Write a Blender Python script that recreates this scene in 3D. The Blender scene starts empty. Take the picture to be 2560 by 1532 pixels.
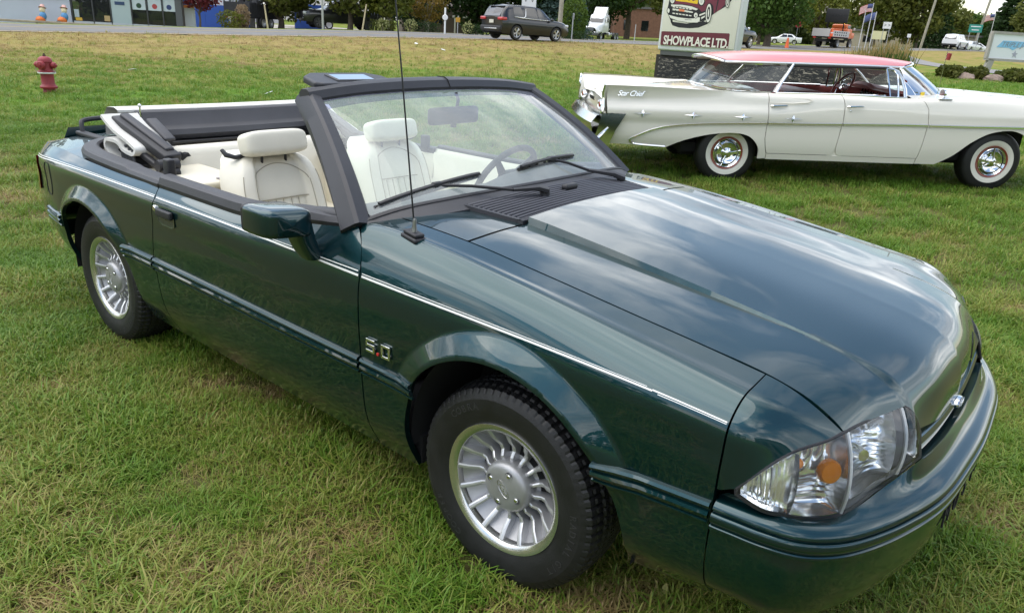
import bpy, bmesh, math, random
import numpy as np
from mathutils import Vector, Matrix, geometry
from math import radians, pi, sin, cos

# ---------------------------------------------------------------- camera, sky, sun, exposure
SC = bpy.context.scene
COL = SC.collection
cam_d = bpy.data.cameras.new("camera")
cam_d.sensor_width = 36.0
cam_d.lens = 36.0 * 1859.2 / 2560.0
cam_d.clip_start = 0.05
cam_d.clip_end = 4000.0
cam = bpy.data.objects.new("camera", cam_d)
cam.location = (1.160, -2.277, 1.590)
cam.rotation_euler = (1.21226, -0.05679, 0.69469)
COL.objects.link(cam)
SC.camera = cam

SUN_EL, SUN_AZ = radians(64), radians(215)     # azimuth measured from +X towards +Y of where the sun stands
sd = Vector((cos(SUN_EL) * cos(SUN_AZ), cos(SUN_EL) * sin(SUN_AZ), sin(SUN_EL)))
sun_d = bpy.data.lights.new("sun", 'SUN')
sun_d.energy = 1.6
sun_d.angle = radians(80)
sun_d.color = (1.0, 0.95, 0.87)
sun = bpy.data.objects.new("sun", sun_d)
sun.rotation_euler = sd.to_track_quat('Z', 'Y').to_euler()
COL.objects.link(sun)

world = bpy.data.worlds.new("World")
SC.world = world
world.use_nodes = True
nt = world.node_tree
nt.nodes.clear()


def N(tree, typ, **kw):
    n = tree.nodes.new(typ)
    ins = kw.pop('ins', {})
    for k, v in kw.items():
        setattr(n, k, v)
    for k, v in ins.items():
        n.inputs[k].default_value = v
    return n


def LK(tree, a, b):
    tree.links.new(a, b)


def build_world():
    t = nt
    out = N(t, 'ShaderNodeOutputWorld')
    bg = N(t, 'ShaderNodeBackground', ins={'Strength': 0.12})
    sky = N(t, 'ShaderNodeTexSky', sky_type='NISHITA', sun_disc=False)
    sky.sun_elevation = SUN_EL
    sky.sun_rotation = pi / 2 - SUN_AZ
    sky.air_density = 1.3
    sky.dust_density = 0.6
    tc = N(t, 'ShaderNodeTexCoord')
    sep = N(t, 'ShaderNodeSeparateXYZ')
    LK(t, tc.outputs['Generated'], sep.inputs[0])
    zc = N(t, 'ShaderNodeMath', operation='MAXIMUM', ins={1: 0.0})
    LK(t, sep.outputs[2], zc.inputs[0])
    za = N(t, 'ShaderNodeMath', operation='ADD', ins={1: 0.22})
    LK(t, zc.outputs[0], za.inputs[0])
    px = N(t, 'ShaderNodeMath', operation='DIVIDE')
    py = N(t, 'ShaderNodeMath', operation='DIVIDE')
    LK(t, sep.outputs[0], px.inputs[0]); LK(t, za.outputs[0], px.inputs[1])
    LK(t, sep.outputs[1], py.inputs[0]); LK(t, za.outputs[0], py.inputs[1])
    cb = N(t, 'ShaderNodeCombineXYZ')
    LK(t, px.outputs[0], cb.inputs[0]); LK(t, py.outputs[0], cb.inputs[1])
    mp = N(t, 'ShaderNodeMapping')
    mp.inputs['Rotation'].default_value = (0, 0, radians(35))
    mp.inputs['Scale'].default_value = (0.75, 1.15, 1)
    mp.inputs['Location'].default_value = (3.1, 1.7, 0)
    LK(t, cb.outputs[0], mp.inputs[0])
    n1 = N(t, 'ShaderNodeTexNoise', ins={'Scale': 1.15, 'Detail': 7.0, 'Roughness': 0.58, 'Distortion': 0.2})
    LK(t, mp.outputs[0], n1.inputs['Vector'])
    cov = N(t, 'ShaderNodeValToRGB')
    cov.color_ramp.elements[0].position = 0.43
    cov.color_ramp.elements[1].position = 0.56
    LK(t, n1.outputs[0], cov.inputs[0])
    n2 = N(t, 'ShaderNodeTexNoise', ins={'Scale': 1.7, 'Detail': 8.0, 'Roughness': 0.58, 'Distortion': 0.15})
    LK(t, mp.outputs[0], n2.inputs['Vector'])
    sh = N(t, 'ShaderNodeValToRGB')
    e = sh.color_ramp.elements
    e[0].position = 0.34; e[0].color = (2.7, 3.1, 3.7, 1)
    e[1].position = 0.68; e[1].color = (17.0, 16.8, 16.4, 1)
    m_ = sh.color_ramp.elements.new(0.5); m_.color = (6.6, 7.0, 7.6, 1)
    LK(t, n2.outputs[0], sh.inputs[0])
    mix = N(t, 'ShaderNodeMixRGB')
    LK(t, cov.outputs[0], mix.inputs[0])
    LK(t, sky.outputs[0], mix.inputs[1])
    LK(t, sh.outputs[0], mix.inputs[2])
    LK(t, mix.outputs[0], bg.inputs[0])
    LK(t, bg.outputs[0], out.inputs[0])


build_world()
SC.view_settings.view_transform = 'Standard'
SC.view_settings.look = 'None'
SC.view_settings.exposure = 0.85
SC.view_settings.gamma = 1.0
SC.view_settings.use_curve_mapping = False
SC.render.engine = 'CYCLES'
SC.cycles.max_bounces = 7
SC.cycles.diffuse_bounces = 3
SC.cycles.glossy_bounces = 4
SC.cycles.transmission_bounces = 5
SC.cycles.transparent_max_bounces = 14
SC.cycles.caustics_reflective = False
SC.cycles.caustics_refractive = False
SC.cycles.sample_clamp_indirect = 6.0
random.seed(7)
RNG = np.random.default_rng(7)

# ---------------------------------------------------------------- materials
MATS = {}


def mat(name, col=(0.5, 0.5, 0.5), rough=0.5, metal=0.0, coat=0.0, spec=0.5, var=0.0, vscale=8.0, bump=0.0,
        bscale=60.0, emit=None, estr=0.0, sheen=0.0, coat_rough=0.03, rvar=0.0, alpha=1.0, trans=0.0, sub=0.0):
    """procedural principled material: noise varies colour (var), roughness (rvar) and relief (bump)"""
    if name in MATS:
        return MATS[name]
    m = bpy.data.materials.new(name)
    m.use_nodes = True
    t = m.node_tree
    b = t.nodes['Principled BSDF']
    b.inputs['Base Color'].default_value = (*col, 1)
    b.inputs['Roughness'].default_value = rough
    b.inputs['Metallic'].default_value = metal
    b.inputs['Coat Weight'].default_value = coat
    b.inputs['Coat Roughness'].default_value = coat_rough
    b.inputs['Specular IOR Level'].default_value = spec
    b.inputs['Sheen Weight'].default_value = sheen
    b.inputs['Alpha'].default_value = alpha
    b.inputs['Transmission Weight'].default_value = trans
    if emit:
        b.inputs['Emission Color'].default_value = (*emit, 1)
        b.inputs['Emission Strength'].default_value = estr
    tc = N(t, 'ShaderNodeTexCoord')
    if var > 0 or rvar > 0:
        n = N(t, 'ShaderNodeTexNoise', ins={'Scale': vscale, 'Detail': 5.0, 'Roughness': 0.6})
        LK(t, tc.outputs['Object'], n.inputs['Vector'])
        if var > 0:
            r = N(t, 'ShaderNodeValToRGB')
            r.color_ramp.elements[0].position = 0.3
            r.color_ramp.elements[1].position = 0.7
            r.color_ramp.elements[0].color = (*[c * (1 - var) for c in col], 1)
            r.color_ramp.elements[1].color = (*[min(1, c * (1 + var)) for c in col], 1)
            LK(t, n.outputs[0], r.inputs[0])
            LK(t, r.outputs[0], b.inputs['Base Color'])
        if rvar > 0:
            mr = N(t, 'ShaderNodeMapRange', ins={3: max(0, rough - rvar), 4: min(1, rough + rvar)})
            LK(t, n.outputs[0], mr.inputs[0])
            LK(t, mr.outputs[0], b.inputs['Roughness'])
    if bump > 0:
        n = N(t, 'ShaderNodeTexNoise', ins={'Scale': bscale, 'Detail': 4.0})
        LK(t, tc.outputs['Object'], n.inputs['Vector'])
        bp = N(t, 'ShaderNodeBump', ins={'Strength': bump, 'Distance': 0.01})
        LK(t, n.outputs[0], bp.inputs['Height'])
        LK(t, bp.outputs[0], b.inputs['Normal'])
    MATS[name] = m
    return m


def glass_mat(name, tint=(0.8, 0.9, 0.85), film=0.05, ior=1.5, rough=0.0, filmcol=(0.85, 0.9, 0.9)):
    """thin pane: tinted see-through + Fresnel mirror + a pale film of dust and painted-in sky glare"""
    if name in MATS:
        return MATS[name]
    m = bpy.data.materials.new(name)
    m.use_nodes = True
    t = m.node_tree
    t.nodes.clear()
    out = N(t, 'ShaderNodeOutputMaterial')
    tr = N(t, 'ShaderNodeBsdfTransparent', ins={0: (*tint, 1)})
    gl = N(t, 'ShaderNodeBsdfGlossy', ins={'Roughness': rough})
    df = N(t, 'ShaderNodeBsdfDiffuse', ins={0: (*filmcol, 1)})
    fr = N(t, 'ShaderNodeFresnel', ins={'IOR': ior})
    m1 = N(t, 'ShaderNodeMixShader', ins={0: film})
    if film > 0:
        tc = N(t, 'ShaderNodeTexCoord')
        nz = N(t, 'ShaderNodeTexNoise', ins={'Scale': 3.0, 'Detail': 6.0, 'Roughness': 0.65})
        mpn = N(t, 'ShaderNodeMapping')
        mpn.inputs['Scale'].default_value = (.5, 2.6, 0.5)
        LK(t, tc.outputs['Object'], mpn.inputs[0])
        LK(t, mpn.outputs[0], nz.inputs['Vector'])
        mr = N(t, 'ShaderNodeMapRange', ins={1: 0.3, 2: 0.75, 3: film * 0.75, 4: film * 1.25})
        LK(t, nz.outputs[0], mr.inputs[0])
        LK(t, mr.outputs[0], m1.inputs[0])
    m2 = N(t, 'ShaderNodeMixShader')
    LK(t, tr.outputs[0], m1.inputs[1]); LK(t, df.outputs[0], m1.inputs[2])
    LK(t, fr.outputs[0], m2.inputs[0])
    LK(t, m1.outputs[0], m2.inputs[1]); LK(t, gl.outputs[0], m2.inputs[2])
    LK(t, m2.outputs[0], out.inputs[0])
    MATS[name] = m
    return m


# ---------------------------------------------------------------- objects
def tag(o, label=None, cat=None, group=None, kind=None):
    if label: o['label'] = label
    if cat: o['category'] = cat
    if group: o['group'] = group
    if kind: o['kind'] = kind
    return o


def empty(name, loc=(0, 0, 0), rz=0.0, parent=None):
    o = bpy.data.objects.new(name, None)
    o.empty_display_size = 0.2
    o.location = loc
    o.rotation_euler = (0, 0, rz)
    COL.objects.link(o)
    if parent: o.parent = parent
    return o


def thing(name, label, cat, loc=(0, 0, 0), rz=0.0, group=None):
    return tag(empty(name, loc, rz), label, cat, group)


def copy_tree(o, parent=None):
    c = o.copy()
    COL.objects.link(c)
    c.parent = parent
    for ch in [x for x in o.children]:
        copy_tree(ch, c)
    return c


def meshobj(name, V, F, material, parent=None, smooth=True, normals=None, auto=None, loc=None):
    me = bpy.data.meshes.new(name)
    me.from_pydata([tuple(map(float, v)) for v in V], [], [tuple(map(int, f)) for f in F])
    if smooth:
        me.polygons.foreach_set('use_smooth', [True] * len(me.polygons))
    if isinstance(material, (list, tuple)):
        for m_ in material: me.materials.append(m_)
    elif material:
        me.materials.append(material)
    me.update()
    if auto is not None:
        me.set_sharp_from_angle(angle=radians(auto))
    if normals is not None:
        me.normals_split_custom_set_from_vertices([tuple(map(float, n)) for n in normals])
    o = bpy.data.objects.new(name, me)
    COL.objects.link(o)
    if parent: o.parent = parent
    if loc is not None: o.location = loc
    return o


def rotm(rx=0, ry=0, rz=0):
    return (Matrix.Rotation(rz, 4, 'Z') @ Matrix.Rotation(ry, 4, 'Y') @ Matrix.Rotation(rx, 4, 'X'))


class MB:
    """collects simple shapes into one mesh"""

    def __init__(self):
        self.V, self.F, self.M = [], [], []
        self.mi = 0

    def add(self, V, F, T=None):
        b = len(self.V)
        if T is not None:
            V = [tuple(T @ Vector(v)) for v in V]
        self.V += [tuple(v) for v in V]
        self.F += [tuple(i + b for i in f) for f in F]
        self.M += [self.mi] * len(F)
        return self

    def box(self, c, s, T=None, bev=0.0):
        x, y, z = s[0] / 2, s[1] / 2, s[2] / 2
        cx, cy, cz = c
        if bev <= 0:
            V = [(cx + i * x, cy + j * y, cz + k * z) for i in (-1, 1) for j in (-1, 1) for k in (-1, 1)]
            F = [(0, 1, 3, 2), (4, 6, 7, 5), (0, 4, 5, 1), (2, 3, 7, 6), (0, 2, 6, 4), (1, 5, 7, 3)]
            return self.add(V, F, T)
        b = min(bev, x * .99, y * .99, z * .99)
        bm = bmesh.new()
        bmesh.ops.create_cube(bm, size=1.0)
        for v in bm.verts: v.co = Vector((cx + v.co.x * 2 * x, cy + v.co.y * 2 * y, cz + v.co.z * 2 * z))
        bmesh.ops.bevel(bm, geom=list(bm.edges) + list(bm.verts), offset=b, segments=3, affect='EDGES', profile=0.5)
        bm.verts.index_update()
        V = [tuple(v.co) for v in bm.verts]; F = [tuple(v.index for v in f.verts) for f in bm.faces]
        bm.free()
        return self.add(V, F, T)

    def lathe(self, prof, n=32, T=None, axis='z', a0=0.0, a1=2 * pi):
        """prof: list of (r, h); turned about the axis"""
        full = abs(a1 - a0 - 2 * pi) < 1e-6
        m = n if full else n + 1
        V, F = [], []
        for i in range(m):
            a = a0 + (a1 - a0) * i / n
            for r, h in prof:
                p = (r * cos(a), r * sin(a), h)
                if axis == 'y': p = (p[0], p[2], p[1])
                elif axis == 'x': p = (p[2], p[0], p[1])
                V.append(p)
        k = len(prof)
        for i in range(n):
            j = (i + 1) % m
            for q in range(k - 1):
                f = (i * k + q, j * k + q, j * k + q + 1, i * k + q + 1)
                F.append(f if axis != 'y' else f[::-1])
        return self.add(V, F, T)

    def cyl(self, p0, p1, r0, r1=None, n=12, cap=True):
        r1 = r0 if r1 is None else r1
        return self.tube([p0, p1], [r0, r1], n, cap)

    def tube(self, pts, rad, n=8, cap=True, flat=1.0, up=None):
        pts = [Vector(p) for p in pts]
        if not isinstance(rad, (list, tuple)): rad = [rad] * len(pts)
        V, F = [], []
        prev = None
        for i, p in enumerate(pts):
            d = (pts[min(i + 1, len(pts) - 1)] - pts[max(i - 1, 0)])
            d = d.normalized() if d.length > 1e-9 else Vector((0, 0, 1))
            if prev is None:
                u = Vector(up) if up else (Vector((0, 0, 1)) if abs(d.z) < .95 else Vector((1, 0, 0)))
            else:
                u = prev
            u = (u - d * u.dot(d))
            u = u.normalized() if u.length > 1e-6 else d.orthogonal().normalized()
            prev = u
            w = d.cross(u)
            for j in range(n):
                a = 2 * pi * j / n
                V.append(tuple(p + (u * cos(a) * flat + w * sin(a)) * rad[i]))
        for i in range(len(pts) - 1):
            for j in range(n):
                k = (j + 1) % n
                F.append((i * n + j, i * n + k, (i + 1) * n + k, (i + 1) * n + j))
        if cap:
            F.append(tuple(range(n))[::-1])
            F.append(tuple((len(pts) - 1) * n + j for j in range(n)))
        return self.add(V, F)

    def grid(self, G, closed_u=False, closed_v=False, flip=False):
        G = np.asarray(G, float)
        nu, nv = G.shape[:2]
        V = [tuple(v) for v in G.reshape(-1, 3)]
        F = []
        for i in range(nu if closed_u else nu - 1):
            for j in range(nv if closed_v else nv - 1):
                a, b = i, (i + 1) % nu
                c, d = j, (j + 1) % nv
                f = (a * nv + c, b * nv + c, b * nv + d, a * nv + d)
                F.append(f[::-1] if flip else f)
        return self.add(V, F)

    def prism(self, poly, d, T=None):
        """polygon (x,y) list extruded along z from 0 to d"""
        n = len(poly)
        V = [(x, y, 0) for x, y in poly] + [(x, y, d) for x, y in poly]
        F = [tuple(range(n))[::-1], tuple(range(n, 2 * n))]
        F += [(i, (i + 1) % n, n + (i + 1) % n, n + i) for i in range(n)]
        return self.add(V, F, T)

    def sphere(self, c, r, n=12, m=8, T=None):
        V, F = [], []
        rr = r if isinstance(r, (tuple, list)) else (r, r, r)
        for i in range(m + 1):
            th = pi * i / m
            for j in range(n):
                a = 2 * pi * j / n
                V.append((c[0] + rr[0] * sin(th) * cos(a), c[1] + rr[1] * sin(th) * sin(a), c[2] + rr[2] * cos(th)))
        for i in range(m):
            for j in range(n):
                F.append((i * n + j, (i + 1) * n + j, (i + 1) * n + (j + 1) % n, i * n + (j + 1) % n))
        return self.add(V, F, T)

    def build(self, name, material, parent=None, smooth=True, auto=40, loc=None):
        o = meshobj(name, self.V, self.F, material, parent, smooth, auto=auto if smooth else None, loc=loc)
        if isinstance(material, (list, tuple)):
            o.data.polygons.foreach_set('material_index', self.M)
        return o


def solidify(o, th, offset=-1.0):
    m = o.modifiers.new('thickness', 'SOLIDIFY')
    m.thickness = th
    m.offset = offset
    return o


def bevel(o, w, seg=2, ang=35):
    m = o.modifiers.new('bevel', 'BEVEL')
    m.width = w
    m.segments = seg
    m.limit_method = 'ANGLE'
    m.angle_limit = radians(ang)
    m.harden_normals = False
    return o


def subsurf(o, n=2):
    m = o.modifiers.new('smooth', 'SUBSURF')
    m.levels = n
    m.render_levels = n
    return o


# ---------------------------------------------------------------- splines and lofted skins
def pchip(xs, ys):
    """shape-preserving cubic through keys (ys: n x d); returns vectorised f(x)"""
    xs = np.asarray(xs, float); ys = np.asarray(ys, float)
    if ys.ndim == 1: ys = ys[:, None]
    n = len(xs)
    if n == 2:
        return lambda x: ys[0] + (np.clip((np.asarray(x, float)[..., None] - xs[0]) / (xs[1] - xs[0]), -9, 9)) * (ys[1] - ys[0])
    h = np.diff(xs); dl = np.diff(ys, axis=0) / h[:, None]
    m = np.zeros_like(ys)
    for i in range(1, n - 1):
        w1, w2 = 2 * h[i] + h[i - 1], h[i] + 2 * h[i - 1]
        a, b = dl[i - 1], dl[i]
        ok = a * b > 0
        with np.errstate(divide='ignore', invalid='ignore'):
            hm = (w1 + w2) / (w1 / a + w2 / b)
        # blend of the harmonic mean and the plain mean: smoother curvature
        m[i] = np.where(ok, 0.5 * hm + 0.5 * np.clip((a * h[i] + b * h[i - 1]) / (h[i] + h[i - 1]), -3 * np.minimum(abs(a), abs(b)), 3 * np.minimum(abs(a), abs(b))), 0)
    m[0] = 1.5 * dl[0] - .5 * m[1]; m[-1] = 1.5 * dl[-1] - .5 * m[-2]

    def f(x):
        x = np.asarray(x, float)
        i = np.clip(np.searchsorted(xs, x) - 1, 0, n - 2)
        s = ((x - xs[i]) / h[i])[..., None]
        hh = h[i][..., None]
        return ((1 + 2 * s) * (1 - s) ** 2 * ys[i] + s * (1 - s) ** 2 * hh * m[i] + s * s * (3 - 2 * s) * ys[i + 1] + s * s * (s - 1) * hh * m[i + 1])
    return f


class Skin:
    """surface through 'strings' (3-D curves keyed by u); the cross direction t runs 0..K-1 over the strings"""

    def __init__(self, strings, creases=(), post=None):
        self.f = [pchip([k[0] for k in s], [k[1:] for k in s]) for s in strings]
        self.K = len(strings)
        self.cr = set(creases)
        self.post = post

    def raw(self, u, t):
        u = np.asarray(u, float); t = np.asarray(t, float)
        P = np.stack([f(u) for f in self.f])            # K,N,3
        K = self.K
        ch = np.linalg.norm(np.diff(P, axis=0), axis=2) + 1e-6   # K-1,N
        D = np.diff(P, axis=0) / ch[..., None]
        T0 = np.zeros_like(P); T1 = np.zeros_like(P)    # tangents leaving / arriving at each string
        for k in range(K):
            if k == 0: T0[0] = D[0]; T1[0] = D[0]
            elif k == K - 1: T0[k] = D[k - 1]; T1[k] = D[k - 1]
            elif k in self.cr: T0[k] = D[k]; T1[k] = D[k - 1]
            else:
                a, b = ch[k - 1][:, None], ch[k][:, None]
                m_ = (D[k - 1] * b + D[k] * a) / (a + b)
                T0[k] = m_; T1[k] = m_
        i = np.clip(np.floor(t).astype(int), 0, K - 2)
        s = (t - i)[:, None]
        n = np.arange(len(u))
        h = ch[i, n][:, None]
        return ((1 + 2 * s) * (1 - s) ** 2 * P[i, n] + s * (1 - s) ** 2 * h * T0[i, n] + s * s * (3 - 2 * s) * P[i + 1, n] + s * s * (s - 1) * h * T1[i + 1, n])

    def __call__(self, u, t):
        u = np.atleast_1d(np.asarray(u, float)); t = np.atleast_1d(np.asarray(t, float))
        u, t = np.broadcast_arrays(u, t)
        P = self.raw(u, t)
        return self.post(P) if self.post else P

    def normal(self, u, t, e=0.004, et=0.02):
        u = np.atleast_1d(np.asarray(u, float)); t = np.atleast_1d(np.asarray(t, float))
        u, t = np.broadcast_arrays(u, t)
        a = self(u + e, t) - self(u - e, t)
        tl = np.clip(t - et, 0, self.K - 1); th_ = np.clip(t + et, 0, self.K - 1)
        b = self(u, th_) - self(u, tl)
        n = np.cross(a, b)
        return n / (np.linalg.norm(n, axis=1)[:, None] + 1e-12)

    def t_at_z(self, x, z, lo=0.0, hi=6.0):
        x = np.atleast_1d(np.asarray(x, float))
        z = np.broadcast_to(np.asarray(z, float), x.shape)
        a = np.full(x.shape, lo); b = np.full(x.shape, hi)
        for _ in range(24):
            m_ = (a + b) / 2
            g = self(x, m_)[:, 2] < z
            a = np.where(g, m_, a); b = np.where(g, b, m_)
        return (a + b) / 2


def inside(poly, P):
    x, y = P[:, 0], P[:, 1]
    c = np.zeros(len(P), bool)
    n = len(poly)
    j = n - 1
    for i in range(n):
        xi, yi = poly[i]; xj, yj = poly[j]
        m_ = ((yi > y) != (yj > y))
        with np.errstate(divide='ignore', invalid='ignore'):
            xx = (xj - xi) * (y - yi) / (yj - yi) + xi
        c ^= m_ & (x < xx)
        j = i
    return c


def panel(skin, poly, name, material, parent, side=-1, sp=0.02, ts=0.12, flange=0.014, holes=(), extra=None):
    """cut a polygon (u,t) out of a skin, triangulate it finely and give it a folded-in edge"""
    def resample(pl):
        out = []
        for i in range(len(pl)):
            a = np.array(pl[i]); b = np.array(pl[(i + 1) % len(pl)])
            L = math.hypot(b[0] - a[0], (b[1] - a[1]) * ts)
            k = max(1, int(round(L / sp)))
            out += [tuple(a + (b - a) * q / k) for q in range(k)]
        return out
    loops = [resample(poly)] + [resample(h) for h in holes]
    pts = []; edges = []
    for lp in loops:
        b = len(pts)
        pts += lp
        edges += [(b + i, b + (i + 1) % len(lp)) for i in range(len(lp))]
    A = np.array(pts)
    u0, u1, t0, t1 = A[:, 0].min(), A[:, 0].max(), A[:, 1].min(), A[:, 1].max()
    gu, gt = np.meshgrid(np.arange(u0, u1, sp), np.arange(t0, t1, sp / ts))
    G = np.stack([gu.ravel(), gt.ravel()], 1)
    ok = inside(loops[0], G)
    for h in loops[1:]: ok &= ~inside(h, G)
    G = G[ok]
    S = np.array([1.0, ts])
    if extra is not None:
        E = np.array(extra)
        ok = inside(loops[0], E)
        E = E[ok]
        d = np.concatenate([np.min(np.linalg.norm((G[i:i + 3000] * S)[:, None] - (E * S)[None], axis=2), axis=1) for i in range(0, len(G), 3000)])
        G = np.concatenate([G[d > sp * .6], E])
    if len(G):
        keep = np.ones(len(G), bool)
        B = A * S
        for ch in range(0, len(G), 4000):
            d = np.min(np.linalg.norm((G[ch:ch + 4000] * S)[:, None] - B[None], axis=2), axis=1)
            keep[ch:ch + 4000] = d > sp * .55
        G = G[keep]
    allp = np.concatenate([A, G]) if len(G) else A
    vs, es, fs, ov, oe, of = geometry.delaunay_2d_cdt([Vector((a * S[0], b * S[1])) for a, b in allp], edges, [], 1 if not holes else 3, 1e-7)
    Q = np.array([[v.x / S[0], v.y / S[1]] for v in vs])
    if holes:
        tri = []
        for f in fs:
            tri.append(tuple(f))
        fs = tri
    P = skin(Q[:, 0], Q[:, 1]); Nn = skin.normal(Q[:, 0], Q[:, 1])
    # orientation: skins are described on the +w side; outward there has +y or +z
    ref = np.sign((Nn * np.array([0.0, 1.0, 0.6])).sum()) or 1.0
    Nn = Nn * ref
    F = []
    for f in fs:
        if len(f) < 3: continue
        a, b, c = P[f[0]], P[f[1]], P[f[2]]
        nn = np.cross(b - a, c - a)
        f = tuple(f)
        F.append(f if nn @ Nn[f[0]] > 0 else f[::-1])
    V = [tuple(v) for v in P]; NV = [tuple(n) for n in Nn]
    if flange > 0:
        cnt = {}
        for f in F:
            for i in range(len(f)):
                e = (f[i], f[(i + 1) % len(f)])
                cnt[e] = 1
        for (a, b) in list(cnt):
            if (b, a) in cnt: continue
            k = len(V)
            pa, pb = P[a], P[b]
            dd = pb - pa
            nrm = np.cross(dd, -(Nn[a]))
            nrm = nrm / (np.linalg.norm(nrm) + 1e-12)
            V += [tuple(pa), tuple(pb), tuple(pb - Nn[b] * flange), tuple(pa - Nn[a] * flange)]
            NV += [tuple(-nrm)] * 4
            F.append((k + 1, k, k + 3, k + 2))
    V = np.array(V); NV = np.array(NV)
    if side < 0:
        V[:, 1] *= -1; NV[:, 1] *= -1
        F = [f[::-1] for f in F]
    return meshobj(name, V, F, material, parent, True, NV)


def ribbon(skin, path, name, material, parent, side=-1, off=0.001):
    """thin strip on a skin; path: list of (u, t_low, t_high)"""
    U = np.array([q[0] for q in path])
    a = skin(U, np.array([q[1] for q in path])); b = skin(U, np.array([q[2] for q in path]))
    na = skin.normal(U, np.array([q[1] for q in path])); nb = skin.normal(U, np.array([q[2] for q in path]))
    r = np.sign((na * np.array([0, 1.0, .6])).sum())
    a = a + na * r * off; b = b + nb * r * off
    G = np.stack([a, b], 1)
    if side < 0: G[:, :, 1] *= -1
    m = MB().grid(G, flip=(side < 0))
    return m.build(name, material, parent)


def text_mesh(txt, size, extrude=0.0, shear=0.0, bold=0.0, spacing=1.0):
    """letters as plain vertices/faces, centred on the origin in the xy plane"""
    cu = bpy.data.curves.new('letters', 'FONT')
    cu.body = txt
    cu.size = size
    cu.extrude = extrude
    cu.shear = shear
    cu.offset = bold
    cu.space_character = spacing
    cu.align_x = 'CENTER'; cu.align_y = 'CENTER'
    cu.resolution_u = 3
    o = bpy.data.objects.new('letters', cu)
    COL.objects.link(o)
    dg = bpy.context.evaluated_depsgraph_get()
    me = o.evaluated_get(dg).to_mesh()
    V = [tuple(v.co) for v in me.vertices]; F = [tuple(p.vertices) for p in me.polygons]
    o.evaluated_get(dg).to_mesh_clear()
    bpy.data.objects.remove(o)
    bpy.data.curves.remove(cu)
    return V, F


def letters(txt, size, name, material, parent, T, extrude=0.0, **kw):
    V, F = text_mesh(txt, size, extrude, **kw)
    return MB().add(V, F, T).build(name, material, parent, smooth=False)


def frame_T(o, xdir, ydir):
    """matrix that maps x,y of a flat drawing to the given directions, origin at o"""
    x = Vector(xdir).normalized(); y = Vector(ydir)
    z = x.cross(y).normalized(); y = z.cross(x)
    M = Matrix((x, y, z)).transposed().to_4x4()
    M.translation = Vector(o)
    return M


def lerp(a, b, t): return a + (b - a) * t


def smooth01(x):
    x = np.clip(x, 0, 1)
    return x * x * (3 - 2 * x)
# ---- lie of the land: a level lawn, a bank up to the main road, the road climbing to the right
ROADP = np.array([(-46, -40, -.6), (-40, -14, -.1), (-37.5, 8, .33), (-34.2, 18, .60), (-30.6, 29, .93), (-27.6, 55, 1.12), (-27.5, 80, 1.30), (-24.5, 97, 1.75), (-16, 109, 2.15), (0, 118, 2.4), (60, 138, 3.0), (200, 180, 4.0)])
DRIVEP = np.array([(-21.0, 84, 1.3), (-16.5, 72, 1.1), (-10.5, 61, .95), (-3.0, 52.5, .82), (8, 46, .7), (30, 40, .6)])


def dense_line(P, step=.5):
    s = np.concatenate([[0], np.cumsum(np.linalg.norm(np.diff(P[:, :2], axis=0), axis=1))])
    f = pchip(s, P)
    return f(np.arange(0, s[-1], step))


ROADC = dense_line(ROADP, .7)
DRIVEC = dense_line(DRIVEP, .7)


def nearest(C, x, y):
    x = np.asarray(x, float).ravel(); y = np.asarray(y, float).ravel()
    d = np.empty(len(x)); z = np.empty(len(x)); sg = np.empty(len(x))
    tan = np.gradient(C[:, :2], axis=0)
    for i in range(0, len(x), 3000):
        D = (x[i:i + 3000, None] - C[None, :, 0]) ** 2 + (y[i:i + 3000, None] - C[None, :, 1]) ** 2
        j = D.argmin(1)
        k = np.arange(len(j))
        d[i:i + 3000] = np.sqrt(D[k, j]); z[i:i + 3000] = C[j, 2]
        sg[i:i + 3000] = np.sign(tan[j, 0] * (y[i:i + 3000] - C[j, 1]) - tan[j, 1] * (x[i:i + 3000] - C[j, 0]))
    return d, z, sg                                     # sg > 0: beyond the road


def ground_h(x, y, full=False):
    shp = np.shape(x)
    x = np.asarray(x, float).ravel(); y = np.asarray(y, float).ravel()
    lawn = .13 * smooth01((y - 2) / 6) + .30 * smooth01((y - 9) / 32) + .30 * smooth01((y - 40) / 22)
    d, z, sg = nearest(ROADC, x, y)
    near = sg < 0
    b = np.where(near, smooth01((17.5 - d) / 12.0), 1.0)
    b = np.where(d < 5.2, 1.0, b)
    z = z - np.where(near, 0.0, .42 * smooth01((d - 5.5) / 16.0))
    h = lawn * (1 - b) + z * b
    if full: return h.reshape(shp), (d * np.where(near, 1, -1)).reshape(shp)
    return h.reshape(shp)
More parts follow.
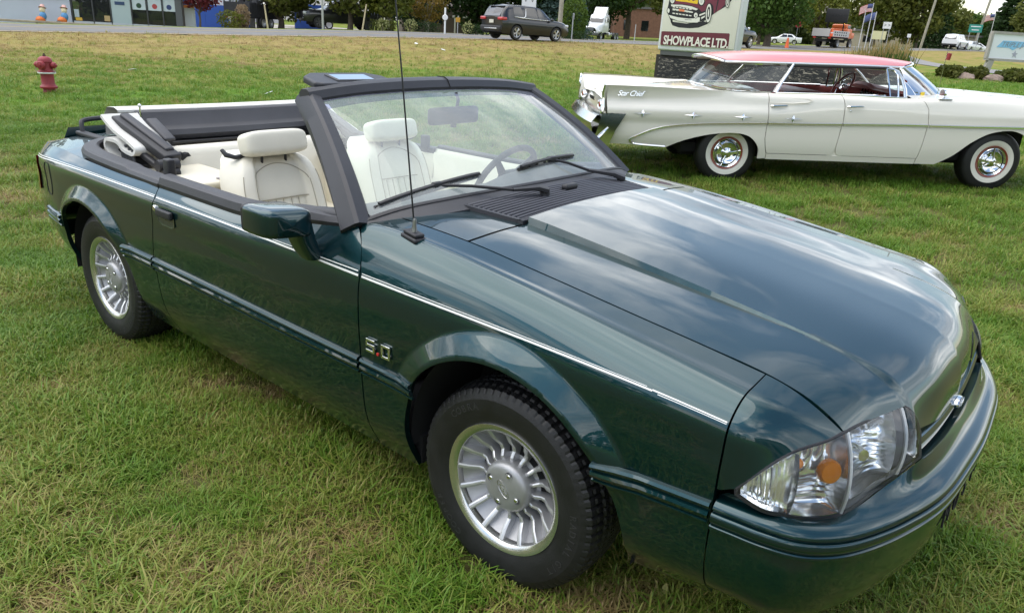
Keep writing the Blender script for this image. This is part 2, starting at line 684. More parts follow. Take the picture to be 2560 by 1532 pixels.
# ================================================================ ground, road, drive
def ground_mat():
    m = bpy.data.materials.new('lawn_ground'); m.use_nodes = True
    t = m.node_tree; b = t.nodes['Principled BSDF']
    b.inputs['Roughness'].default_value = .95
    b.inputs['Specular IOR Level'].default_value = .1
    g = N(t, 'ShaderNodeNewGeometry')
    at = N(t, 'ShaderNodeAttribute', attribute_name='dry')
    n1 = N(t, 'ShaderNodeTexNoise', ins={'Scale': 0.55, 'Detail': 6.0, 'Roughness': .65})
    mp = N(t, 'ShaderNodeMapping'); mp.inputs['Scale'].default_value = (1.6, .7, 1)
    LK(t, g.outputs['Position'], mp.inputs[0]); LK(t, mp.outputs[0], n1.inputs['Vector'])
    n2 = N(t, 'ShaderNodeTexNoise', ins={'Scale': 9.0, 'Detail': 6.0, 'Roughness': .7})
    LK(t, g.outputs['Position'], n2.inputs['Vector'])
    add = N(t, 'ShaderNodeMath', operation='ADD'); LK(t, at.outputs['Fac'], add.inputs[0])
    s1 = N(t, 'ShaderNodeMapRange', ins={1: .3, 2: .7, 3: -.38, 4: .38}); LK(t, n1.outputs[0], s1.inputs[0])
    LK(t, s1.outputs[0], add.inputs[1])
    a2 = N(t, 'ShaderNodeMath', operation='ADD'); LK(t, add.outputs[0], a2.inputs[0])
    s2 = N(t, 'ShaderNodeMapRange', ins={1: .3, 2: .7, 3: -.22, 4: .22}); LK(t, n2.outputs[0], s2.inputs[0])
    LK(t, s2.outputs[0], a2.inputs[1])
    r = N(t, 'ShaderNodeValToRGB'); e = r.color_ramp.elements
    e[0].position = 0.0; e[0].color = (.100, .205, .018, 1)
    e[1].position = 1.0; e[1].color = (.31, .235, .092, 1)
    q = e.new(.35); q.color = (.150, .200, .034, 1)
    q = e.new(.65); q.color = (.235, .215, .058, 1)
    LK(t, a2.outputs[0], r.inputs[0])
    th = N(t, 'ShaderNodeAttribute', attribute_name='thatch_shade')
    mx = N(t, 'ShaderNodeMixRGB'); mx.inputs[2].default_value = (.105, .088, .040, 1)
    LK(t, th.outputs['Fac'], mx.inputs[0]); LK(t, r.outputs[0], mx.inputs[1])
    LK(t, mx.outputs[0], b.inputs['Base Color'])
    bp = N(t, 'ShaderNodeBump', ins={'Strength': .8, 'Distance': .05})
    LK(t, n2.outputs[0], bp.inputs['Height']); LK(t, bp.outputs[0], b.inputs['Normal'])
    return m


def dryness(d, y):
    """0 lush .. 1 straw: the mown lawn is green, the bank gets drier towards the road"""
    bank = smooth01((24.5 - d) / 17.0)
    v = .25 + .0 * y + bank * .62
    v = np.where((d > 24.0) & (d < 29), .12, v)            # lush strip of lawn past the mowing line
    v = np.where(d < 0, .42, v)
    return v


def build_ground():
    gx = np.concatenate([[-2500, -900, -350, -180, -130], np.arange(-105, -12, 1.5), np.arange(-12, 8, .8), np.arange(8, 61, 3), [80, 130, 250, 700, 2500]])
    gy = np.concatenate([[-2500, -800, -250, -100, -60], np.arange(-42, -6, 3), np.arange(-6, 16, .8), np.arange(16, 70, 1.5), np.arange(70, 200, 4), [230, 300, 500, 1000, 2500]])
    X, Y = np.meshgrid(gx, gy, indexing='ij')
    Zh, D = ground_h(X, Y, True)
    Zh = np.clip(Zh, -1.0, 3.2)
    Zh += .012 * np.sin(X * 1.7 + Y * .6) * np.sin(Y * 1.3 - X * .4) * (np.hypot(X + 1.3, Y) > 3.5)
    o = MB().grid(np.stack([X, Y, Zh], 2)).build('ground', ground_mat(), auto=None)
    a = o.data.attributes.new('dry', 'FLOAT', 'POINT')
    a.data.foreach_set('value', dryness(D.ravel(), Y.ravel()).astype(np.float32))
    a = o.data.attributes.new('thatch_shade', 'FLOAT', 'POINT')          # bare thatch, with shade between the near blades put into its brown
    dd = np.hypot(X + 1.0, Y - 1.0).ravel()
    a.data.foreach_set('value', (.85 * (1 - smooth01((dd - 5) / 9))).astype(np.float32))
    tag(o, kind='structure')


build_ground()
ASPH = mat('asphalt', (.17, .165, .160), rough=.9, var=.15, vscale=1.2, bump=.3, bscale=40)
CONC = mat('pale_gravel', (.34, .29, .22), rough=.95, var=.25, vscale=2.5, bump=.3, bscale=30)


def strip(name, C, w0, w1, dz, mt, step=3):
    C = C[::step]
    tn = np.gradient(C[:, :2], axis=0); tn /= np.linalg.norm(tn, axis=1)[:, None]
    nr = np.stack([tn[:, 1], -tn[:, 0]], 1)
    cols = []
    for w in np.linspace(w0, w1, 5):
        P = C[:, :2] + nr * w
        z = ground_h(P[:, 0], P[:, 1])
        cols.append(np.concatenate([P, (z + dz)[:, None]], 1))
    o = MB().grid(np.stack(cols, 1)).build(name, mt, auto=None)
    return tag(o, kind='structure')


strip('road', ROADC, -4.4, 4.3, .030, ASPH)
strip('road_shoulder', ROADC, 4.3, 5.15, .022, CONC)
strip('far_shoulder', ROADC, -5.1, -4.4, .022, CONC)
strip('driveway', DRIVEC, -2.1, 2.1, .03, mat('worn_asphalt', (.23, .22, .215), rough=.9, var=.12, vscale=1.5, bump=.2, bscale=40), 2)
# car park in front of the far buildings
P = []
for x in np.linspace(-62, -42.5, 12):
    P.append([(x, y, float(ground_h(np.array([x]), np.array([y]))[0]) + .03) for y in np.linspace(24, 44, 12)])
tag(MB().grid(np.array(P)).build('parking_lot', mat('lot_concrete', (.36, .33, .29), rough=.9, var=.1, vscale=.6), auto=None), kind='structure')
YEL = mat('road_yellow', (.55, .38, .05), rough=.8)
for off in (-.16, .10):
    strip('road_marking', ROADC, off, off + .10, .036, YEL)
# ================================================================ the green convertible
PAINT = mat('green_paint', (0.0022, 0.0340, 0.0410), rough=0.36, metal=0.80, coat=1.0, coat_rough=0.02, spec=0.4)
PAINT.node_tree.nodes['Principled BSDF'].inputs['Coat IOR'].default_value = 1.58
BLACK = mat('black_plastic', (0.020, 0.020, 0.024), rough=0.5, var=0.2, vscale=9, bump=0.10, bscale=400, spec=0.45)
BLKTRIM = mat('faded_black_trim', (0.027, 0.027, 0.033), rough=0.46, var=0.22, vscale=6, bump=0.06, bscale=300, rvar=0.08)
RUBBER = mat('tyre_rubber', (0.0105, 0.0105, 0.0112), rough=0.50, var=0.35, vscale=14, bump=0.12, bscale=250, rvar=0.1)
LINER = mat('dark_liner', (0.008, 0.008, 0.009), rough=0.95)
ALLOY = mat('silver_alloy', (0.40, 0.40, 0.41), rough=0.42, metal=0.6, var=0.08, vscale=20, bump=0.05, bscale=400)
ALLOYF = mat('silver_fins', (0.60, 0.60, 0.61), rough=0.34, metal=0.7)
ALLOYLIP = mat('machined_lip', (0.70, 0.70, 0.68), rough=0.22, metal=0.95)
CHROME = mat('chrome', (0.82, 0.83, 0.84), rough=0.04, metal=1.0)
CREAM = mat('cream_vinyl', (0.77, 0.73, 0.62), rough=0.46, var=0.05, vscale=4, bump=0.12, bscale=350)
CREAMD = mat('cream_vinyl_dull', (0.68, 0.63, 0.50), rough=0.55, var=0.06, vscale=4, bump=0.10, bscale=300)
SEAM = mat('seam_thread', (0.40, 0.36, 0.28), rough=0.8)
WHITE = mat('white_stripe', (0.80, 0.80, 0.78), rough=0.35)
TOPCLOTH = mat('white_top_vinyl', (0.66, 0.65, 0.61), rough=0.7, var=0.08, vscale=7, bump=0.15, bscale=200)
WSGLASS = glass_mat('windshield_glass', (0.80, 0.91, 0.85), film=0.20, ior=1.50, filmcol=(.93, .96, .95))  # strong white film paints the washed-out sky reflection into the pane
LENSGL = glass_mat('lamp_glass', (0.96, 0.97, 0.97), film=0.02, ior=1.42)
AMBER = mat('amber_plastic', (0.85, 0.26, 0.01), rough=0.15, coat=0.5)
REDLENS = mat('red_lens', (0.30, 0.012, 0.015), rough=0.12, coat=0.7)
SILVERREF = mat('lamp_reflector', (0.93, 0.94, 0.95), rough=0.16, metal=.88)
DARKGREY = mat('dark_grey_trim', (0.055, 0.055, 0.062), rough=0.6, var=0.12, vscale=5, bump=0.08, bscale=250)
GREYBELT = mat('grey_belt_webbing', (0.22, 0.20, 0.21), rough=0.7)

car = thing('green_convertible', 'dark green two-door convertible with its top folded down and cream interior on the grass', 'car')


def S3(keys): return [(k[0], k[0], k[1], k[2]) for k in keys]


A_ = S3([(-3.42, .68, .33), (-2.9, .78, .27), (-1.9, .79, .215), (-.3, .79, .215), (.40, .775, .27), (.65, .765, .30)])
B_ = S3([(-3.42, .745, .42), (-2.9, .835, .38), (-1.9, .845, .33), (-.3, .845, .33), (.65, .838, .385)])
C_ = S3([(-3.42, .775, .50), (-2.9, .862, .50), (-1.9, .868, .50), (-.3, .868, .50), (.36, .870, .53), (.65, .868, .55)])
D_ = S3([(-3.42, .775, .58), (-2.9, .865, .585), (-1.9, .872, .59), (-.3, .872, .58), (.36, .872, .612), (.65, .870, .632)])
E_ = S3([(-3.42, .77, .70), (-2.9, .866, .72), (-1.9, .878, .72), (-.6, .879, .715), (.3, .876, .72), (.65, .869, .735)])
F_ = S3([(-3.42, .76, .80), (-3.2, .823, .82), (-2.9, .855, .84), (-2.5, .868, .853), (-1.86, .870, .857), (-1.2, .870, .855),
         (-.57, .870, .846), (.46, .864, .829), (.65, .857, .815)])
G_ = S3([(-3.42, .705, .865), (-3.2, .76, .878), (-2.9, .80, .890), (-2.6, .825, .889), (-2.2, .835, .885), (-1.9, .838, .889),
         (-1.35, .838, .890), (-1.15, .836, .903), (-.95, .831, .935), (-.70, .815, .968), (-.57, .798, .984), (-.40, .798, .977),
         (0, .805, .944), (.32, .806, .904), (.65, .804, .862)])
I_ = S3([(-.75, .69, 1.0), (-.57, .69, .997), (-.29, .69, .985), (-.05, .69, .960), (.3, .69, .920), (.5, .689, .897), (.66, .688, .876)])
FA, RA = (0.025, 0.345, 0.405), (-2.56, 0.325, 0.385)


def flare(P):
    P = P.copy()
    for cx, cz, R in (FA, RA):
        r = np.hypot(P[:, 0] - cx, P[:, 2] - cz)
        q = np.clip((R + .080 - r) / .070, 0, 1)
        q = np.where(q < .22, q * q / .44, q - .11) / .89
        P[:, 1] += .036 * q * smooth01((P[:, 2] - .46) / .2) * (P[:, 1] > .78)
    return P


def mixs(s, t, a):
    """string between two strings"""
    f, g = pchip([k[0] for k in s], [k[1:] for k in s]), pchip([k[0] for k in t], [k[1:] for k in t])
    us = sorted(set([k[0] for k in s]) | set([k[0] for k in t]))
    us = [u for u in us if max(s[0][0], t[0][0]) - 1e-6 <= u <= min(s[-1][0], t[-1][0]) + 1e-6]
    return [(u, *tuple(f(np.array(u)) * (1 - a) + g(np.array(u)) * a)) for u in us]


def cut(s, lo, hi):
    f = pchip([k[0] for k in s], [k[1:] for k in s])
    us = [lo] + [k[0] for k in s if lo + .02 < k[0] < hi - .02] + [hi]
    return [(u, *tuple(f(np.array(u)))) for u in us]


SIDE = Skin([A_, B_, C_, D_, E_, F_, G_], post=flare)
lo, hi = -.75, .65
fs_ = [cut(s, lo, hi) for s in (A_, B_, C_, D_, E_, F_)]
Gc = cut(G_, lo, hi)
Ic = cut(I_, lo, hi)
FEND = Skin(fs_ + [mixs(fs_[-1], Gc, .86), mixs(Gc, Ic, .13), mixs(Gc, Ic, .5), Ic], post=flare)   # t 0..9


def arch_pts(sk, arc, n=40, hi_t=6.0, x_from=None):
    cx, cz, R = arc
    th = np.linspace(pi, 0, n)
    x = cx + R * np.cos(th); z = cz + R * np.sin(th)
    t = sk.t_at_z(x, z, 0.0, 5.0)
    return list(zip(x, t))


def arch_rings(sk, arc):
    cx, cz, R = arc
    out = []
    for dr in (.008, .018, .030, .042, .054, .064, .071, .076, .081, .087, .098):
        th = np.linspace(.12 * pi, .88 * pi, 110)
        x = cx + (R + dr) * np.cos(th); z = cz + (R + dr) * np.sin(th)
        k = z < .835
        x, z = x[k], z[k]
        out += list(zip(x, sk.t_at_z(x, z, 0.0, 5.4)))
    return out


def fender(side):
    ap = arch_pts(FEND, FA)
    x0, x1 = ap[0][0], ap[-1][0]
    poly = [(-.568, 0.0), (x0, 0.0)] + ap + [(x1, 0.0), (.646, 0.0), (.646, 5.0), (.648, 9.0), (-.665, 9.0), (-.652, 7.2)] + [(-.568 - .078 * f ** 1.5, 5 + f / .86 if f <= .86 else 6 + (f - .86) / .14 * .5) for f in (1.0, .93, .86, .7, .5, .3, .15, 0)]
    o = panel(FEND, poly, 'fender', PAINT, car, side, sp=.018, ts=.10, flange=.02, extra=arch_rings(FEND, FA))
    return o


def door(side):
    poly = [(-1.925, 0.0), (-.574, 0.0), *[(-.574 - .078 * f ** 1.5, 5 + f) for f in (0, .15, .3, .5, .7, .86, .93, 1.0)], (-1.893, 6.0), (-1.866, 5.0), (-1.94, 3.0), (-1.93, 1.0)]
    return panel(SIDE, poly, 'door', PAINT, car, side, sp=.022, ts=.11, flange=.02)


def quarter(side):
    ap = arch_pts(SIDE, RA)
    x0, x1 = ap[0][0], ap[-1][0]
    poly = [(-3.40, 0.0), (x0, 0.0)] + ap + [(x1, 0.0), (-1.931, 0.0), (-1.936, 1.0), (-1.946, 3.0), (-1.872, 5.0), (-1.899, 6.0), (-3.40, 6.0)]
    return panel(SIDE, poly, 'quarter_panel', PAINT, car, side, sp=.022, ts=.11, flange=.02, extra=arch_rings(SIDE, RA))


fenders = {s: fender(s) for s in (-1, 1)}
doors = {s: door(s) for s in (-1, 1)}
quarters = {s: quarter(s) for s in (-1, 1)}

# ---- hood and cowl panel
H5 = [(-.60, -.60, .685, .999), (-.29, -.29, .685, .986), (-.05, -.05, .685, .961), (.3, .3, .685, .921), (.5, .5, .684, .898), (.66, .66, .683, .877), (.75, .745, .678, .853), (.85, .80, .672, .824), (1.0, .834, .668, .798)]
H4 = [(-.60, -.60, .55, 1.008), (-.29, -.29, .55, .994), (-.05, -.05, .55, .970), (.3, .3, .55, .931), (.5, .5, .55, .908), (.66, .66, .55, .889), (.75, .755, .55, .868), (.85, .823, .55, .840), (1.0, .868, .55, .797)]
H3 = [(-.60, -.60, .412, 1.010), (-.29, -.29, .412, .996), (-.05, -.05, .412, .974), (.3, .3, .416, .937), (.5, .5, .420, .915), (.66, .66, .426, .897), (.75, .77, .43, .874), (.85, .850, .43, .843), (1.0, .904, .43, .797)]
H2 = [(-.60, -.60, .405, 1.034), (-.29, -.29, .405, 1.019), (-.05, -.05, .406, .994), (.3, .3, .410, .951), (.5, .5, .414, .924), (.66, .66, .419, .901), (.75, .772, .416, .877), (.85, .860, .410, .846), (1.0, .944, .400, .740)]
H1 = [(-.60, -.60, .20, 1.045), (-.29, -.29, .20, 1.030), (-.05, -.05, .20, 1.006), (.3, .3, .20, .966), (.5, .5, .20, .938), (.66, .66, .20, .914), (.75, .790, .20, .888), (.85, .893, .20, .848), (.93, .942, .20, .785), (1.0, .958, .20, .698)]
H0 = [(-.60, -.60, 0, 1.048), (-.29, -.29, 0, 1.033), (-.05, -.05, 0, 1.009), (.3, .3, 0, .968), (.5, .5, 0, .940), (.66, .66, 0, .917), (.75, .795, 0, .890), (.85, .902, 0, .848), (.93, .952, 0, .785), (1.0, .966, 0, .694)]
HOOD = Skin([H5, H4, H3, H2, H1, H0], creases=(2, 3))


def hood_build():
    us = np.concatenate([np.linspace(-.285, .66, 60), np.linspace(.67, 1.0, 46)])
    ts = np.concatenate([np.linspace(0, 2, 26), np.linspace(2.0, 3.0, 8)[1:], np.linspace(3, 5, 30)[1:]])
    U, T = np.meshgrid(us, ts, indexing='ij')
    P = HOOD(U.ravel(), T.ravel()).reshape(len(us), len(ts), 3)
    L = P.copy(); L[:, :, 1] *= -1
    G = np.concatenate([L, P[:, ::-1][:, 1:]], 1)
    m = MB().grid(G)
    # folded rim all round
    nu, nv = G.shape[:2]
    rim = [G[0, j] for j in range(nv)] + [G[i, nv - 1] for i in range(1, nu)] + [G[nu - 1, j] for j in range(nv - 2, -1, -1)] + [G[i, 0] for i in range(nu - 2, 0, -1)]
    R0 = np.array(rim); c = np.array([.2, 0, .7])
    R1 = R0.copy(); R1[:, 2] -= .02
    fr = R0[:, 0] > .8
    R1[fr] += np.array([-.02, 0, .01])
    m.grid(np.stack([R0, R1], 1), closed_u=True, flip=True)
    o = m.build('hood', PAINT, car, auto=28)
    cu = -.295
    for s in (-1, 1):
        ug = np.linspace(-.59, cu, 20); tg = np.linspace(0, 2.0, 22)
        U, T = np.meshgrid(ug, tg, indexing='ij')
        Q = HOOD(U.ravel(), T.ravel()).reshape(len(ug), len(tg), 3)
        Q[:, :, 1] *= s
        mm = MB().grid(Q, flip=(s > 0))
        E0 = np.array([Q[-1, j] for j in range(22)] + [Q[i, 0] for i in range(19, -1, -1)])
        mm.build('cowl_panel', PAINT, car)
    # dark void under the panel gaps
    for s in (-1, 1):
        v = MB()
        us2 = np.linspace(-.62, .66, 30)
        P = HOOD(us2, np.zeros(30)); P[:, 1] *= s
        a = P.copy(); b = P.copy(); a[:, 1] -= .03; b[:, 1] += .03; a[:, 2] -= .022; b[:, 2] -= .022
        v.grid(np.stack([a, b], 1))
        v.build('gap_backing', LINER, car)
    us2 = HOOD(np.full(30, -.29), np.linspace(0, 2, 30))
    for s in (-1, 1):
        v = MB()
        a = us2.copy(); a[:, 1] *= s; b = a.copy(); a[:, 0] -= .03; b[:, 0] += .03; a[:, 2] -= .022; b[:, 2] -= .022
        v.grid(np.stack([a, b], 1))
        v.build('gap_backing', LINER, car)


hood_build()

# ---- nose: corner panels between fender, hood and lamp
tipz = .668
TOPL = [(.691, .866, .674), (.733, .840, .732), (.775, .790, .772), (.820, .715, .786), (.837, .670, .793)]       # lamp top edge, tip -> hood
TOPI = [(.855, .60, .796), (.883, .48, .796), (.903, .43, .795), (.931, .404, .768), (.950, .399, .728)]
BOTL = [(.693, .866, .661), (.746, .852, .640), (.790, .815, .627), (.831, .775, .618), (.872, .718, .616), (.888, .675, .618), (.916, .565, .632), (.965, .415, .676)]


def corner(side):
    n = 24
    f = pchip(np.linspace(0, 1, 5), TOPL)
    s = np.linspace(0, 1, n)
    edge = f(s)
    # the back edge lies on the fender seam, from the moulding line up over the crease to the hood gap
    tt = np.linspace(0, 1, 5)
    tmap = pchip(tt, np.array([3.25, 4.25, 5.1, 6.6, 9.0])[:, None])(s)[:, 0]
    back = FEND(np.full(n, .650), tmap)
    back[:, 0] = .651
    G = []
    m = 14
    dirb = FEND(np.full(n, .650), tmap) - FEND(np.full(n, .63), tmap)
    dirb = dirb / np.linalg.norm(dirb, axis=1)[:, None]
    for i in range(m):
        q = i / (m - 1)
        L = np.linalg.norm(edge - back, axis=1)[:, None]
        de = edge - back
        de2 = de.copy(); de2[:, 2] -= .25 * L[:, 0]; de2[:, 1] -= .10 * L[:, 0]
        P = (1 + 2 * q) * (1 - q) ** 2 * back + q * (1 - q) ** 2 * L * dirb + q * q * (3 - 2 * q) * edge + q * q * (q - 1) * de2
        G.append(P)
    G = np.array(G)
    # lower part under the tip: seam to the bumper shelf line
    mm = MB()
    if side < 0: G[:, :, 1] *= -1
    mm.grid(G, flip=(side > 0))
    # folded edge towards the lamp
    E0 = G[-1]; E1 = E0.copy(); E1[:, 0] -= .03; E1[:, 1] *= .985
    mm.grid(np.stack([E0, E1]), flip=(side > 0))
    B0 = G[0]; B1 = B0.copy(); B1[:, 1] *= .975; B1[:, 2] -= .004
    mm.grid(np.stack([B1, B0]), flip=(side > 0))
    return mm.build('nose_corner', PAINT, car, auto=35)


for s_ in (-1, 1): corner(s_)

# ---- front bumper cover
def mirror_str(k):
    """string over half the nose -> both sides, keyed by u in -1..1 (u=-1 right wheel arch, 0 centre)"""
    n = len(k)
    R = [(-q[0], q[1], -q[2], q[3]) for q in k]
    Lf = [(q[0], q[1], q[2], q[3]) for q in k if q[0] > 1e-6]
    return sorted(R + Lf, key=lambda q: q[0])


UU = [1.0, .80, .70, .60, .52, .44, .36, .24, .12, 0.0]
PATH = [(.652, .872), (.700, .868), (.760, .858), (.835, .825), (.893, .765), (.940, .680), (.984, .565), (1.030, .375), (1.044, .190), (1.050, 0)]
BACK = [(.652, .868, .634), (.693, .866, .660), (.746, .852, .640), (.800, .806, .624), (.845, .757, .616), (.888, .675, .618), (.925, .540, .636), (.966, .405, .668), (.982, .200, .653), (.985, 0, .649)]


def brow(dz, off, zs=0.0):
    out = []
    for (u, (x, w)) in zip(UU, PATH):
        k = 1 - smooth01((x - .66) / .30)            # sides: outward is +w; front: outward is +x
        nx, nw = 1 - k, k
        l = math.hypot(nx, nw)
        z = .628 - .018 * smooth01((x - .7) / .25) + dz
        out.append((u, x + off * nx / l, w + off * nw / l, z))
    return mirror_str(out)


BKS = mirror_str([(u, *b) for u, b in zip(UU, BACK)])
rows = [BKS, brow(.004, -.030), brow(-.002, -.010), brow(-.014, .004), brow(-.020, .006), brow(-.023, .001), brow(-.027, .001),
        brow(-.030, .010), brow(-.040, .013), brow(-.050, .011), brow(-.054, .004), brow(-.058, .004), brow(-.062, .010), brow(-.070, .010), brow(-.074, .001),
        brow(-.12, .000), brow(-.19, -.010), brow(-.25, -.035), brow(-.295, -.085), brow(-.315, -.16)]
BUMP = Skin(rows, creases=(4, 5, 6, 10, 11, 13, 14))


def bumper():
    us = np.concatenate([np.linspace(-1, -.3, 60), np.linspace(-.3, .3, 50)[1:], np.linspace(.3, 1, 60)[1:]])
    K = BUMP.K
    ts = np.concatenate([np.linspace(k, k + 1, {0: 10, 14: 6, 15: 6, 16: 6, 17: 6, 18: 6}.get(k, 4))[(0 if k == 0 else 1):] for k in range(K - 1)])
    U, T = np.meshgrid(us, ts, indexing='ij')
    P = BUMP(U.ravel(), T.ravel()).reshape(len(us), len(ts), 3)
    m = MB().grid(P, flip=False)
    for i in (0, -1):
        e0 = P[i]; e1 = e0.copy(); e1[:, 1] *= .97
        m.grid(np.stack([e0, e1]), flip=(i == 0))
    return m.build('front_bumper', PAINT, car, auto=30)


bumper_o = bumper()
# raised licence-plate pad and lettering edge on the bumper face
for i, ch in enumerate('MUSTANG'):
    y = -.285 + i * .095
    x = float(BUMP([y * .62 if abs(y) > 0 else 0.0], [15.4])[0, 0])
    letters(ch, .085, 'bumper_letter', LINER, bumper_o, frame_T((x + .004, y, .480), (-.25 * y, 1, 0), (-.05, 0, 1)), extrude=.002)
# fender-side piece of the bumper moulding is part of the fender; grille slot and emblem
yy = np.linspace(-.40, .40, 33)
def nosex(y): return .985 - .10 * y * y
def slot_rows(*r): return np.stack([np.stack([nosex(yy) + dx, yy, .649 + .020 * (yy / .4) ** 2 + dz], 1) for dx, dz in r], 1)
gr = MB().grid(slot_rows((.002, -.001), (-.022, -.006), (-.040, .010), (-.075, .095))).build('grille_slot', PAINT, car)
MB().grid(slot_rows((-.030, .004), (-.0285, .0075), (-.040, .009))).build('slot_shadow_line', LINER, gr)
MB().grid(slot_rows((-.060, .052), (-.022, .040), (-.016, .026), (-.026, .014), (-.050, .012))).build('grille_bar', PAINT, gr)
BLUEOV = mat('blue_enamel', (0.02, 0.05, 0.22), rough=0.15, coat=1.0)
em = MB().lathe([(0.0, .006), (.032, .005), (.036, .001), (.036, -.012)], 36, T=Matrix.Translation((.972, 0, .677)) @ rotm(0, pi / 2 - .15, 0) @ Matrix.Diagonal((.42, 1, 1, 1)).to_4x4())
emo = em.build('front_emblem', CHROME, car)
MB().lathe([(0.0, .0075), (.030, .006), (.030, .002)], 36, T=Matrix.Translation((.972, 0, .677)) @ rotm(0, pi / 2 - .15, 0) @ Matrix.Diagonal((.40, 1, 1, 1)).to_4x4()).build('enamel_oval', BLUEOV, emo)
letters('Ford', .020, 'emblem_script', CHROME, emo, Matrix.Translation((.981, 0, .6785)) @ frame_T((0, 0, 0), (0, 1, 0), (-.15, 0, 1)), extrude=.0006, shear=.3)
# front crash structure, dark, closes the view into the nose
MB().box((.45, 0, .48), (.60, 1.30, .30)).build('radiator_support', LINER, car)

# ---- headlights
def headlight(side):
    hl = empty('headlight', (0, 0, 0), parent=car)
    top = TOPL + TOPI
    ft = pchip([0, .12, .26, .40, .50, .61, .77, .86, .94, 1.0], np.array(top))
    fb = pchip([0, .12, .26, .38, .50, .58, .74, 1.0], np.array(BOTL))
    n, k = 60, 12
    def surf(s, q, dep=0.0, grow=0.0):
        a, b = ft(np.array(s)), fb(np.array(s))
        ctr = (a + b) / 2
        a = ctr + (a - ctr) * (1 + grow); b = ctr + (b - ctr) * (1 + grow)
        p = a + (b - a) * q
        nrm = np.array([.80 * smooth01(np.array(s) / .5) + .25, .75 * (1 - smooth01(np.array(s) / .9)) + .10, .12])
        nrm = nrm / np.linalg.norm(nrm)
        bul = .018 * (1 - (2 * q - 1) ** 2) * float(smooth01(np.array(min(s / .2, (1 - s) / .12))))
        p = p + nrm * (bul - dep)
        return np.array([p[0], side * p[1], p[2]])
    qs = np.linspace(0, 1, k)
    # lens in three sections, with clear ribs between them
    for nm, s0, s1 in (('corner_lens', 0.0, .525), ('main_lens', .535, .85), ('inner_lens', .86, 1.0)):
        G = np.array([[surf(s, q, -.001) for q in qs] for s in np.linspace(s0, s1, 26)])
        MB().grid(G, flip=(side < 0)).build(nm, LENSGL, hl)
    for s in (.53, .855):
        pts = [tuple(surf(s, q, .006)) for q in qs]
        MB().tube(pts, .0052, 8).build('lens_rib', mat('clear_rib', (.72, .74, .75), rough=.08, coat=1.0), hl)
    # black rubber seal round the outline
    loop = [surf(s, 0, .004) for s in np.linspace(0, 1, 40)] + [surf(1, q, .004) for q in np.linspace(.1, .9, 6)] + [surf(s, 1, .004) for s in np.linspace(1, 0, 40)]
    MB().tube([tuple(p) for p in loop] + [tuple(loop[0])], .0048, 8, cap=False).build('lamp_seal', BLACK, hl)
    # reflector bowls
    def bowl(nm, s0, s1, depth, mt, q0=.03, q1=.97, fn=None, nn=28, kk=20):
        G = []
        for i in range(nn):
            r = []
            for j in range(kk):
                a, b = i / (nn - 1), j / (kk - 1)
                edge = 1 - (2 * a - 1) ** 4
                edge *= 1 - (2 * b - 1) ** 4
                d = .008 + depth * edge ** .6
                if fn: d += fn(a, b) * edge
                r.append(surf(lerp(s0, s1, a), lerp(q0, q1, b), d))
            G.append(r)
        return MB().grid(np.array(G), flip=(side < 0)).build(nm, mt, hl, auto=25)
    bowl('corner_reflector', .02, .285, .03, SILVERREF, fn=lambda a, b: .002 * sin(a * 60))
    bowl('corner_reflector', .285, .522, .06, SILVERREF, fn=lambda a, b: (.0035 * sin(b * 90) if b > .58 else .007 * sin(a * 22) * (1 + sin(b * 9))), nn=40, kk=44)
    bowl('main_reflector', .542, .80, .055, SILVERREF, q1=.86, fn=lambda a, b: (.004 * sin(b * 95) if b > .5 else .010 * abs(sin(a * 14)) + .006 * sin(b * 30)), nn=44, kk=44)
    GREYHS = mat('lamp_housing_grey', (.34, .34, .36), rough=.25, coat=.6)
    bowl('lamp_housing', .80, .85, .04, GREYHS)
    bowl('lamp_housing', .542, .85, .004, GREYHS, q0=.84, q1=.985)
    bowl('inner_reflector', .865, .985, .04, SILVERREF, fn=lambda a, b: .004 * sin(a * 20 + b * 9))
    MB().grid(np.array([[surf(s, q, .12) for q in (0, 1)] for s in np.linspace(0, 1, 20)]), flip=(side < 0)).build('lamp_back', LINER, hl)
    # amber reflector disc and amber bulb
    c = surf(.430, .40, .012); d = np.array([.78, side * .58, .16]); d /= np.linalg.norm(d)
    Q = Vector(d).to_track_quat('Z', 'Y').to_matrix().to_4x4()
    Q.translation = Vector(c)
    MB().lathe([(0, .006), (.024, .005), (.028, 0), (.028, -.012)], 28, T=Q).build('amber_disc', AMBER, hl)
    c2 = surf(.30, .26, .03)
    MB().sphere(tuple(c2), .013).build('amber_bulb', AMBER, hl)
    c3 = surf(.66, .45, .035)
    Q.translation = Vector(c3)
    MB().lathe([(0, .012), (.014, .011), (.016, 0), (.016, -.03)], 20, T=Q).build('headlamp_bulb', CHROME, hl)
    m = MB()
    for i in range(7):
        p = surf(.70 + i * .012, .16, .03)
        m.box(tuple(p), (.012, .004, .016), bev=.001)
    m.build('lamp_louvre', SILVERREF, hl)


for s_ in (-1, 1): headlight(s_)

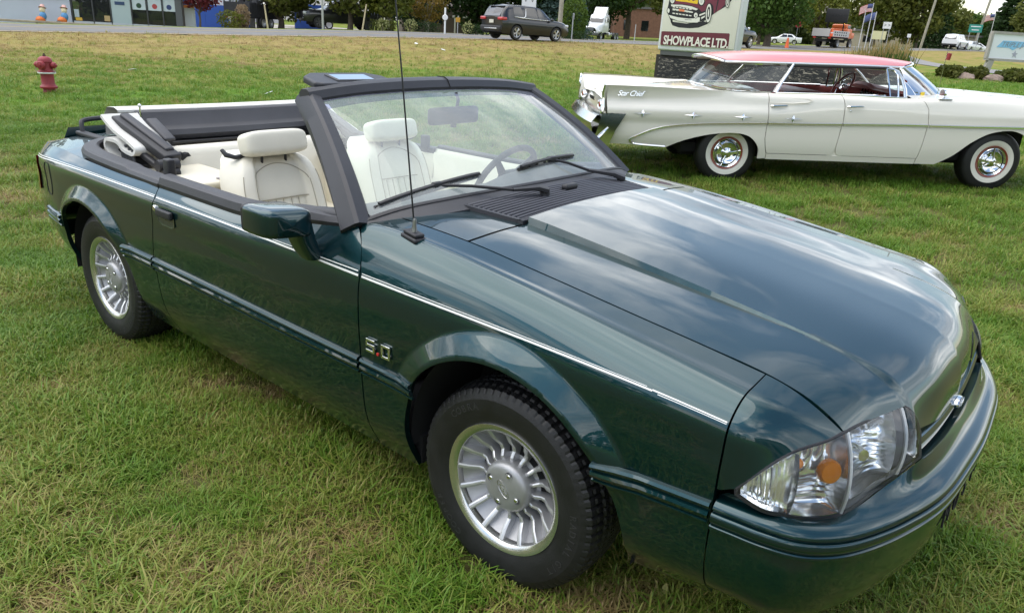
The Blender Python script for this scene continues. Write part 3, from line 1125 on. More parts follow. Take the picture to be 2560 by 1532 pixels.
# ---- side mouldings (ribbed), pin stripes, badge, handle
def moulding(parent, side, x0, x1, name='side_moulding'):
    xs = np.linspace(x0, x1, max(4, int(abs(x1 - x0) / .05)))
    ztop = SIDE(xs, np.full(len(xs), 3.0))[:, 2] - .008
    prof = [(0, 0), (-.003, .010), (-.010, .0145), (-.016, .012), (-.019, .006), (-.023, .006), (-.026, .013), (-.034, .016), (-.042, .013), (-.046, .005), (-.050, .005), (-.053, .010), (-.057, .010), (-.060, 0)]
    X, DZ = np.meshgrid(xs, np.array([q[0] for q in prof]), indexing='ij')
    ZZ = ztop[:, None] + DZ
    t = SIDE.t_at_z(X.ravel(), ZZ.ravel(), 1.0, 4.5)
    P = SIDE(X.ravel(), t).reshape(len(xs), len(prof), 3)
    P[:, :, 1] = side * (P[:, :, 1] + np.array([q[1] for q in prof])[None] - .001)
    G = P
    m = MB().grid(np.array(G), flip=(side < 0))
    for i in (0, -1):
        m.add([tuple(p) for p in G[i]], [tuple(range(len(prof)))])
    return m.build(name, PAINT, parent, auto=32)


for s_ in (-1, 1):
    moulding(fenders[s_], s_, -.565, -.318)
    moulding(fenders[s_], s_, .342, .644)
    moulding(doors[s_], s_, -1.936, -.578)
    moulding(quarters[s_], s_, -2.215, -1.95)
    moulding(quarters[s_], s_, -3.16, -2.90)
    # pin stripes: a broad and a fine line
    def st(parent, sk, x0, x1, t0, t1, nm='pin_stripe'):
        ribbon(sk, [(x, t0, t1) for x in np.linspace(x0, x1, max(3, int(abs(x1 - x0) / .04)))], nm, WHITE, parent, s_, off=.0014)
    st(quarters[s_], SIDE, -3.35, -1.877, 4.97, 5.02); st(quarters[s_], SIDE, -3.35, -1.877, 5.10, 5.145)
    st(doors[s_], SIDE, -1.860, -.578, 4.968, 5.02); st(doors[s_], SIDE, -1.860, -.582, 5.07, 5.095)
    st(fenders[s_], FEND, -.562, .46, 4.972, 5.022); st(fenders[s_], FEND, -.562, .445, 5.052, 5.072)
    st(fenders[s_], FEND, .46, .643, 4.995, 5.045); st(fenders[s_], FEND, .475, .643, 4.950, 4.970)
# short stripe on the nose corner, ending above the lamp
for s_ in (-1, 1):
    xs = np.linspace(.656, .762, 8)
    m = MB()
    for wd, dz in ((.0045, 0.0), (.0022, -.012)):
        a = []
        for x in xs:
            q = (x - .652) / .12
            w = .8585 - .004 * q - .030 * q * q
            z = .816 - .016 * q - .012 * q * q + dz
            a.append([(x, s_ * (w + .0045), z - wd), (x, s_ * (w + .0038), z + wd)])
        m.grid(np.array(a), flip=(s_ < 0))
# badge
def badge(side):
    P = FEND([-.475], [float(FEND.t_at_z([-.475], [.630], 2, 5)[0])])[0]
    T = frame_T((P[0], side * (P[1] + .003), .632), (1 if side < 0 else -1, 0, 0), (0, 0, 1))
    b = MB()
    CHR = CHROME
    def digit(V0, F0): b.add(V0, F0, T)
    def boxd(cx, cy, w, h): b.box((cx, cy, .003), (w, h, .006), T=T, bev=.0012)
    # 5
    boxd(-.036, .018, .040, .0085); boxd(-.0525, .010, .0075, .016); boxd(-.036, .0015, .040, .0085); boxd(-.0200, -.0085, .0085, .020); boxd(-.036, -.0185, .040, .0085)
    # 0
    o = b.build('badge', CHROME, fenders[side]); tag(o, 'chrome figure 5 of the fender badge'); b = MB()
    boxd(.035, .018, .040, .0085); boxd(.035, -.0185, .040, .0085); boxd(.0190, 0, .0085, .036); boxd(.0510, 0, .0085, .036)
    o = b.build('badge', CHROME, fenders[side])
    tag(o, 'chrome figure 0 of the fender badge')
    MB().box((-.001, -.0180, .003), (.009, .009, .006), T=T, bev=.001).build('badge_dot', mat('red_enamel', (.5, .03, .03), rough=.3), fenders[side])
for s_ in (-1, 1): badge(s_)


def handle(side):
    d = doors[side]
    P = SIDE([-1.76], [float(SIDE.t_at_z([-1.76], [.80], 3, 5.5)[0])])[0]
    w = P[1]
    yo = side * (w + .001)
    pocket = MB()
    # recessed paddle pocket with a rounded outline
    ring = []
    for a in np.linspace(0, 2 * pi, 40, endpoint=False):
        c, s = cos(a), sin(a)
        e = 2 / 4.0
        ring.append((-1.766 + .066 * abs(c) ** e * np.sign(c), .790 + .036 * abs(s) ** e * np.sign(s)))
    o0 = [(x, side * (w + .0025), z) for x, z in ring]
    o1 = [(-1.766 + (x + 1.766) * .93, side * (w + .0015), .790 + (z - .79) * .90) for x, z in ring]
    o2 = [(-1.766 + (x + 1.766) * .86, side * (w + .0012), .790 + (z - .79) * .78) for x, z in ring]
    pocket.grid(np.array([o0, o1, o2]), closed_v=True, flip=(side > 0))
    pocket.add([o2[i] for i in range(40)], [tuple(range(40)) if side > 0 else tuple(range(40))[::-1]])
    pocket.build('handle_pocket', mat('dark_pocket', (.02, .03, .03), rough=.25, coat=.7), d)
    MB().box((-1.762, side * (w + .010), .808), (.118, .018, .032), bev=.006).build('door_handle', BLACK, d)
    MB().lathe([(0, .006), (.010, .006), (.013, .003), (.013, -.004)], 20, T=Matrix.Translation((-1.852, side * (w + .002), .815)) @ rotm(pi / 2 * (1 if side < 0 else -1), 0, 0)).build('door_lock', CHROME, d)
for s_ in (-1, 1): handle(s_)
# fuel door outline on the right quarter
ring = []
for a in np.linspace(0, 2 * pi, 48, endpoint=False):
    c, s = cos(a), sin(a); e = .55
    x, z = -3.055 + .052 * abs(c) ** e * np.sign(c), .735 + .080 * abs(s) ** e * np.sign(s)
    t = float(SIDE.t_at_z([x], [z], 3, 5.6)[0]); q = SIDE([x], [t])[0]
    ring.append((x, -(q[1] + .0005), z))
MB().tube(ring + ring[:1], .0022, 6, cap=False).build('fuel_door_seam', LINER, quarters[-1])

# ---- belt mouldings, quarter trim, deck, tail
def belt(side):
    xs = np.linspace(-1.89, -.66, 40)
    base = SIDE(xs, np.full(40, 6.0))
    h = .048 - .020 * smooth01((xs + 1.0) / .30)
    G = []
    for i, x in enumerate(xs):
        w, z = base[i, 1], base[i, 2]
        G.append([(x, side * (w + .002), z - .003), (x, side * (w + .005), z + h[i] * .3), (x, side * (w - .004), z + h[i] * .85), (x, side * (w - .016), z + h[i]), (x, side * (w - .050), z + h[i] + .004), (x, side * (w - .062), z + h[i] - .004), (x, side * (w - .064), z - .06)])
    m = MB().grid(np.array(G), flip=(side < 0))
    m.build('belt_moulding', BLKTRIM, doors[side], auto=24)
    # curl of the moulding up to the mirror sail
    pts = [(-1.0, side * .795, .962), (-.90, side * .792, .970), (-.80, side * .786, .980), (-.73, side * .782, .985), (-.66, side * .780, .975)]
    MB().tube(pts, [.016, .022, .026, .026, .010], 10).build('mirror_sail', BLKTRIM, doors[side])


def qtrim(side):
    """black trim round the rear of the cockpit opening"""
    K = [(-1.895, .838, .890), (-2.05, .832, .889), (-2.20, .828, .889), (-2.42, .820, .890), (-2.64, .806, .892), (-2.79, .772, .898), (-2.88, .70, .905), (-2.925, .58, .914), (-2.945, .40, .924), (-2.95, 0, .932)]
    f = pchip(np.linspace(0, 1, len(K)), np.array(K))
    c = f(np.linspace(0, 1, 60))
    tan = np.gradient(c, axis=0); tan /= np.linalg.norm(tan, axis=1)[:, None]
    inn = np.cross(np.array([0, 0, 1.0]), tan); inn /= np.linalg.norm(inn, axis=1)[:, None]
    inn = -inn
    chk = inn[0, 1] > 0
    if chk: inn = -inn
    wd = .075
    step = np.where(np.linspace(0, 1, 60) < .23, .82, 1.0)[:, None]
    up = np.array([0, 0, 1.0])
    rows_ = [c - inn * .004 - up * .006, c - inn * .006 + up * .012, c + inn * .004 + up * .030 * step, c + inn * .014 + up * .036 * step, c + inn * (wd - .012) + up * .040 * step, c + inn * wd + up * .034 * step, c + inn * (wd + .004) - up * .05]
    G = np.stack(rows_, 1)
    G[:, :, 1] *= side
    m = MB().grid(G, flip=(side < 0))
    o = m.build('cockpit_trim', BLKTRIM, quarters[side], auto=22)
    G = np.stack([c + inn * (wd + .003) - up * .0, c + inn * (wd + .03) - up * .16, c + inn * (wd + .03) - up * .5], 1)
    G[:, :, 1] *= side
    MB().grid(G, flip=(side < 0)).build('cockpit_lining', CREAM, quarters[side])


for s_ in (-1, 1): belt(s_); qtrim(s_)
DK = []
for w, z0, z1 in ((None, 0, 0), (.66, .905, .888), (.45, .922, .905), (.2, .932, .915), (0, .935, .918)):
    if w is None: DK.append(cut(G_, -3.42, -2.60))
    else: DK.append([(-3.42, -3.42, w * .98, z1 - .02), (-3.30, -3.30, w, z1), (-2.80, -2.80, w, z0), (-2.60, -2.60, w, z0)])
DECK = Skin(DK)
us = np.linspace(-3.40, -2.60, 40); ts = np.linspace(0, 4, 30)
U, T = np.meshgrid(us, ts, indexing='ij')
P = DECK(U.ravel(), T.ravel()).reshape(40, 30, 3)
keep = P[:, :, 1] * 0
L = P.copy(); L[:, :, 1] *= -1
G = np.concatenate([L, P[:, ::-1][:, 1:]], 1)
m = MB()
V = G.reshape(-1, 3); nv = G.shape[1]; F = []
for i in range(39):
    for j in range(nv - 1):
        c = (G[i, j] + G[i + 1, j + 1]) / 2
        lim = -2.90 if abs(c[1]) < .60 else -2.90 + (abs(c[1]) - .60) * 1.1
        if c[0] < lim: F.append((i * nv + j, (i + 1) * nv + j, (i + 1) * nv + j + 1, i * nv + j + 1))
m.add(V, F)
deck = m.build('trunk_deck', PAINT, car)
# tail: rear face, lamp corners, rear bumper
zs = np.linspace(.33, .93, 14)
tailw = SIDE(np.full(14, -3.40), SIDE.t_at_z(np.full(14, -3.40), np.minimum(zs, .86), 0, 6))[:, 1]
G = []
for s in np.linspace(-1, 1, 41):
    prof = []
    for z, w in zip(zs, tailw):
        prof.append((-3.40 - .07 * (1 - s * s), s * w * (1 if z <= .87 else .97), z if abs(s) < .9 else min(z, .865)))
    G.append(prof)
MB().grid(np.array(G), flip=True).build('tail_panel', PAINT, car)
for s_ in (-1, 1):
    m = MB()
    G = []
    for z in np.linspace(.615, .795, 10):
        t = float(SIDE.t_at_z([-3.30], [z], 2, 6)[0])
        row = []
        for x in (-3.425, -3.40, -3.36, -3.33):
            w = float(SIDE([x if x > -3.415 else -3.415], [t])[0, 1])
            row.append((x, s_ * (w + .008), z))
        row[0] = (-3.44, s_ * .55, z)
        G.append(row)
    MB().grid(np.array(G), flip=(s_ > 0)).build('tail_lamp', REDLENS, car)
m = MB().box((-3.43, 0, .50), (.16, 1.50, .16), bev=.05)
m.build('rear_bumper', PAINT, car)
# luggage rack on the deck
rk = empty('luggage_rack', (0, 0, 0), parent=car)
pts = [(-3.30, -.56, .900), (-3.325, -.555, .955), (-3.345, -.53, .975), (-3.36, -.40, .982), (-3.37, 0, .985), (-3.36, .40, .982), (-3.345, .53, .975), (-3.325, .555, .955), (-3.30, .56, .900)]
fp = pchip(np.linspace(0, 1, len(pts)), np.array(pts))
MB().tube([tuple(q) for q in fp(np.linspace(0, 1, 50))], .013, 8).build('rack_rail', BLACK, rk)
for s_ in (-1, 1):
    MB().box((-3.13, s_ * .565, .912), (.42, .045, .022), bev=.008).build('rack_runner', BLACK, rk)

# ---- wheels
def tyre_mesh():
    R0 = .326
    prof = [(.196, -.085), (.205, -.098), (.225, -.106), (.258, -.112), (.285, -.110), (.302, -.103), (.314, -.094)]
    n = 288
    trd = np.linspace(-.094, .094, 33)
    V = []; F = []
    full = [(r, h, 0) for r, h in prof] + [(None, h, 1) for h in trd[1:-1]] + [(r, -h, 0) for r, h in prof[::-1]]
    k = len(full)
    for i in range(n):
        a = 2 * pi * i / n
        ph = i % 6
        for q, (r, h, tr) in enumerate(full):
            if tr:
                e = abs(h) / .094
                r_ = R0 - .012 * e ** 3.2
                j = q - len(prof)
                if any(abs(h - g) < .0032 for g in (-.047, -.0175, .0175, .047)): r_ -= .009
                elif abs(abs(h) - .079) < .003: r_ -= .004
                elif e > .55:
                    if (i + (2 if h > 0 else 0)) % 4 == 0: r_ -= .0075
                else:
                    if (i + int(h * 420)) % 4 == 0: r_ -= .0055
            else:
                r_ = r
                if r_ > .295 and (i % 4) == 0: r_ -= .0035
            V.append((r_ * cos(a), h, r_ * sin(a)))
    for i in range(n):
        j = (i + 1) % n
        for q in range(k - 1):
            F.append((i * k + q, i * k + q + 1, j * k + q + 1, j * k + q))
    return V, F


TYRE_VF = tyre_mesh()


def make_wheel():
    """right-hand wheel about its hub, face towards -y"""
    w = empty('wheel', (0, 0, 0), parent=car)
    ty = meshobj('tyre', TYRE_VF[0], TYRE_VF[1], RUBBER, w, True, auto=16)
    rm = MB()
    rm.lathe([(.196, .10), (.190, .07), (.168, .03), (.170, -.04), (.186, -.080)], 64, axis='y').build('rim_barrel', ALLOY, w)
    MB().lathe([(.180, -.070), (.1805, -.090), (.183, -.094), (.200, -.101), (.2065, -.1025), (.2085, -.099), (.207, -.088)], 96, axis='y').build('rim_lip', ALLOYLIP, w)
    MB().lathe([(.200, .02), (.0, .02)], 48, axis='y').build('brake_disc', mat('brake_dark', (.03, .03, .032), rough=.5, metal=.5), w)
    # fins: broad vanes, bent, with a machined edge
    nf = 16
    V, F = [], []
    prof = [(.074, -.058), (.092, -.060), (.110, -.050), (.124, -.052), (.150, -.072), (.182, -.088)]      # (radius, face height)
    ledge = []
    for q, (r, h) in enumerate(prof):
        tw = .0042 + .0020 * (q == 0) + .0007 * q
        V += [(r, h, -tw * 1.1), (r, h - .002, -tw * .45), (r, h - .002, tw * .45), (r, h, tw * 1.1), (r, h + .050, tw * 1.5), (r, h + .050, -tw * 1.5)]
    for q in range(len(prof) - 1):
        for j in range(6):
            a, b = q * 6 + j, q * 6 + (j + 1) % 6
            F.append((a, b, b + 6, a + 6))
    fin0 = None
    for i in range(nf):
        if fin0 is None:
            fin0 = meshobj('fin', V, F, ALLOYF, w, True, auto=20); f = fin0
        else:
            f = fin0.copy(); COL.objects.link(f); f.parent = w
        f.rotation_euler = (0, 2 * pi * i / nf, 0)
    # sloping dish between the fins, with slots near the hub
    D = MB()
    for i in range(nf):
        a0, a1 = 2 * pi * (i + .20) / nf, 2 * pi * (i + .80) / nf
        G = []
        for a in np.linspace(2 * pi * i / nf, 2 * pi * (i + 1) / nf, 5):
            G.append([(r * cos(a), h, r * sin(a)) for r, h in ((.182, -.070), (.160, -.048), (.128, -.022))])
        D.grid(np.array(G))
    D.lathe([(.098, -.028), (.07, -.040), (.0, -.04)], 48, axis='y')
    D.build('rim_dish', ALLOY, w)  # darker silver than the fins puts shade into the dish pockets
    MB().lathe([(.131, -.0235), (.110, -.024), (.094, -.030)], 48, axis='y').build('dark_slot_ring', LINER, w)  # added black ring stands in for the dark depth of the slots
    cap = MB().lathe([(.0, -.092), (.045, -.0915), (.064, -.089), (.074, -.084), (.0805, -.074), (.082, -.058), (.082, -.03)], 64, axis='y').build('hub_cap', ALLOY, w)
    DK_ = mat('lug_recess', (.10, .10, .105), rough=.5, metal=.4)
    for i in range(4):
        a = pi / 4 + i * pi / 2 + .45
        c = Vector((.052 * cos(a), -.0903, .052 * sin(a)))
        MB().lathe([(.0135, -.0006), (.0115, .0005), (0, .0005)], 20, T=Matrix.Translation(c), axis='y').build('lug_recess', DK_, w)
        MB().lathe([(0, -.004), (.0055, -.0035), (.0075, -.001), (.008, .002)], 12, T=Matrix.Translation(c), axis='y').build('lug_nut', CHROME, w)
    # oval with script, raised on the cap
    T = frame_T((0, -.0926, 0), (cos(.9), 0, -sin(.9)), (sin(.9), 0, cos(.9)))
    ring = [T @ Vector((.030 * cos(a), .0135 * sin(a), 0)) for a in np.linspace(0, 2 * pi, 40)]
    MB().tube([tuple(p) for p in ring], .0008, 5, cap=False).build('cap_oval', ALLOYLIP, w)
    letters('Ford', .021, 'cap_script', ALLOYLIP, w, T, extrude=.0006, shear=.3)
    # raised sidewall lettering
    tx = MB()
    def arc_text(s, start, step, r):
        for i, ch in enumerate(s):
            if ch == ' ': continue
            a = start - step * i
            Vt, Ft = text_mesh(ch, .030, .0007)
            if not Vt: continue
            er, et = Vector((cos(a), 0, sin(a))), Vector((sin(a), 0, -cos(a)))
            M = frame_T(er * r + Vector((0, -.1115, 0)), et, er)
            tx.add(Vt, Ft, M)
    arc_text('COBRA', radians(135), .095, .262)
    arc_text('RADIAL G/T', radians(8), .095, .262)
    arc_text('COOPER', radians(235), .095, .262)
    tag(tx.build('sidewall_lettering', mat('tyre_letters', (.030, .030, .031), rough=.45), ty, smooth=False), kind='stuff')
    return w


wheel0 = make_wheel()
WY = .724
for i, (x, s, st_) in enumerate(((0, -1, .019), (-2.553, -1, 0), (0, 1, .019), (-2.553, 1, 0))):
    w = wheel0 if i == 0 else copy_tree(wheel0, car)
    w.location = (x, s * WY, .318)
    w.rotation_euler = (0, (0, .55, .2, .8)[i], st_ + (pi if s > 0 else 0))
    w.rotation_mode = 'YXZ' if False else 'XYZ'
# wheel wells and floor pan
for cx, cz, R in (FA, RA):
    for s in (-1, 1):
        m = MB()
        an_ = np.linspace(-.12, pi + .12, 30)
        G = [[(cx + (R + .012) * cos(a), s * w_, cz + (R + .012) * sin(a)) for w_ in (.815, .50)] for a in an_]
        m.grid(np.array(G))
        m.add([(cx + (R + .02) * cos(a), s * .50, cz + (R + .02) * sin(a)) for a in an_], [tuple(range(30))])
        m.build('wheel_well', LINER, car)
m = MB().box((-1.45, 0, .265), (3.5, 1.20, .06)).box((-1.25, 0, .27), (1.75, 1.56, .10))
m.build('underbody', LINER, car)

# ---- windshield frame, glass, visor, mirror
ws = empty('windshield', (0, 0, 0), parent=car)
bot = pchip([-1, -.82, -.55, 0, .55, .82, 1], np.array([(-.655, -.775, .983), (-.615, -.66, 1.012), (-.565, -.45, 1.032), (-.53, 0, 1.042), (-.565, .45, 1.032), (-.615, .66, 1.012), (-.655, .775, .983)]))
topc = pchip([-1, -.6, 0, .6, 1], np.array([(-1.108, -.612, 1.312), (-1.10, -.40, 1.333), (-1.09, 0, 1.343), (-1.10, .40, 1.333), (-1.108, .612, 1.312)]))
us = np.linspace(-1, 1, 41)


def wsp(u, q, off=0.0):
    a, b = bot(np.array(u)), topc(np.array(u))
    p = a + (b - a) * q
    bul = .020 * 4 * q * (1 - q)
    return p + np.array([.56, 0, .83]) * (bul + off)


G = np.array([[wsp(u, q) for q in np.linspace(0, .885, 18)] for u in us])
MB().grid(G).build('windshield_glass', WSGLASS, ws)
G = np.array([[wsp(u, q) for q in np.linspace(.885, 1, 5)] for u in us])
MB().grid(G).build('shade_band', glass_mat('shade_band_glass', (.42, .46, .66), film=.16, ior=1.5, filmcol=(.75, .78, .95)), ws)


def frame_bar(fn, prof, name, mt, n=30, flip=False):
    """prof: list of (local offsets) evaluated by fn(s) -> list of points"""
    G = np.array([fn(s) for s in np.linspace(0, 1, n)])
    mm = MB().grid(G, closed_v=True, flip=flip)
    k = G.shape[1]
    mm.add([tuple(q) for q in G[0]], [tuple(range(k))]); mm.add([tuple(q) for q in G[-1]], [tuple(range(k))[::-1]])
    return mm.build(name, mt, ws, auto=22)


for s_ in (-1, 1):
    def pil(q, s_=s_):
        i = wsp(-1, q); i = np.array([i[0], -i[1], i[2]])       # |y| coordinates
        k = 1 - .25 * q
        pts = [i + [0, -.020 * k, .006], i + [.004, -.010, .014], i + [-.002, .030 * k, .022], i + [-.010, .042 * k, .018], i + [-.060 * k, .058 * k, -.012], i + [-.075 * k, .045, -.03], i + [-.045, .0, -.035]]
        return [(p[0], s_ * p[1], p[2]) for p in pts]
    frame_bar(lambda q: pil(-.035 + q * 1.10), None, 'a_pillar', BLKTRIM, flip=(s_ > 0))


def hdr(s):
    u = -1.0 + 2 * s
    c = topc(np.array(u)); e = abs(u) ** 3
    b = np.array([-.004 * e, .034 * np.sign(u) * e, -.004 * e])
    kx = 1 - .45 * e
    return [tuple(c + b + d * np.array([kx, 1, 1])) for d in (np.array([.016, 0, -.010]), np.array([.020, 0, .004]), np.array([.004, 0, .030]), np.array([-.020, 0, .038]), np.array([-.075, 0, .036]), np.array([-.10, 0, .022]), np.array([-.09, 0, -.012]), np.array([-.03, 0, -.014]))]


frame_bar(hdr, None, 'windshield_header', BLKTRIM, 50, flip=True)
MB().tube([tuple(topc(np.array(.03)) + np.array(d)) for d in ((.0225, 0, .002), (.0065, 0, .031), (-.018, .004, .0395), (-.075, .02, .037))], .0022, 5).build('header_joint', LINER, ws)
# black seal round the glass
lo_ = [tuple(wsp(u, .0, .004)) for u in us]; hi_ = [tuple(wsp(u, 1, .002)) for u in us[::-1]]
MB().tube(lo_ + [tuple(wsp(1, q, .004)) for q in np.linspace(.1, .9, 9)] + hi_ + [tuple(wsp(-1, q, .004)) for q in np.linspace(.9, .1, 9)] + lo_[:1], .009, 6, cap=False).build('glass_seal', BLACK, ws)
# black finisher below the glass
G = []
for u in np.linspace(-1.02, 1.02, 45):
    c = bot(np.clip(np.array(u), -1, 1))
    sy = np.sign(u) * max(0, abs(u) - 1) * .5
    fw = .060 + .02 * (1 - abs(u))
    G.append([tuple(c + np.array([-.012, sy, .010])), tuple(c + np.array([.012, sy, .004])), tuple(c + np.array([fw * .7, sy, -.012])), tuple(c + np.array([fw, sy, -.020])), tuple(c + np.array([fw + .002, sy, -.040]))])
MB().grid(np.array(G), flip=True).build('lower_finisher', BLKTRIM, ws, auto=50)
# sun visors flipped up over the header; the passenger one carries a mirror
vz = empty('sun_visor', (0, 0, 0), parent=car)
T = Matrix.Translation((-1.200, -.395, 1.352)) @ rotm(0, radians(10), radians(-3))
vp = [(-.075, -.13), (-.03, -.185), (.06, -.195), (.078, -.17), (.078, .17), (.06, .185), (-.03, .17), (-.075, .12)]
bmv = MB().prism([(a, b) for a, b in vp], .026, T=T).build('visor_pad', BLKTRIM, vz, smooth=False)
bevel(bmv, .008, 3)
MB().box((.010, .0, .0275), (.088, .185, .004), T=T, bev=.0015).build('mirror_frame', BLACK, vz)
MB().box((.010, .0, .0302), (.070, .160, .002), T=T).build('vanity_mirror', mat('mirror_silver', (.9, .9, .9), rough=.02, metal=1), vz)
# rear-view mirror
rv = empty('rear_view_mirror', (0, 0, 0), parent=car)
MB().box((-1.025, .0, 1.238), (.035, .285, .070), bev=.017).build('mirror_shell', BLACK, rv)
MB().tube([(-1.03, .02, 1.255), (-1.03, .03, 1.30), (-1.045, .03, 1.325)], .007, 8).build('mirror_stem', BLACK, rv)
MB().box((-1.03, .005, 1.198), (.02, .022, .02), bev=.004).build('mirror_tab', BLACK, rv)

# ---- cowl vent grille with slats
cg = empty('cowl_grille', (0, 0, 0), parent=car)
def cgp(a, b, dz=0.0):
    """a: 0 front .. 1 rear, b: -1..1 across"""
    yf, yr = .428, .47
    y = lerp(yf, yr, a) * b
    x = lerp(-.300, -.565, a) + (.03 * a) * (1 - b * b)
    z = lerp(1.004, 1.020, a) + .018 * (1 - b * b) + dz
    return (x, y, z)
G = np.array([[cgp(a, b, -.008) for b in np.linspace(-1, 1, 30)] for a in np.linspace(-.02, 1.05, 12)])
MB().grid(G).build('grille_tray', BLACK, cg)
SLATM = mat('sun_faded_plastic', (.062, .062, .072), rough=.42, var=.15, vscale=12)
nsl = 12
for i in range(nsl):
    a = .10 + i * .073
    pts = []
    w = .0062
    G = []
    for b in np.linspace(-.965, .965, 30):
        c = np.array(cgp(a, b))
        G.append([c + [w, 0, -.008], c + [w * .7, 0, .003], c + [0, 0, .0055], c + [-w * .7, 0, .003], c + [-w, 0, -.008]])
    G = np.array(G)
    mm = MB().grid(G)
    mm.add([tuple(p) for p in G[0]], [(0, 1, 2, 3, 4)]); mm.add([tuple(p) for p in G[-1]], [(4, 3, 2, 1, 0)])
    mm.build('slat', SLATM, cg)
for (a0, a1, nm) in ((-.03, .06, 'grille_front_edge'), (.975, 1.06, 'grille_rear_edge')):
    G = np.array([[cgp(a0, b, -.012), cgp(a0, b, .002), cgp((a0 + a1) / 2, b, .007), cgp(a1, b, .002), cgp(a1, b, -.012)] for b in np.linspace(-1, 1, 30)])
    MB().grid(G).build(nm, BLKTRIM, cg)
for b0 in (-1, .965):
    G = np.array([[cgp(a, b0, -.012), cgp(a, b0 + .004, .004), cgp(a, b0 + .031, .004), cgp(a, b0 + .035, -.012)] for a in np.linspace(-.03, 1.05, 16)])
    MB().grid(G).build('grille_end', BLKTRIM, cg)
MB().box(cgp(.56, .05, .012), (.030, .075, .022), T=None, bev=.009).build('washer_nozzle', BLACK, cg)

# ---- wipers
def wiper(pivot, blade, knee):
    wp = empty('wiper', (0, 0, 0), parent=car)
    p, k = np.array(pivot), np.array(knee)
    b0, b1 = np.array(blade[0]), np.array(blade[1])
    mid = b0 * .45 + b1 * .55 + np.array([.012, 0, .022])
    MB().tube([tuple(p + [0, 0, -.012]), tuple(p + [0, 0, .028])], [.020, .016], 12).build('wiper_pivot', BLACK, wp)
    m = MB().tube([tuple(p + [.012, 0, .020]), tuple(p + (k - p) * .25 + [0, 0, .026]), tuple(k + [0, 0, .012])], [.021, .019, .011], 6, flat=.62)
    m.build('wiper_arm', BLACK, wp)
    MB().tube([tuple(k + [0, 0, .012]), tuple(k * .45 + mid * .55 + [0, 0, .010]), tuple(mid)], [.006, .0055, .0055], 6).build('arm_rod', BLACK, wp)
    d = b1 - b0
    n = 14
    arc = lambda q, h: b0 + d * q + np.array([.45, 0, .89]) * h
    m = MB()
    m.tube([tuple(arc(q, .020 + .020 * 4 * q * (1 - q) * .5)) for q in np.linspace(.03, .97, n)], [.0085] + [.0105] * (n - 2) + [.0085], 6, flat=.7)
    m.build('blade_frame', BLACK, wp)
    for q in np.linspace(.05, .95, 8):
        MB().cyl(tuple(arc(q, .006)), tuple(arc(q, .024)), .005, n=6).build('blade_claw', BLACK, wp)
    MB().tube([tuple(arc(q, .008)) for q in np.linspace(0, 1, n)], [.006] * n, 6, flat=1.2).build('blade_rubber', RUBBER, wp)
    MB().box(tuple(mid + [0, 0, .002]), (.022, .040, .020), bev=.004).build('blade_clip', BLACK, wp)


wiper((-.425, -.140, 1.030), ((-.676, -.725, 1.012), (-.622, -.275, 1.078)), (-.475, -.262, 1.045))
wiper((-.440, .405, 1.012), ((-.600, -.090, 1.083), (-.648, .335, 1.085)), (-.53, .285, 1.050))

# ---- antenna on the right fender
an = empty('antenna', (0, 0, 0), parent=car)
ax_, ay_ = -.437, -.772
az_ = .974
T = Matrix.Translation((ax_, ay_, az_)) @ rotm(0, radians(5), radians(-8))
MB().box((0, 0, .006), (.078, .046, .016), T=T, bev=.006).build('antenna_base', BLACK, an)
MB().box((0, 0, .020), (.066, .036, .012), T=T, bev=.005).build('antenna_foot', BLACK, an)
MB().lathe([(.011, .024), (.009, .034), (.0065, .044), (.006, .060), (.0035, .068)], 14, T=T).build('antenna_spring', mat('dull_steel', (.30, .30, .31), rough=.3, metal=.9), an)
MB().tube([(ax_, ay_, az_ + .06), (ax_ - .045, ay_ - .006, az_ + .45), (ax_ - .100, ay_ - .014, az_ + .90)], [.0027, .0024, .0018], 6).build('antenna_mast', mat('dark_steel', (.03, .03, .035), rough=.35, metal=.6), an)

# ---- door mirror
mr_ = empty('door_mirror', (0, 0, 0), parent=car)
def sq(c, e): return abs(c) ** (2 / e) * (1 if c >= 0 else -1)
G = []
for x, sc in ((-.890, .975), (-.872, 1.0), (-.835, 1.0), (-.805, .985), (-.780, .93), (-.764, .80), (-.757, .55), (-.755, .02)):
    row = []
    for a in np.linspace(0, 2 * pi, 48, endpoint=False):
        k = 1 - (1 - sc) * .75
        yy_ = .976 + .090 * sc * sq(cos(a), 6.5)
        zz_ = .984 + .047 * k * sq(sin(a), 6.5) + .10 * (yy_ - .985) if sc > .05 else .984
        row.append((x, -yy_, zz_))
    G.append(row)
MB().grid(np.array(G), closed_v=True).build('mirror_shell', PAINT, mr_, auto=60)
b0 = G[0]
MB().grid(np.array([b0, [(x - .014, .98 * (y + .976) - .976, z) for x, y, z in b0]]), closed_v=True, flip=True).build('mirror_rim', BLACK, mr_)
MB().add([(x - .006, y, z) for x, y, z in b0], [tuple(range(48))]).build('mirror_glass', CHROME, mr_)
G = []
for z, x0, x1, y0, y1 in ((.975, -.855, -.768, .960, .888), (.945, -.858, -.770, .950, .880), (.915, -.858, -.772, .938, .870), (.885, -.855, -.770, .925, .860), (.862, -.850, -.770, .912, .850), (.850, -.846, -.772, .905, .846)):
    G.append([((x0 + x1) / 2 + (x1 - x0) / 2 * sq(cos(a), 4), -((y0 + y1) / 2 + (y0 - y1) / 2 * sq(sin(a), 4)), z) for a in np.linspace(0, 2 * pi, 32, endpoint=False)])
MB().grid(np.array(G), closed_v=True).build('mirror_stalk', PAINT, mr_, auto=60)

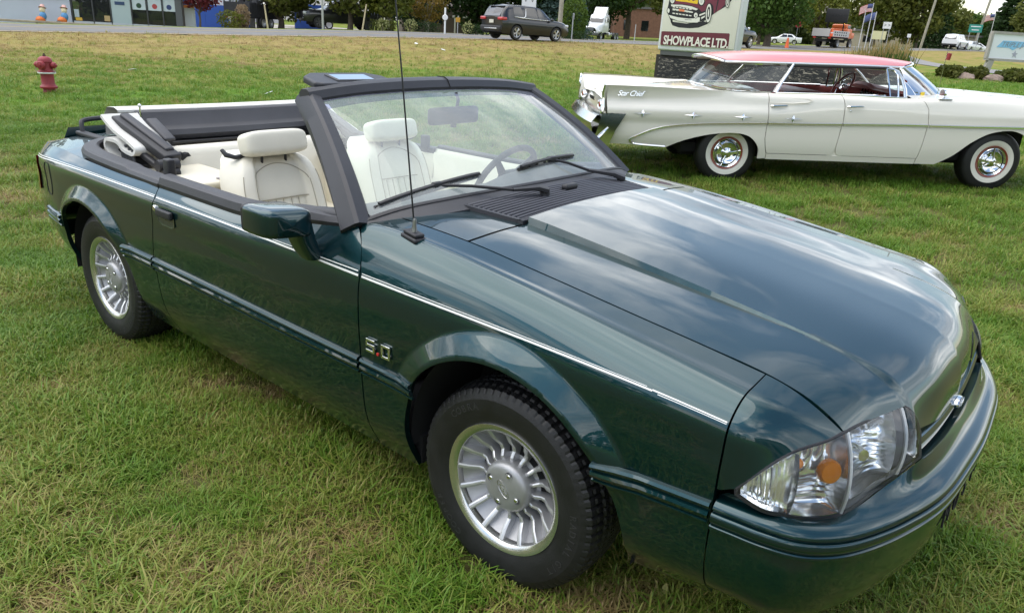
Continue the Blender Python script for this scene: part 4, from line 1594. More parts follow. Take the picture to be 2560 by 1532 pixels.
# ---- cabin
cab = empty('cabin', (0, 0, 0), parent=car)
MB().box((-1.75, 0, .33), (2.1, 1.42, .04)).build('carpet', mat('grey_carpet', (.12, .11, .11), rough=.95, bump=.4, bscale=300), cab)
for s_ in (-1, 1):
    # door card
    G = []
    for x in np.linspace(-1.90, -.75, 20):
        zt = float(SIDE([x], [6.0])[0, 2]) + .03
        G.append([(x, s_ * .775, zt), (x, s_ * .755, zt - .03), (x, s_ * .745, zt - .16), (x, s_ * .70, zt - .21), (x, s_ * .70, zt - .27), (x, s_ * .745, zt - .30), (x, s_ * .75, .36)])
    MB().grid(np.array(G), flip=(s_ > 0)).build('door_card', CREAM, cab, auto=50)
    # rear side trim with its flat shelf, belt hole and grey belt
    m = MB()
    m.box((-2.25, s_ * .55, .60), (.50, .34, .50), bev=.025)
    m.box((-2.215, s_ * .54, .842), (.46, .36, .035), bev=.014)
    m.build('side_trim', CREAMD, cab)
    MB().box((-1.992, s_ * .455, .79), (.010, .085, .14), bev=.003).build('lap_belt', GREYBELT, cab)
    MB().box((-2.02, s_ * .455, .863), (.06, .085, .006), bev=.002).build('lap_belt', GREYBELT, cab)
    MB().tube([(-2.10, s_ * .70, .92), (-2.03, s_ * .60, .80), (-1.98, s_ * .58, .5)], .02, 6, flat=.2).build('shoulder_belt', GREYBELT, cab)
# rear bench
m = MB().box((-2.50, 0, .70), (.15, 1.16, .48), T=Matrix.Translation((-2.50, 0, .70)) @ rotm(0, radians(-12), 0) @ Matrix.Translation((2.50, 0, -.70)), bev=.05)
m.box((-2.24, 0, .50), (.48, 1.0, .14), bev=.05)
m.build('rear_bench', CREAM, cab)
MB().box((-2.64, 0, .72), (.26, 1.30, .05)).build('parcel_shelf', CREAMD, cab)
MB().box((-2.93, 0, .66), (.04, 1.30, .44)).build('rear_bulkhead', CREAMD, cab)
# dashboard and console
G = []
for y in np.linspace(-.74, .74, 24):
    hump = .035 * math.exp(-((y - .37) / .22) ** 4)
    G.append([(-.60, y, .985), (-.70, y, 1.000 + hump * .2), (-.85, y, .985 + hump), (-.93, y, .955 + hump), (-.95, y, .90), (-.90, y, .70), (-.85, y, .55)])
MB().grid(np.array(G), flip=True).build('dashboard', mat('grey_dash', (.16, .16, .17), rough=.6, bump=.1, bscale=300), cab)
MB().box((-1.35, 0, .46), (.95, .20, .24), bev=.03).build('centre_console', CREAMD, cab)
sw = empty('steering_wheel', (-1.03, .355, .925), parent=car)
sw.rotation_euler = (0, radians(-62), 0)
MB().tube([(.185 * cos(a), .185 * sin(a), 0) for a in np.linspace(0, 2 * pi, 49)], .0145, 10, cap=False).build('wheel_rim', DARKGREY, sw)
MB().box((0, 0, -.01), (.13, .12, .05), bev=.02).build('wheel_hub', DARKGREY, sw)
for a in (.1, pi - .1, pi * 1.25, pi * 1.75):
    MB().tube([(.05 * cos(a + pi / 2), .05 * sin(a + pi / 2), -.005), (.18 * cos(a + pi / 2), .18 * sin(a + pi / 2), 0)], [.022, .014], 8, flat=.5).build('wheel_spoke', DARKGREY, sw)
MB().cyl((0, 0, -.02), (0, 0, -.25), .035).build('steering_column', DARKGREY, sw)


def cushion(w, d, h, puff=.10, n=14, m=12, p=5.0):
    """pillow-like block: super-ellipsoid, sizes are full extents"""
    V = []; F = []
    for i in range(m + 1):
        th = -pi / 2 + pi * i / m
        for j in range(2 * n):
            a = 2 * pi * j / (2 * n)
            f = lambda c, e: abs(c) ** e * (1 if c >= 0 else -1)
            e1, e2 = 2 / p, 2 / p
            V.append((d / 2 * f(cos(th), e1) * f(cos(a), e2), w / 2 * f(cos(th), e1) * f(sin(a), e2), h / 2 * f(sin(th), e1)))
    for i in range(m):
        for j in range(2 * n):
            F.append((i * 2 * n + j, i * 2 * n + (j + 1) % (2 * n), (i + 1) * 2 * n + (j + 1) % (2 * n), (i + 1) * 2 * n + j))
    return V, F


def seat(y, x, name='front_seat'):
    s = empty(name, (x, y, 0), parent=car)
    lean = rotm(0, radians(-15), 0)
    # head rest
    V, F = cushion(.310, .115, .108, n=26, m=26, p=4.6)
    T = Matrix.Translation((.015, 0, 1.055)) @ lean
    MB().add(V, F, T).build('head_rest', CREAM, s, auto=80)
    for q in (-1, 1):
        MB().cyl((.01, q * .06, .95), (.015, q * .06, 1.02), .006, n=8).build('rest_post', BLACK, s)
    # backrest: outline pinched at the top, with bolsters and fluted centre
    G = []
    for i, q in enumerate(np.linspace(0, 1, 40)):
        z = .46 + .545 * q
        hw = .236 - .010 * q - .055 * max(0, (q - .70) / .30) ** 2.2
        if q > .94: hw *= 1 - .25 * ((q - .94) / .06) ** 2
        xb = .185 - (z - .46) * .345
        row = []
        for a in np.linspace(-1, 1, 65):
            edge = (1 - abs(a) ** 6)
            dep = .075 * edge ** .5
            bol = .040 * smooth01((abs(a) - .50) / .16) * (1 - smooth01((abs(a) - .86) / .14)) * (1 - .3 * smooth01((q - .8) / .2))
            inset = 0
            if abs(a) < .52 and .12 < q < .66:
                inset = -.012 + .010 * abs(sin((a + .52) / 1.04 * pi * 6.0)) ** .5
            elif abs(a) < .52 and q <= .12: inset = -.004
            row.append((xb - .06 + dep + bol + inset - .05 * max(0, (q - .90) / .10) ** 2, a * hw, z))
        G.append(row)
    G = np.array(G)
    B = G[:, ::-1].copy(); B[:, :, 0] = (G[:, ::-1, 0].min(axis=1) - .055)[:, None]; B[:, :, 1] *= .96
    R = np.concatenate([G, B], 1)
    mm = MB().grid(R, closed_v=True, flip=False)
    mm.add([tuple(p) for p in R[-1]], [tuple(range(R.shape[1]))])
    mm.build('backrest', CREAM, s, auto=60)
    def sp_(a, q, o=.002):
        i, j = q * 39, (a + 1) * 32
        i0, j0 = min(38, int(i)), min(63, int(j))
        fi, fj = i - i0, j - j0
        P = (G[i0, j0] * (1 - fj) + G[i0, j0 + 1] * fj) * (1 - fi) + (G[i0 + 1, j0] * (1 - fj) + G[i0 + 1, j0 + 1] * fj) * fi
        return (P[0] + o, P[1], P[2])
    for sd_ in (-1, 1):
        MB().tube([sp_(sd_ * (.60 + .02 * sin(q * 3)), q) for q in np.linspace(.06, .80, 40)], .0022, 5).build('seam', SEAM, s)
        MB().tube([sp_(sd_ * .86, q) for q in np.linspace(.06, .86, 40)], .0020, 5).build('seam', SEAM, s)
    MB().tube([sp_(.60 * cos(t), .80 + .13 * sin(t)) for t in np.linspace(0, pi, 40)], .0022, 5).build('seam', SEAM, s)
    MB().tube([sp_(a, .66) for a in np.linspace(-.55, .55, 40)], .0022, 5).build('seam', SEAM, s)
    MB().tube([sp_(a, .13) for a in np.linspace(-.55, .55, 40)], .0020, 5).build('seam', SEAM, s)
    for j in range(-2, 3):
        MB().tube([sp_(j * .173, q, .0005) for q in np.linspace(.14, .65, 30)], .0016, 5).build('pleat', SEAM, s)
    V, F = cushion(.53, .52, .18, n=18, m=14, p=4.0)
    MB().add(V, F, Matrix.Translation((.33, 0, .46)) @ rotm(0, radians(-6), 0)).build('seat_cushion', CREAM, s, auto=70)
    V, F = cushion(.28, .40, .05, n=18, m=8, p=4.0)
    MB().add(V, F, Matrix.Translation((.36, 0, .545)) @ rotm(0, radians(-6), 0)).build('seat_insert', CREAM, s, auto=70)
    # black recliner lever / belt guide beside the rest
    q = -1 if y < 0 else 1
    MB().tube([(-.03, q * .10, 1.005), (-.02, q * .17, 1.000), (-.03, q * .205, 1.012), (-.05, q * .21, 1.03)], [.013, .014, .017, .012], 8, flat=.7).build('belt_guide', BLACK, s)


seat(-.375, -1.775); seat(.372, -1.845)

# ---- the folded top
ft_ = empty('folded_top', (0, 0, 0), parent=car)
# header bow of the top lying across the car, padded grey, with the white cloth edge above
G = []
for y in np.linspace(-.50, .62, 30):
    k = (y / .6) ** 2
    x = -2.72 - .03 * k
    G.append([(x - .02, y, .940), (x + .040, y, .946), (x + .056, y, .970), (x + .045, y, .996), (x + .018, y, 1.006), (x + .006, y, 1.016), (x - .025, y, 1.078), (x - .045, y, 1.086)])
MB().grid(np.array(G), flip=True).build('header_bow', DARKGREY, ft_, auto=30)
G = []
for y in np.linspace(-.58, .64, 30):
    k = (y / .6) ** 2
    x = -2.765 - .03 * k
    G.append([(x - .004, y, 1.078), (x - .004, y, 1.090), (x - .04, y, 1.100), (x - .12, y, 1.095), (x - .16, y, 1.06), (x - .17, y, .95)])
MB().grid(np.array(G), flip=True).build('cloth_stack', TOPCLOTH, ft_, auto=60)
MB().box((-2.69, .05, .934), (.10, 1.16, .016), bev=.004).build('bow_strip', mat('strip_black', (.01, .01, .011), rough=.3), ft_)
for s_ in (-1, 1):
    # side rails: long black channel falling forward, with pads and pivots
    def rail(a, b, w, h, nm, mt=BLACK, bev=.008):
        a, b = Vector(a), Vector(b)
        a.y *= s_; b.y *= s_
        d = b - a
        x = d.normalized()
        y_ = Vector((0, 1, 0)); z_ = x.cross(y_).normalized(); y_ = z_.cross(x)
        M = Matrix((x, y_, z_)).transposed().to_4x4(); M.translation = (a + b) / 2
        return MB().box((0, 0, 0), (d.length, w, h), T=M, bev=bev).build(nm, mt, ft_)
    rail((-2.74, .600, 1.055), (-2.30, .565, .918), .085, .045, 'side_rail')
    rail((-2.72, .585, 1.078), (-2.34, .555, .955), .045, .020, 'side_rail', BLKTRIM)
    rail((-2.62, .500, 1.062), (-2.44, .500, .985), .055, .018, 'rail_pad', DARKGREY)
    rail((-2.60, .63, .955), (-2.28, .62, .868), .030, .030, 'lower_link')
    rail((-2.30, .62, .90), (-2.22, .62, .86), .05, .05, 'pivot_block')
    MB().cyl((-2.27, s_ * .56, .90), (-2.27, s_ * .66, .90), .028, n=14).build('pivot', BLACK, ft_)
    MB().cyl((-2.25, s_ * .57, .865), (-2.25, s_ * .65, .865), .022, n=14).build('pivot', BLACK, ft_)
    MB().box((-1.965, s_ * .752, .945), (.05, .035, .085), bev=.008).build('rail_latch', BLACK, ft_)
    MB().tube([(-2.66, s_ * .53, 1.07), (-2.66, s_ * .53, 1.12)], [.004, .004], 6).sphere((-2.66, s_ * .53, 1.125), .009).build('latch_pin', CHROME, ft_)
    # folded cloth: a doubled white edge that loops at the side
    ctrl = [(-2.76, .66, 1.072), (-2.66, .655, 1.015), (-2.52, .650, .972), (-2.46, .650, .945), (-2.49, .655, .922), (-2.57, .66, .935), (-2.60, .66, .955), (-2.64, .665, .968), (-2.72, .665, .965), (-2.745, .665, .93), (-2.70, .665, .885), (-2.60, .67, .845), (-2.58, .672, .80)]
    f = pchip(np.linspace(0, 1, len(ctrl)), np.array(ctrl))
    C = f(np.linspace(0, 1, 80))
    tg = np.gradient(C, axis=0)
    nx = np.stack([-tg[:, 2], np.zeros(80), tg[:, 0]], 1); nx /= np.linalg.norm(nx, axis=1)[:, None] + 1e-9
    G = []
    for i in range(80):
        c = C[i]
        G.append([(c[0] + nx[i, 0] * o, s_ * (c[1] + dy), c[2] + nx[i, 2] * o) for o, dy in ((-.008, .02), (.008, .02), (.010, -.02), (.008, -.16), (-.008, -.16), (-.010, -.02))])
    MB().grid(np.array(G), closed_v=True).build('cloth_fold', TOPCLOTH, ft_, auto=70)
    for k in range(4):
        x = -2.60 + .035 * k
        MB().tube([(x - .01, s_ * .655, .955), (x + .005, s_ * .665, .90), (x + .03, s_ * .67, .84), (x + .07, s_ * .675, .79)], .009, 6).build('top_bow', mat('bow_rubber', (.03, .03, .032), rough=.4), ft_)
rgf = np.random.default_rng(4)
for s_ in (-1, 1):
    G = []
    for i, u in enumerate(np.linspace(0, 1, 26)):
        G.append([(-2.66 + .22 * u + .014 * sin(u * 21 + v * 9), s_ * (.42 + .23 * v + .012 * sin(u * 23)), .965 - .06 * u - .05 * v + .014 * sin(u * 22 + v * 7) + .005 * rgf.normal()) for v in np.linspace(0, 1, 14)])
    MB().grid(np.array(G), flip=(s_ > 0)).build('folded_fabric', mat('black_top_fabric', (.016, .016, .018), rough=.75, bump=.3, bscale=90), ft_)
MB().box((-2.66, 0, .83), (.22, 1.24, .14), bev=.03).build('folded_lining', mat('dark_lining', (.012, .012, .013), rough=.9), ft_)
# ================================================================ the white finned sedan
WPAINT = mat('cream_white_paint', (0.76, 0.725, 0.64), rough=0.32, coat=1.0, coat_rough=0.03, spec=0.5)
PINK = mat('coral_roof_paint', (0.60, 0.17, 0.16), rough=0.40, coat=.45, coat_rough=0.05)
REDVIN = mat('red_vinyl', (0.22, 0.045, 0.040), rough=0.45, var=0.1, vscale=5)
REDPAD = mat('red_dash_pad', (0.30, 0.085, 0.075), rough=0.5)
WWALL = mat('whitewall', (0.74, 0.71, 0.62), rough=0.55)
REDRIM = mat('red_rim_paint', (0.28, 0.06, 0.035), rough=0.3, coat=.6)
OGLASS = glass_mat('old_car_glass', (0.86, 0.90, 0.87), film=0.03, ior=1.52)
ROOFIN = mat('headliner', (0.30, 0.24, 0.20), rough=0.9)

sed = thing('white_finned_sedan', 'white 1950s sedan with tail fins, coral roof and whitewall tyres', 'car', (-.533, 8.562, .195), radians(42.27))
sed.rotation_euler = (0, radians(-1.0), radians(42.27))

s0 = S3([(-4.62, .90, .345), (-3.9, .955, .325), (-2.9, .965, .237), (-.85, .97, .237), (.3, .96, .26), (.95, .90, .30)])
s1 = S3([(-4.62, .945, .43), (-3.9, .985, .42), (-2.9, .995, .36), (-.85, .995, .36), (.3, .985, .40), (.95, .93, .42)])
s2 = S3([(-4.64, .965, .60), (-3.9, .995, .60), (-2.84, 1.005, .615), (-1.04, 1.005, .648), (.05, .99, .660), (.95, .95, .67)])
s3 = S3([(-4.64, .985, .66), (-3.9, 1.012, .66), (-2.84, 1.016, .665), (-2.35, 1.008, .69), (-1.04, 1.0, .71), (.05, .985, .72), (.95, .945, .73)])
s4 = S3([(-4.64, .985, .725), (-3.9, 1.012, .73), (-2.84, 1.014, .735), (-2.35, 1.004, .755), (-1.04, .995, .77), (.05, .98, .78), (.95, .94, .78)])
s5 = S3([(-4.64, .945, .800), (-3.9, .965, .805), (-2.84, .985, .815), (-2.35, .992, .825), (-1.04, .982, .84), (.05, .955, .845), (.95, .91, .84)])
s6 = S3([(-4.66, .965, .935), (-4.2, .970, .935), (-3.3, .955, .915), (-2.85, .962, .905), (-2.05, .968, .908), (-1.39, .962, .898), (-1.02, .955, .915), (-.46, .93, .925), (.05, .90, .92), (.95, .85, .88)])
s7 = S3([(-4.64, .985, .964), (-4.2, .982, .963), (-3.3, .950, .943), (-2.85, .925, .937), (-2.05, .925, .944), (-1.39, .915, .932), (-1.02, .905, .948), (-.46, .865, .968), (.05, .83, .962), (.95, .78, .92)])
WS = Skin([s0, s1, s2, s3, s4, s5, s6, s7], creases=(2,))


def wpoly(skin, pts):
    xs = np.array([p[0] for p in pts]); zs = np.array([p[1] for p in pts])
    return list(zip(xs, skin.t_at_z(xs, zs, 0.0, 7.0)))


def dense(pts, n=8):
    f = pchip(np.linspace(0, 1, len(pts)), np.array(pts))
    return [tuple(q) for q in f(np.linspace(0, 1, n * (len(pts) - 1) + 1))]


RARCH = dense([(-3.92, .326), (-3.71, .422), (-3.43, .492), (-3.20, .512), (-3.05, .492), (-2.95, .43), (-2.89, .335), (-2.88, .24)])
FARCH = dense([(-.855, .24), (-.69, .336), (-.495, .50), (-.29, .606), (-.08, .636), (.12, .58), (.27, .45), (.33, .30)])
wfend, wdoors, wq = {}, {}, {}
for s_ in (-1, 1):
    pq = wpoly(WS, [(-4.42, .345)] + RARCH) + [(-2.797, 0.05)] + wpoly(WS, [(-2.797, .30), (-2.846, .467), (-2.843, .627)]) + [(-2.858, 7.0), (-4.62, 7.0)] + wpoly(WS, [(-4.60, .675), (-4.40, .672), (-4.56, .345)])
    wq[s_] = panel(WS, pq, 'rear_quarter', WPAINT, sed, s_, sp=.03, ts=.10, flange=.02)
    d2 = wpoly(WS, [(-2.79, .305), (-2.06, .305), (-2.033, .385), (-2.006, .649), (-2.010, .834)]) + [(-2.042, 7.0), (-2.850, 7.0)] + wpoly(WS, [(-2.836, .627), (-2.839, .467)])
    r_ = panel(WS, d2, 'rear_door', WPAINT, sed, s_, sp=.03, ts=.10, flange=.015)
    d1 = wpoly(WS, [(-1.972, .302), (-1.082, .302), (-1.042, .661), (-1.066, .835)]) + [(-1.165, 7.0), (-2.034, 7.0)] + wpoly(WS, [(-2.002, .834), (-1.998, .649), (-2.026, .385), (-2.005, .32)])
    f_ = panel(WS, d1, 'front_door', WPAINT, sed, s_, sp=.03, ts=.10, flange=.015)
    wdoors[s_] = (r_, f_)
    pf = [(-1.085, .02)] + wpoly(WS, FARCH) + [(.36, .05), (.93, .2), (.93, 7.0), (-1.158, 7.0)] + wpoly(WS, [(-1.058, .835), (-1.034, .661), (-1.074, .302)])
    wfend[s_] = panel(WS, pf, 'front_fender', WPAINT, sed, s_, sp=.03, ts=.10, flange=.02)
    sl = [(-2.79, .0), (-1.092, .0)] + wpoly(WS, [(-1.085, .296), (-2.79, .298)])
    panel(WS, sl, 'sill', WPAINT, sed, s_, sp=.03, ts=.10, flange=.015)
    # chrome spear and loop
    def trim(parent, pts, wd, nm='chrome_trim', n=8):
        q = dense(pts, n)
        ring = []
        for x, z in q:
            t = float(WS.t_at_z([x], [z], 0, 7)[0]); P = WS([x], [t])[0]
            ring.append((x, s_ * (P[1] + .004), z))
        MB().tube(ring, wd, 6, flat=1.0).build(nm, CHROME, parent)
    trim(wq[s_], [(-2.845, .627), (-3.15, .615), (-3.505, .598), (-3.75, .578), (-3.95, .551), (-4.10, .512), (-4.21, .465), (-4.30, .42), (-4.325, .395), (-4.30, .368), (-4.245, .352), (-3.93, .338)], .013, n=5)
    for par, x0, x1 in ((r_, -2.835, -2.012), (f_, -2.0, -1.045), (wfend[s_], -1.03, .92)):
        trim(par, [(x, .627 + .033 * smooth01((x + 2.84) / 1.8) + .01 * smooth01((x + 1) / 1.2)) for x in np.linspace(x0, x1, 5)], .014, n=4)
    for x in (-4.22, -3.67, -3.12, -2.564):
        P = WS([x], [3.4])[0]
        o = (x, s_ * (P[1] + .003), .684)
        V = [(-.105, 0, 0), (0, 0, .042), (.105, 0, 0), (0, 0, -.042), (0, .016 * s_, 0), (-.016, 0, .010), (.016, 0, .010), (.016, 0, -.010), (-.016, 0, -.010)]
        F = [(0, 5, 4), (5, 1, 4), (1, 6, 4), (6, 2, 4), (2, 7, 4), (7, 3, 4), (3, 8, 4), (8, 0, 4)]
        par = wq[s_] if x < -2.9 else r_
        MB().add([(a + o[0], b + o[1], c + o[2]) for a, b, c in V], F).build('chrome_star', CHROME, par, smooth=False)
    for par, x, z in ((r_, -2.73, .815), (f_, -1.885, .835)):
        P = WS([x], [float(WS.t_at_z([x], [z], 2, 7)[0])])[0]
        MB().tube([(x - .085, s_ * (P[1] + .004), z - .006), (x - .075, s_ * (P[1] + .022), z - .003), (x + .05, s_ * (P[1] + .022), z + .004), (x + .085, s_ * (P[1] + .006), z + .005)], [.017, .013, .009, .008], 8, flat=.8).build('door_handle', CHROME, par)
    P = WS([-1.937], [float(WS.t_at_z([-1.937], [.786], 2, 7)[0])])[0]
    MB().sphere((-1.937, s_ * P[1], .786), .011).build('door_lock', CHROME, f_)
    # spear-shaped recess line on the rear door
    MB().tube([(-2.85, s_ * .997, .845), (-2.6, s_ * .998, .842), (-2.42, s_ * .996, .858), (-2.375, s_ * .990, .880), (-2.42, s_ * .975, .893), (-2.6, s_ * .968, .898)], [.002, .005, .006, .005, .003, .002], 6).build('spear_edge', WPAINT, r_)
    letters('Star Chief', .078, 'script', CHROME, wq[s_], frame_T((-4.37, s_ * .972, .882), (1 if s_ < 0 else -1, 0, 0), (0, -.12 * s_, 1)), extrude=.0012, shear=.45, spacing=.88)

# tops: trunk between the fins, hood, cowl
TR = [[(u, u, a, b) for u, a, b in ((-4.64, .985, .964), (-4.2, .982, .963), (-3.3, .950, .943), (-2.85, .925, .937))],
      [(u, u, a, b) for u, a, b in ((-4.64, .955, .950), (-4.2, .945, .948), (-3.3, .91, .938), (-2.85, .89, .938))],
      [(u, u, a, b) for u, a, b in ((-4.62, .80, .825), (-4.2, .78, .872), (-3.3, .76, .930), (-2.85, .75, .940))],
      [(u, u, a, b) for u, a, b in ((-4.60, .45, .815), (-4.2, .42, .885), (-3.3, .40, .955), (-2.85, .40, .96))],
      [(u, u, a, b) for u, a, b in ((-4.58, 0, .835), (-4.2, 0, .905), (-3.3, 0, .965), (-2.85, 0, .97))]]
TRS = Skin(TR, creases=(1,))
HD = [[(u, u, a, b) for u, a, b in ((-1.25, .91, .940), (-1.02, .905, .948), (-.46, .865, .968), (.05, .83, .962), (.95, .78, .92))],
      [(u, u, a, b) for u, a, b in ((-1.25, .80, .962), (-1.02, .78, .968), (-.46, .72, .985), (.05, .70, .975), (.95, .66, .93))],
      [(u, u, a, b) for u, a, b in ((-1.25, .45, .955), (-1.02, .45, .955), (-.46, .42, .970), (.05, .42, .965), (.95, .40, .92))],
      [(u, u, a, b) for u, a, b in ((-1.25, 0, .965), (-1.02, 0, .965), (-.46, 0, .985), (.05, 0, .985), (.95, 0, .935))]]
HDS = Skin(HD)
for sk, u0, u1, nm in ((TRS, -4.62, -2.86, 'trunk_lid'), (HDS, -1.24, .93, 'hood')):
    us = np.linspace(u0, u1, 40); ts = np.linspace(0, sk.K - 1, 28)
    U, T = np.meshgrid(us, ts, indexing='ij')
    P = sk(U.ravel(), T.ravel()).reshape(40, 28, 3)
    L = P.copy(); L[:, :, 1] *= -1
    MB().grid(np.concatenate([L, P[:, ::-1][:, 1:]], 1)).build(nm, WPAINT, sed, auto=40)
# tail: rear panel with lamps, chrome fin caps, bumper
G = []
for z in np.linspace(.36, .84, 10):
    G.append([(-4.56 - .05 * sin((z - .36) / .48 * pi), y, z) for y in np.linspace(-.90, .90, 20)])
MB().grid(np.array(G)).build('rear_panel', WPAINT, sed)
for s_ in (-1, 1):
    # V-shaped chrome edge of the fin end
    V = [(-4.665, s_ * .99, .970), (-4.63, s_ * .955, .955), (-4.655, s_ * .93, .86), (-4.66, s_ * .965, .82), (-4.665, s_ * .99, .66), (-4.63, s_ * .96, .66)]
    MB().tube([(-4.645, s_ * .984, .966), (-4.655, s_ * .952, .88), (-4.650, s_ * .945, .805), (-4.655, s_ * .975, .73), (-4.655, s_ * .972, .665)], [.010, .016, .016, .020, .022], 8).build('fin_cap', CHROME, wq[s_])
    G = [[(-4.655, s_ * .984, .963), (-4.60, s_ * .975, .958)], [(-4.665, s_ * .955, .88), (-4.56, s_ * .90, .87)], [(-4.66, s_ * .94, .80), (-4.56, s_ * .86, .78)], [(-4.66, s_ * .965, .70), (-4.56, s_ * .86, .66)]]
    MB().grid(np.array(G), flip=(s_ < 0)).build('fin_end', WPAINT, wq[s_])
    for k in (0,):
        c = (-4.622, s_ * (.70 - .30 * k), .735)
        T = Matrix.Translation(c) @ rotm(0, -pi / 2, 0) @ Matrix.Diagonal((.60, 1.25, 1, 1)).to_4x4()
        MB().lathe([(.060, 0), (.082, .030), (.092, .012), (.094, -.03)], 26, T=T).build('lamp_bezel', mat('soft_bezel', (.62, .62, .62), rough=.25, metal=.9), sed)
        MB().lathe([(0, .035), (.045, .030), (.062, .012), (.062, 0)], 22, T=T).build('tail_lamp', REDLENS, sed)
    # bumper end: broad chrome wing folding round the corner, with its blade
    V = [(-4.655, s_ * .985, .668), (-4.40, s_ * 1.022, .676), (-4.565, s_ * 1.000, .330), (-4.735, s_ * .955, .352), (-4.50, s_ * 1.020, .50), (-4.69, s_ * .978, .51)]
    mm = MB().add(V, [(0, 1, 4, 5), (5, 4, 2, 3)] if s_ < 0 else [(5, 4, 1, 0), (3, 2, 4, 5)])
    mm.add([V[0], V[5], V[3], (-4.74, s_ * .60, .36), (-4.76, s_ * .60, .50), (-4.70, s_ * .60, .66)], [(0, 1, 4, 5), (1, 2, 3, 4)] if s_ < 0 else [(5, 4, 1, 0), (4, 3, 2, 1)])
    mm.build('bumper_wing', mat('aged_chrome', (.70, .71, .70), rough=.14, metal=1.0), sed, auto=50)
    MB().tube([(-4.59, s_ * 1.03, .52), (-4.64, s_ * 1.03, .46), (-4.735, s_ * 1.0, .35)], [.014, .030, .036], 8, flat=.7).build('bumper_blade', CHROME, sed)
G = []
for y in np.linspace(-.92, .92, 24):
    k = .05 * (1 - (y / .92) ** 2)
    G.append([(-4.60 - k, y, .655), (-4.70 - k, y, .640), (-4.76 - k, y, .56), (-4.74 - k, y, .46), (-4.66 - k, y, .38), (-4.60 - k, y, .36)])
MB().grid(np.array(G)).build('rear_bumper', mat('aged_chrome', (.70, .71, .70), rough=.14, metal=1.0), sed)
letters('PONTIAC', .06, 'tail_script', BLACK, sed, frame_T((-4.628, 0, .75), (0, -1, 0), (0, 0, 1)), extrude=.003, spacing=1.6)
MB().box((-4.625, .0, .62), (.02, .5, .05), bev=.01).build('reverse_bar', REDLENS, sed)

# roof
def roof_pt(a, b):
    """a -1 rear .. 1 front, b -1..1 across"""
    hw = .685 - .03 * a
    x = -2.25 + a * (1.02 - .0 * b) + (.33 * a if a > 0 else .12 * a) * (1 - b * b) * (1 if a > 0 else .8)
    z = 1.262 + .095 * (1 - b * b) ** .8 * (1 - .55 * abs(a) ** 3) + .010 * a - .012 * max(0, a) ** 2
    return x, hw * b * (1 - .10 * abs(a) ** 6), z
for nm, mt, dz, sc in (('roof', PINK, .0, 1.0), ('roof_edge', WPAINT, -.014, 1.018), ('headliner', ROOFIN, -.034, .97)):
    G = []
    for a in np.linspace(-1, 1, 34):
        row = []
        for b in np.linspace(-1, 1, 34):
            # squarer outline: pull the ends in a little at the corners
            x, y, z = roof_pt(a, b)
            row.append(((x + 2.2) * (sc if nm != 'roof' else 1) - 2.2, y * sc, z + dz))
        G.append(row)
    if nm == 'roof_edge':
        # only a rim: thick band round the outline
        ring = [G[i][0] for i in range(34)] + [G[33][j] for j in range(1, 34)] + [G[i][33] for i in range(32, -1, -1)] + [G[0][j] for j in range(32, 0, -1)]
        MB().tube(ring + ring[:1], .013, 8, cap=False, flat=.9).build('roof_edge', mat('bright_white_trim', (.85, .85, .84), rough=.12, metal=.5), sed)
    else:
        MB().grid(np.array(G)).build(nm, mt, sed, auto=60)
# glass, pillars, window frames
wtop = pchip([-1, -.75, -.4, 0, .4, .75, 1], np.array([(-1.31, -.69, 1.235), (-1.22, -.62, 1.25), (-1.02, -.38, 1.262), (-.94, 0, 1.268), (-1.02, .38, 1.262), (-1.22, .62, 1.25), (-1.31, .69, 1.235)]))
wbot = pchip([-1, -.75, -.4, 0, .4, .75, 1], np.array([(-1.262, -.815, .935), (-.88, -.74, .948), (-.60, -.45, .958), (-.48, 0, .965), (-.60, .45, .958), (-.88, .74, .948), (-1.262, .815, .935)]))
rtop = pchip([-1, -.7, -.35, 0, .35, .7, 1], np.array([(-2.56, -.70, 1.228), (-2.95, -.66, 1.222), (-3.12, -.40, 1.225), (-3.17, 0, 1.228), (-3.12, .40, 1.225), (-2.95, .66, 1.222), (-2.56, .70, 1.228)]))
rbot = pchip([-1, -.7, -.35, 0, .35, .7, 1], np.array([(-2.75, -.82, .938), (-3.15, -.80, .945), (-3.38, -.45, .962), (-3.44, 0, .967), (-3.38, .45, .962), (-3.15, .80, .945), (-2.75, .82, .938)]))
for nm, t_, b_ in (('windshield', wtop, wbot), ('backlight', rtop, rbot)):
    us = np.linspace(-1, 1, 41)
    A, B = t_(us), b_(us)
    G = np.array([[A[i] + (B[i] - A[i]) * q + np.array([(.02 if nm == 'windshield' else -.02) * 4 * q * (1 - q), 0, 0]) for q in np.linspace(0, 1, 8)] for i in range(41)])
    MB().grid(G).build(nm, OGLASS, sed)
    MB().tube([tuple(p) for p in B], .010, 6).build('glass_moulding', CHROME, sed)
    MB().tube([tuple(p) for p in A], .011, 6).build('glass_moulding', CHROME, sed)
BRIGHT = mat('bright_pillar', (.80, .80, .79), rough=.15, metal=.7)
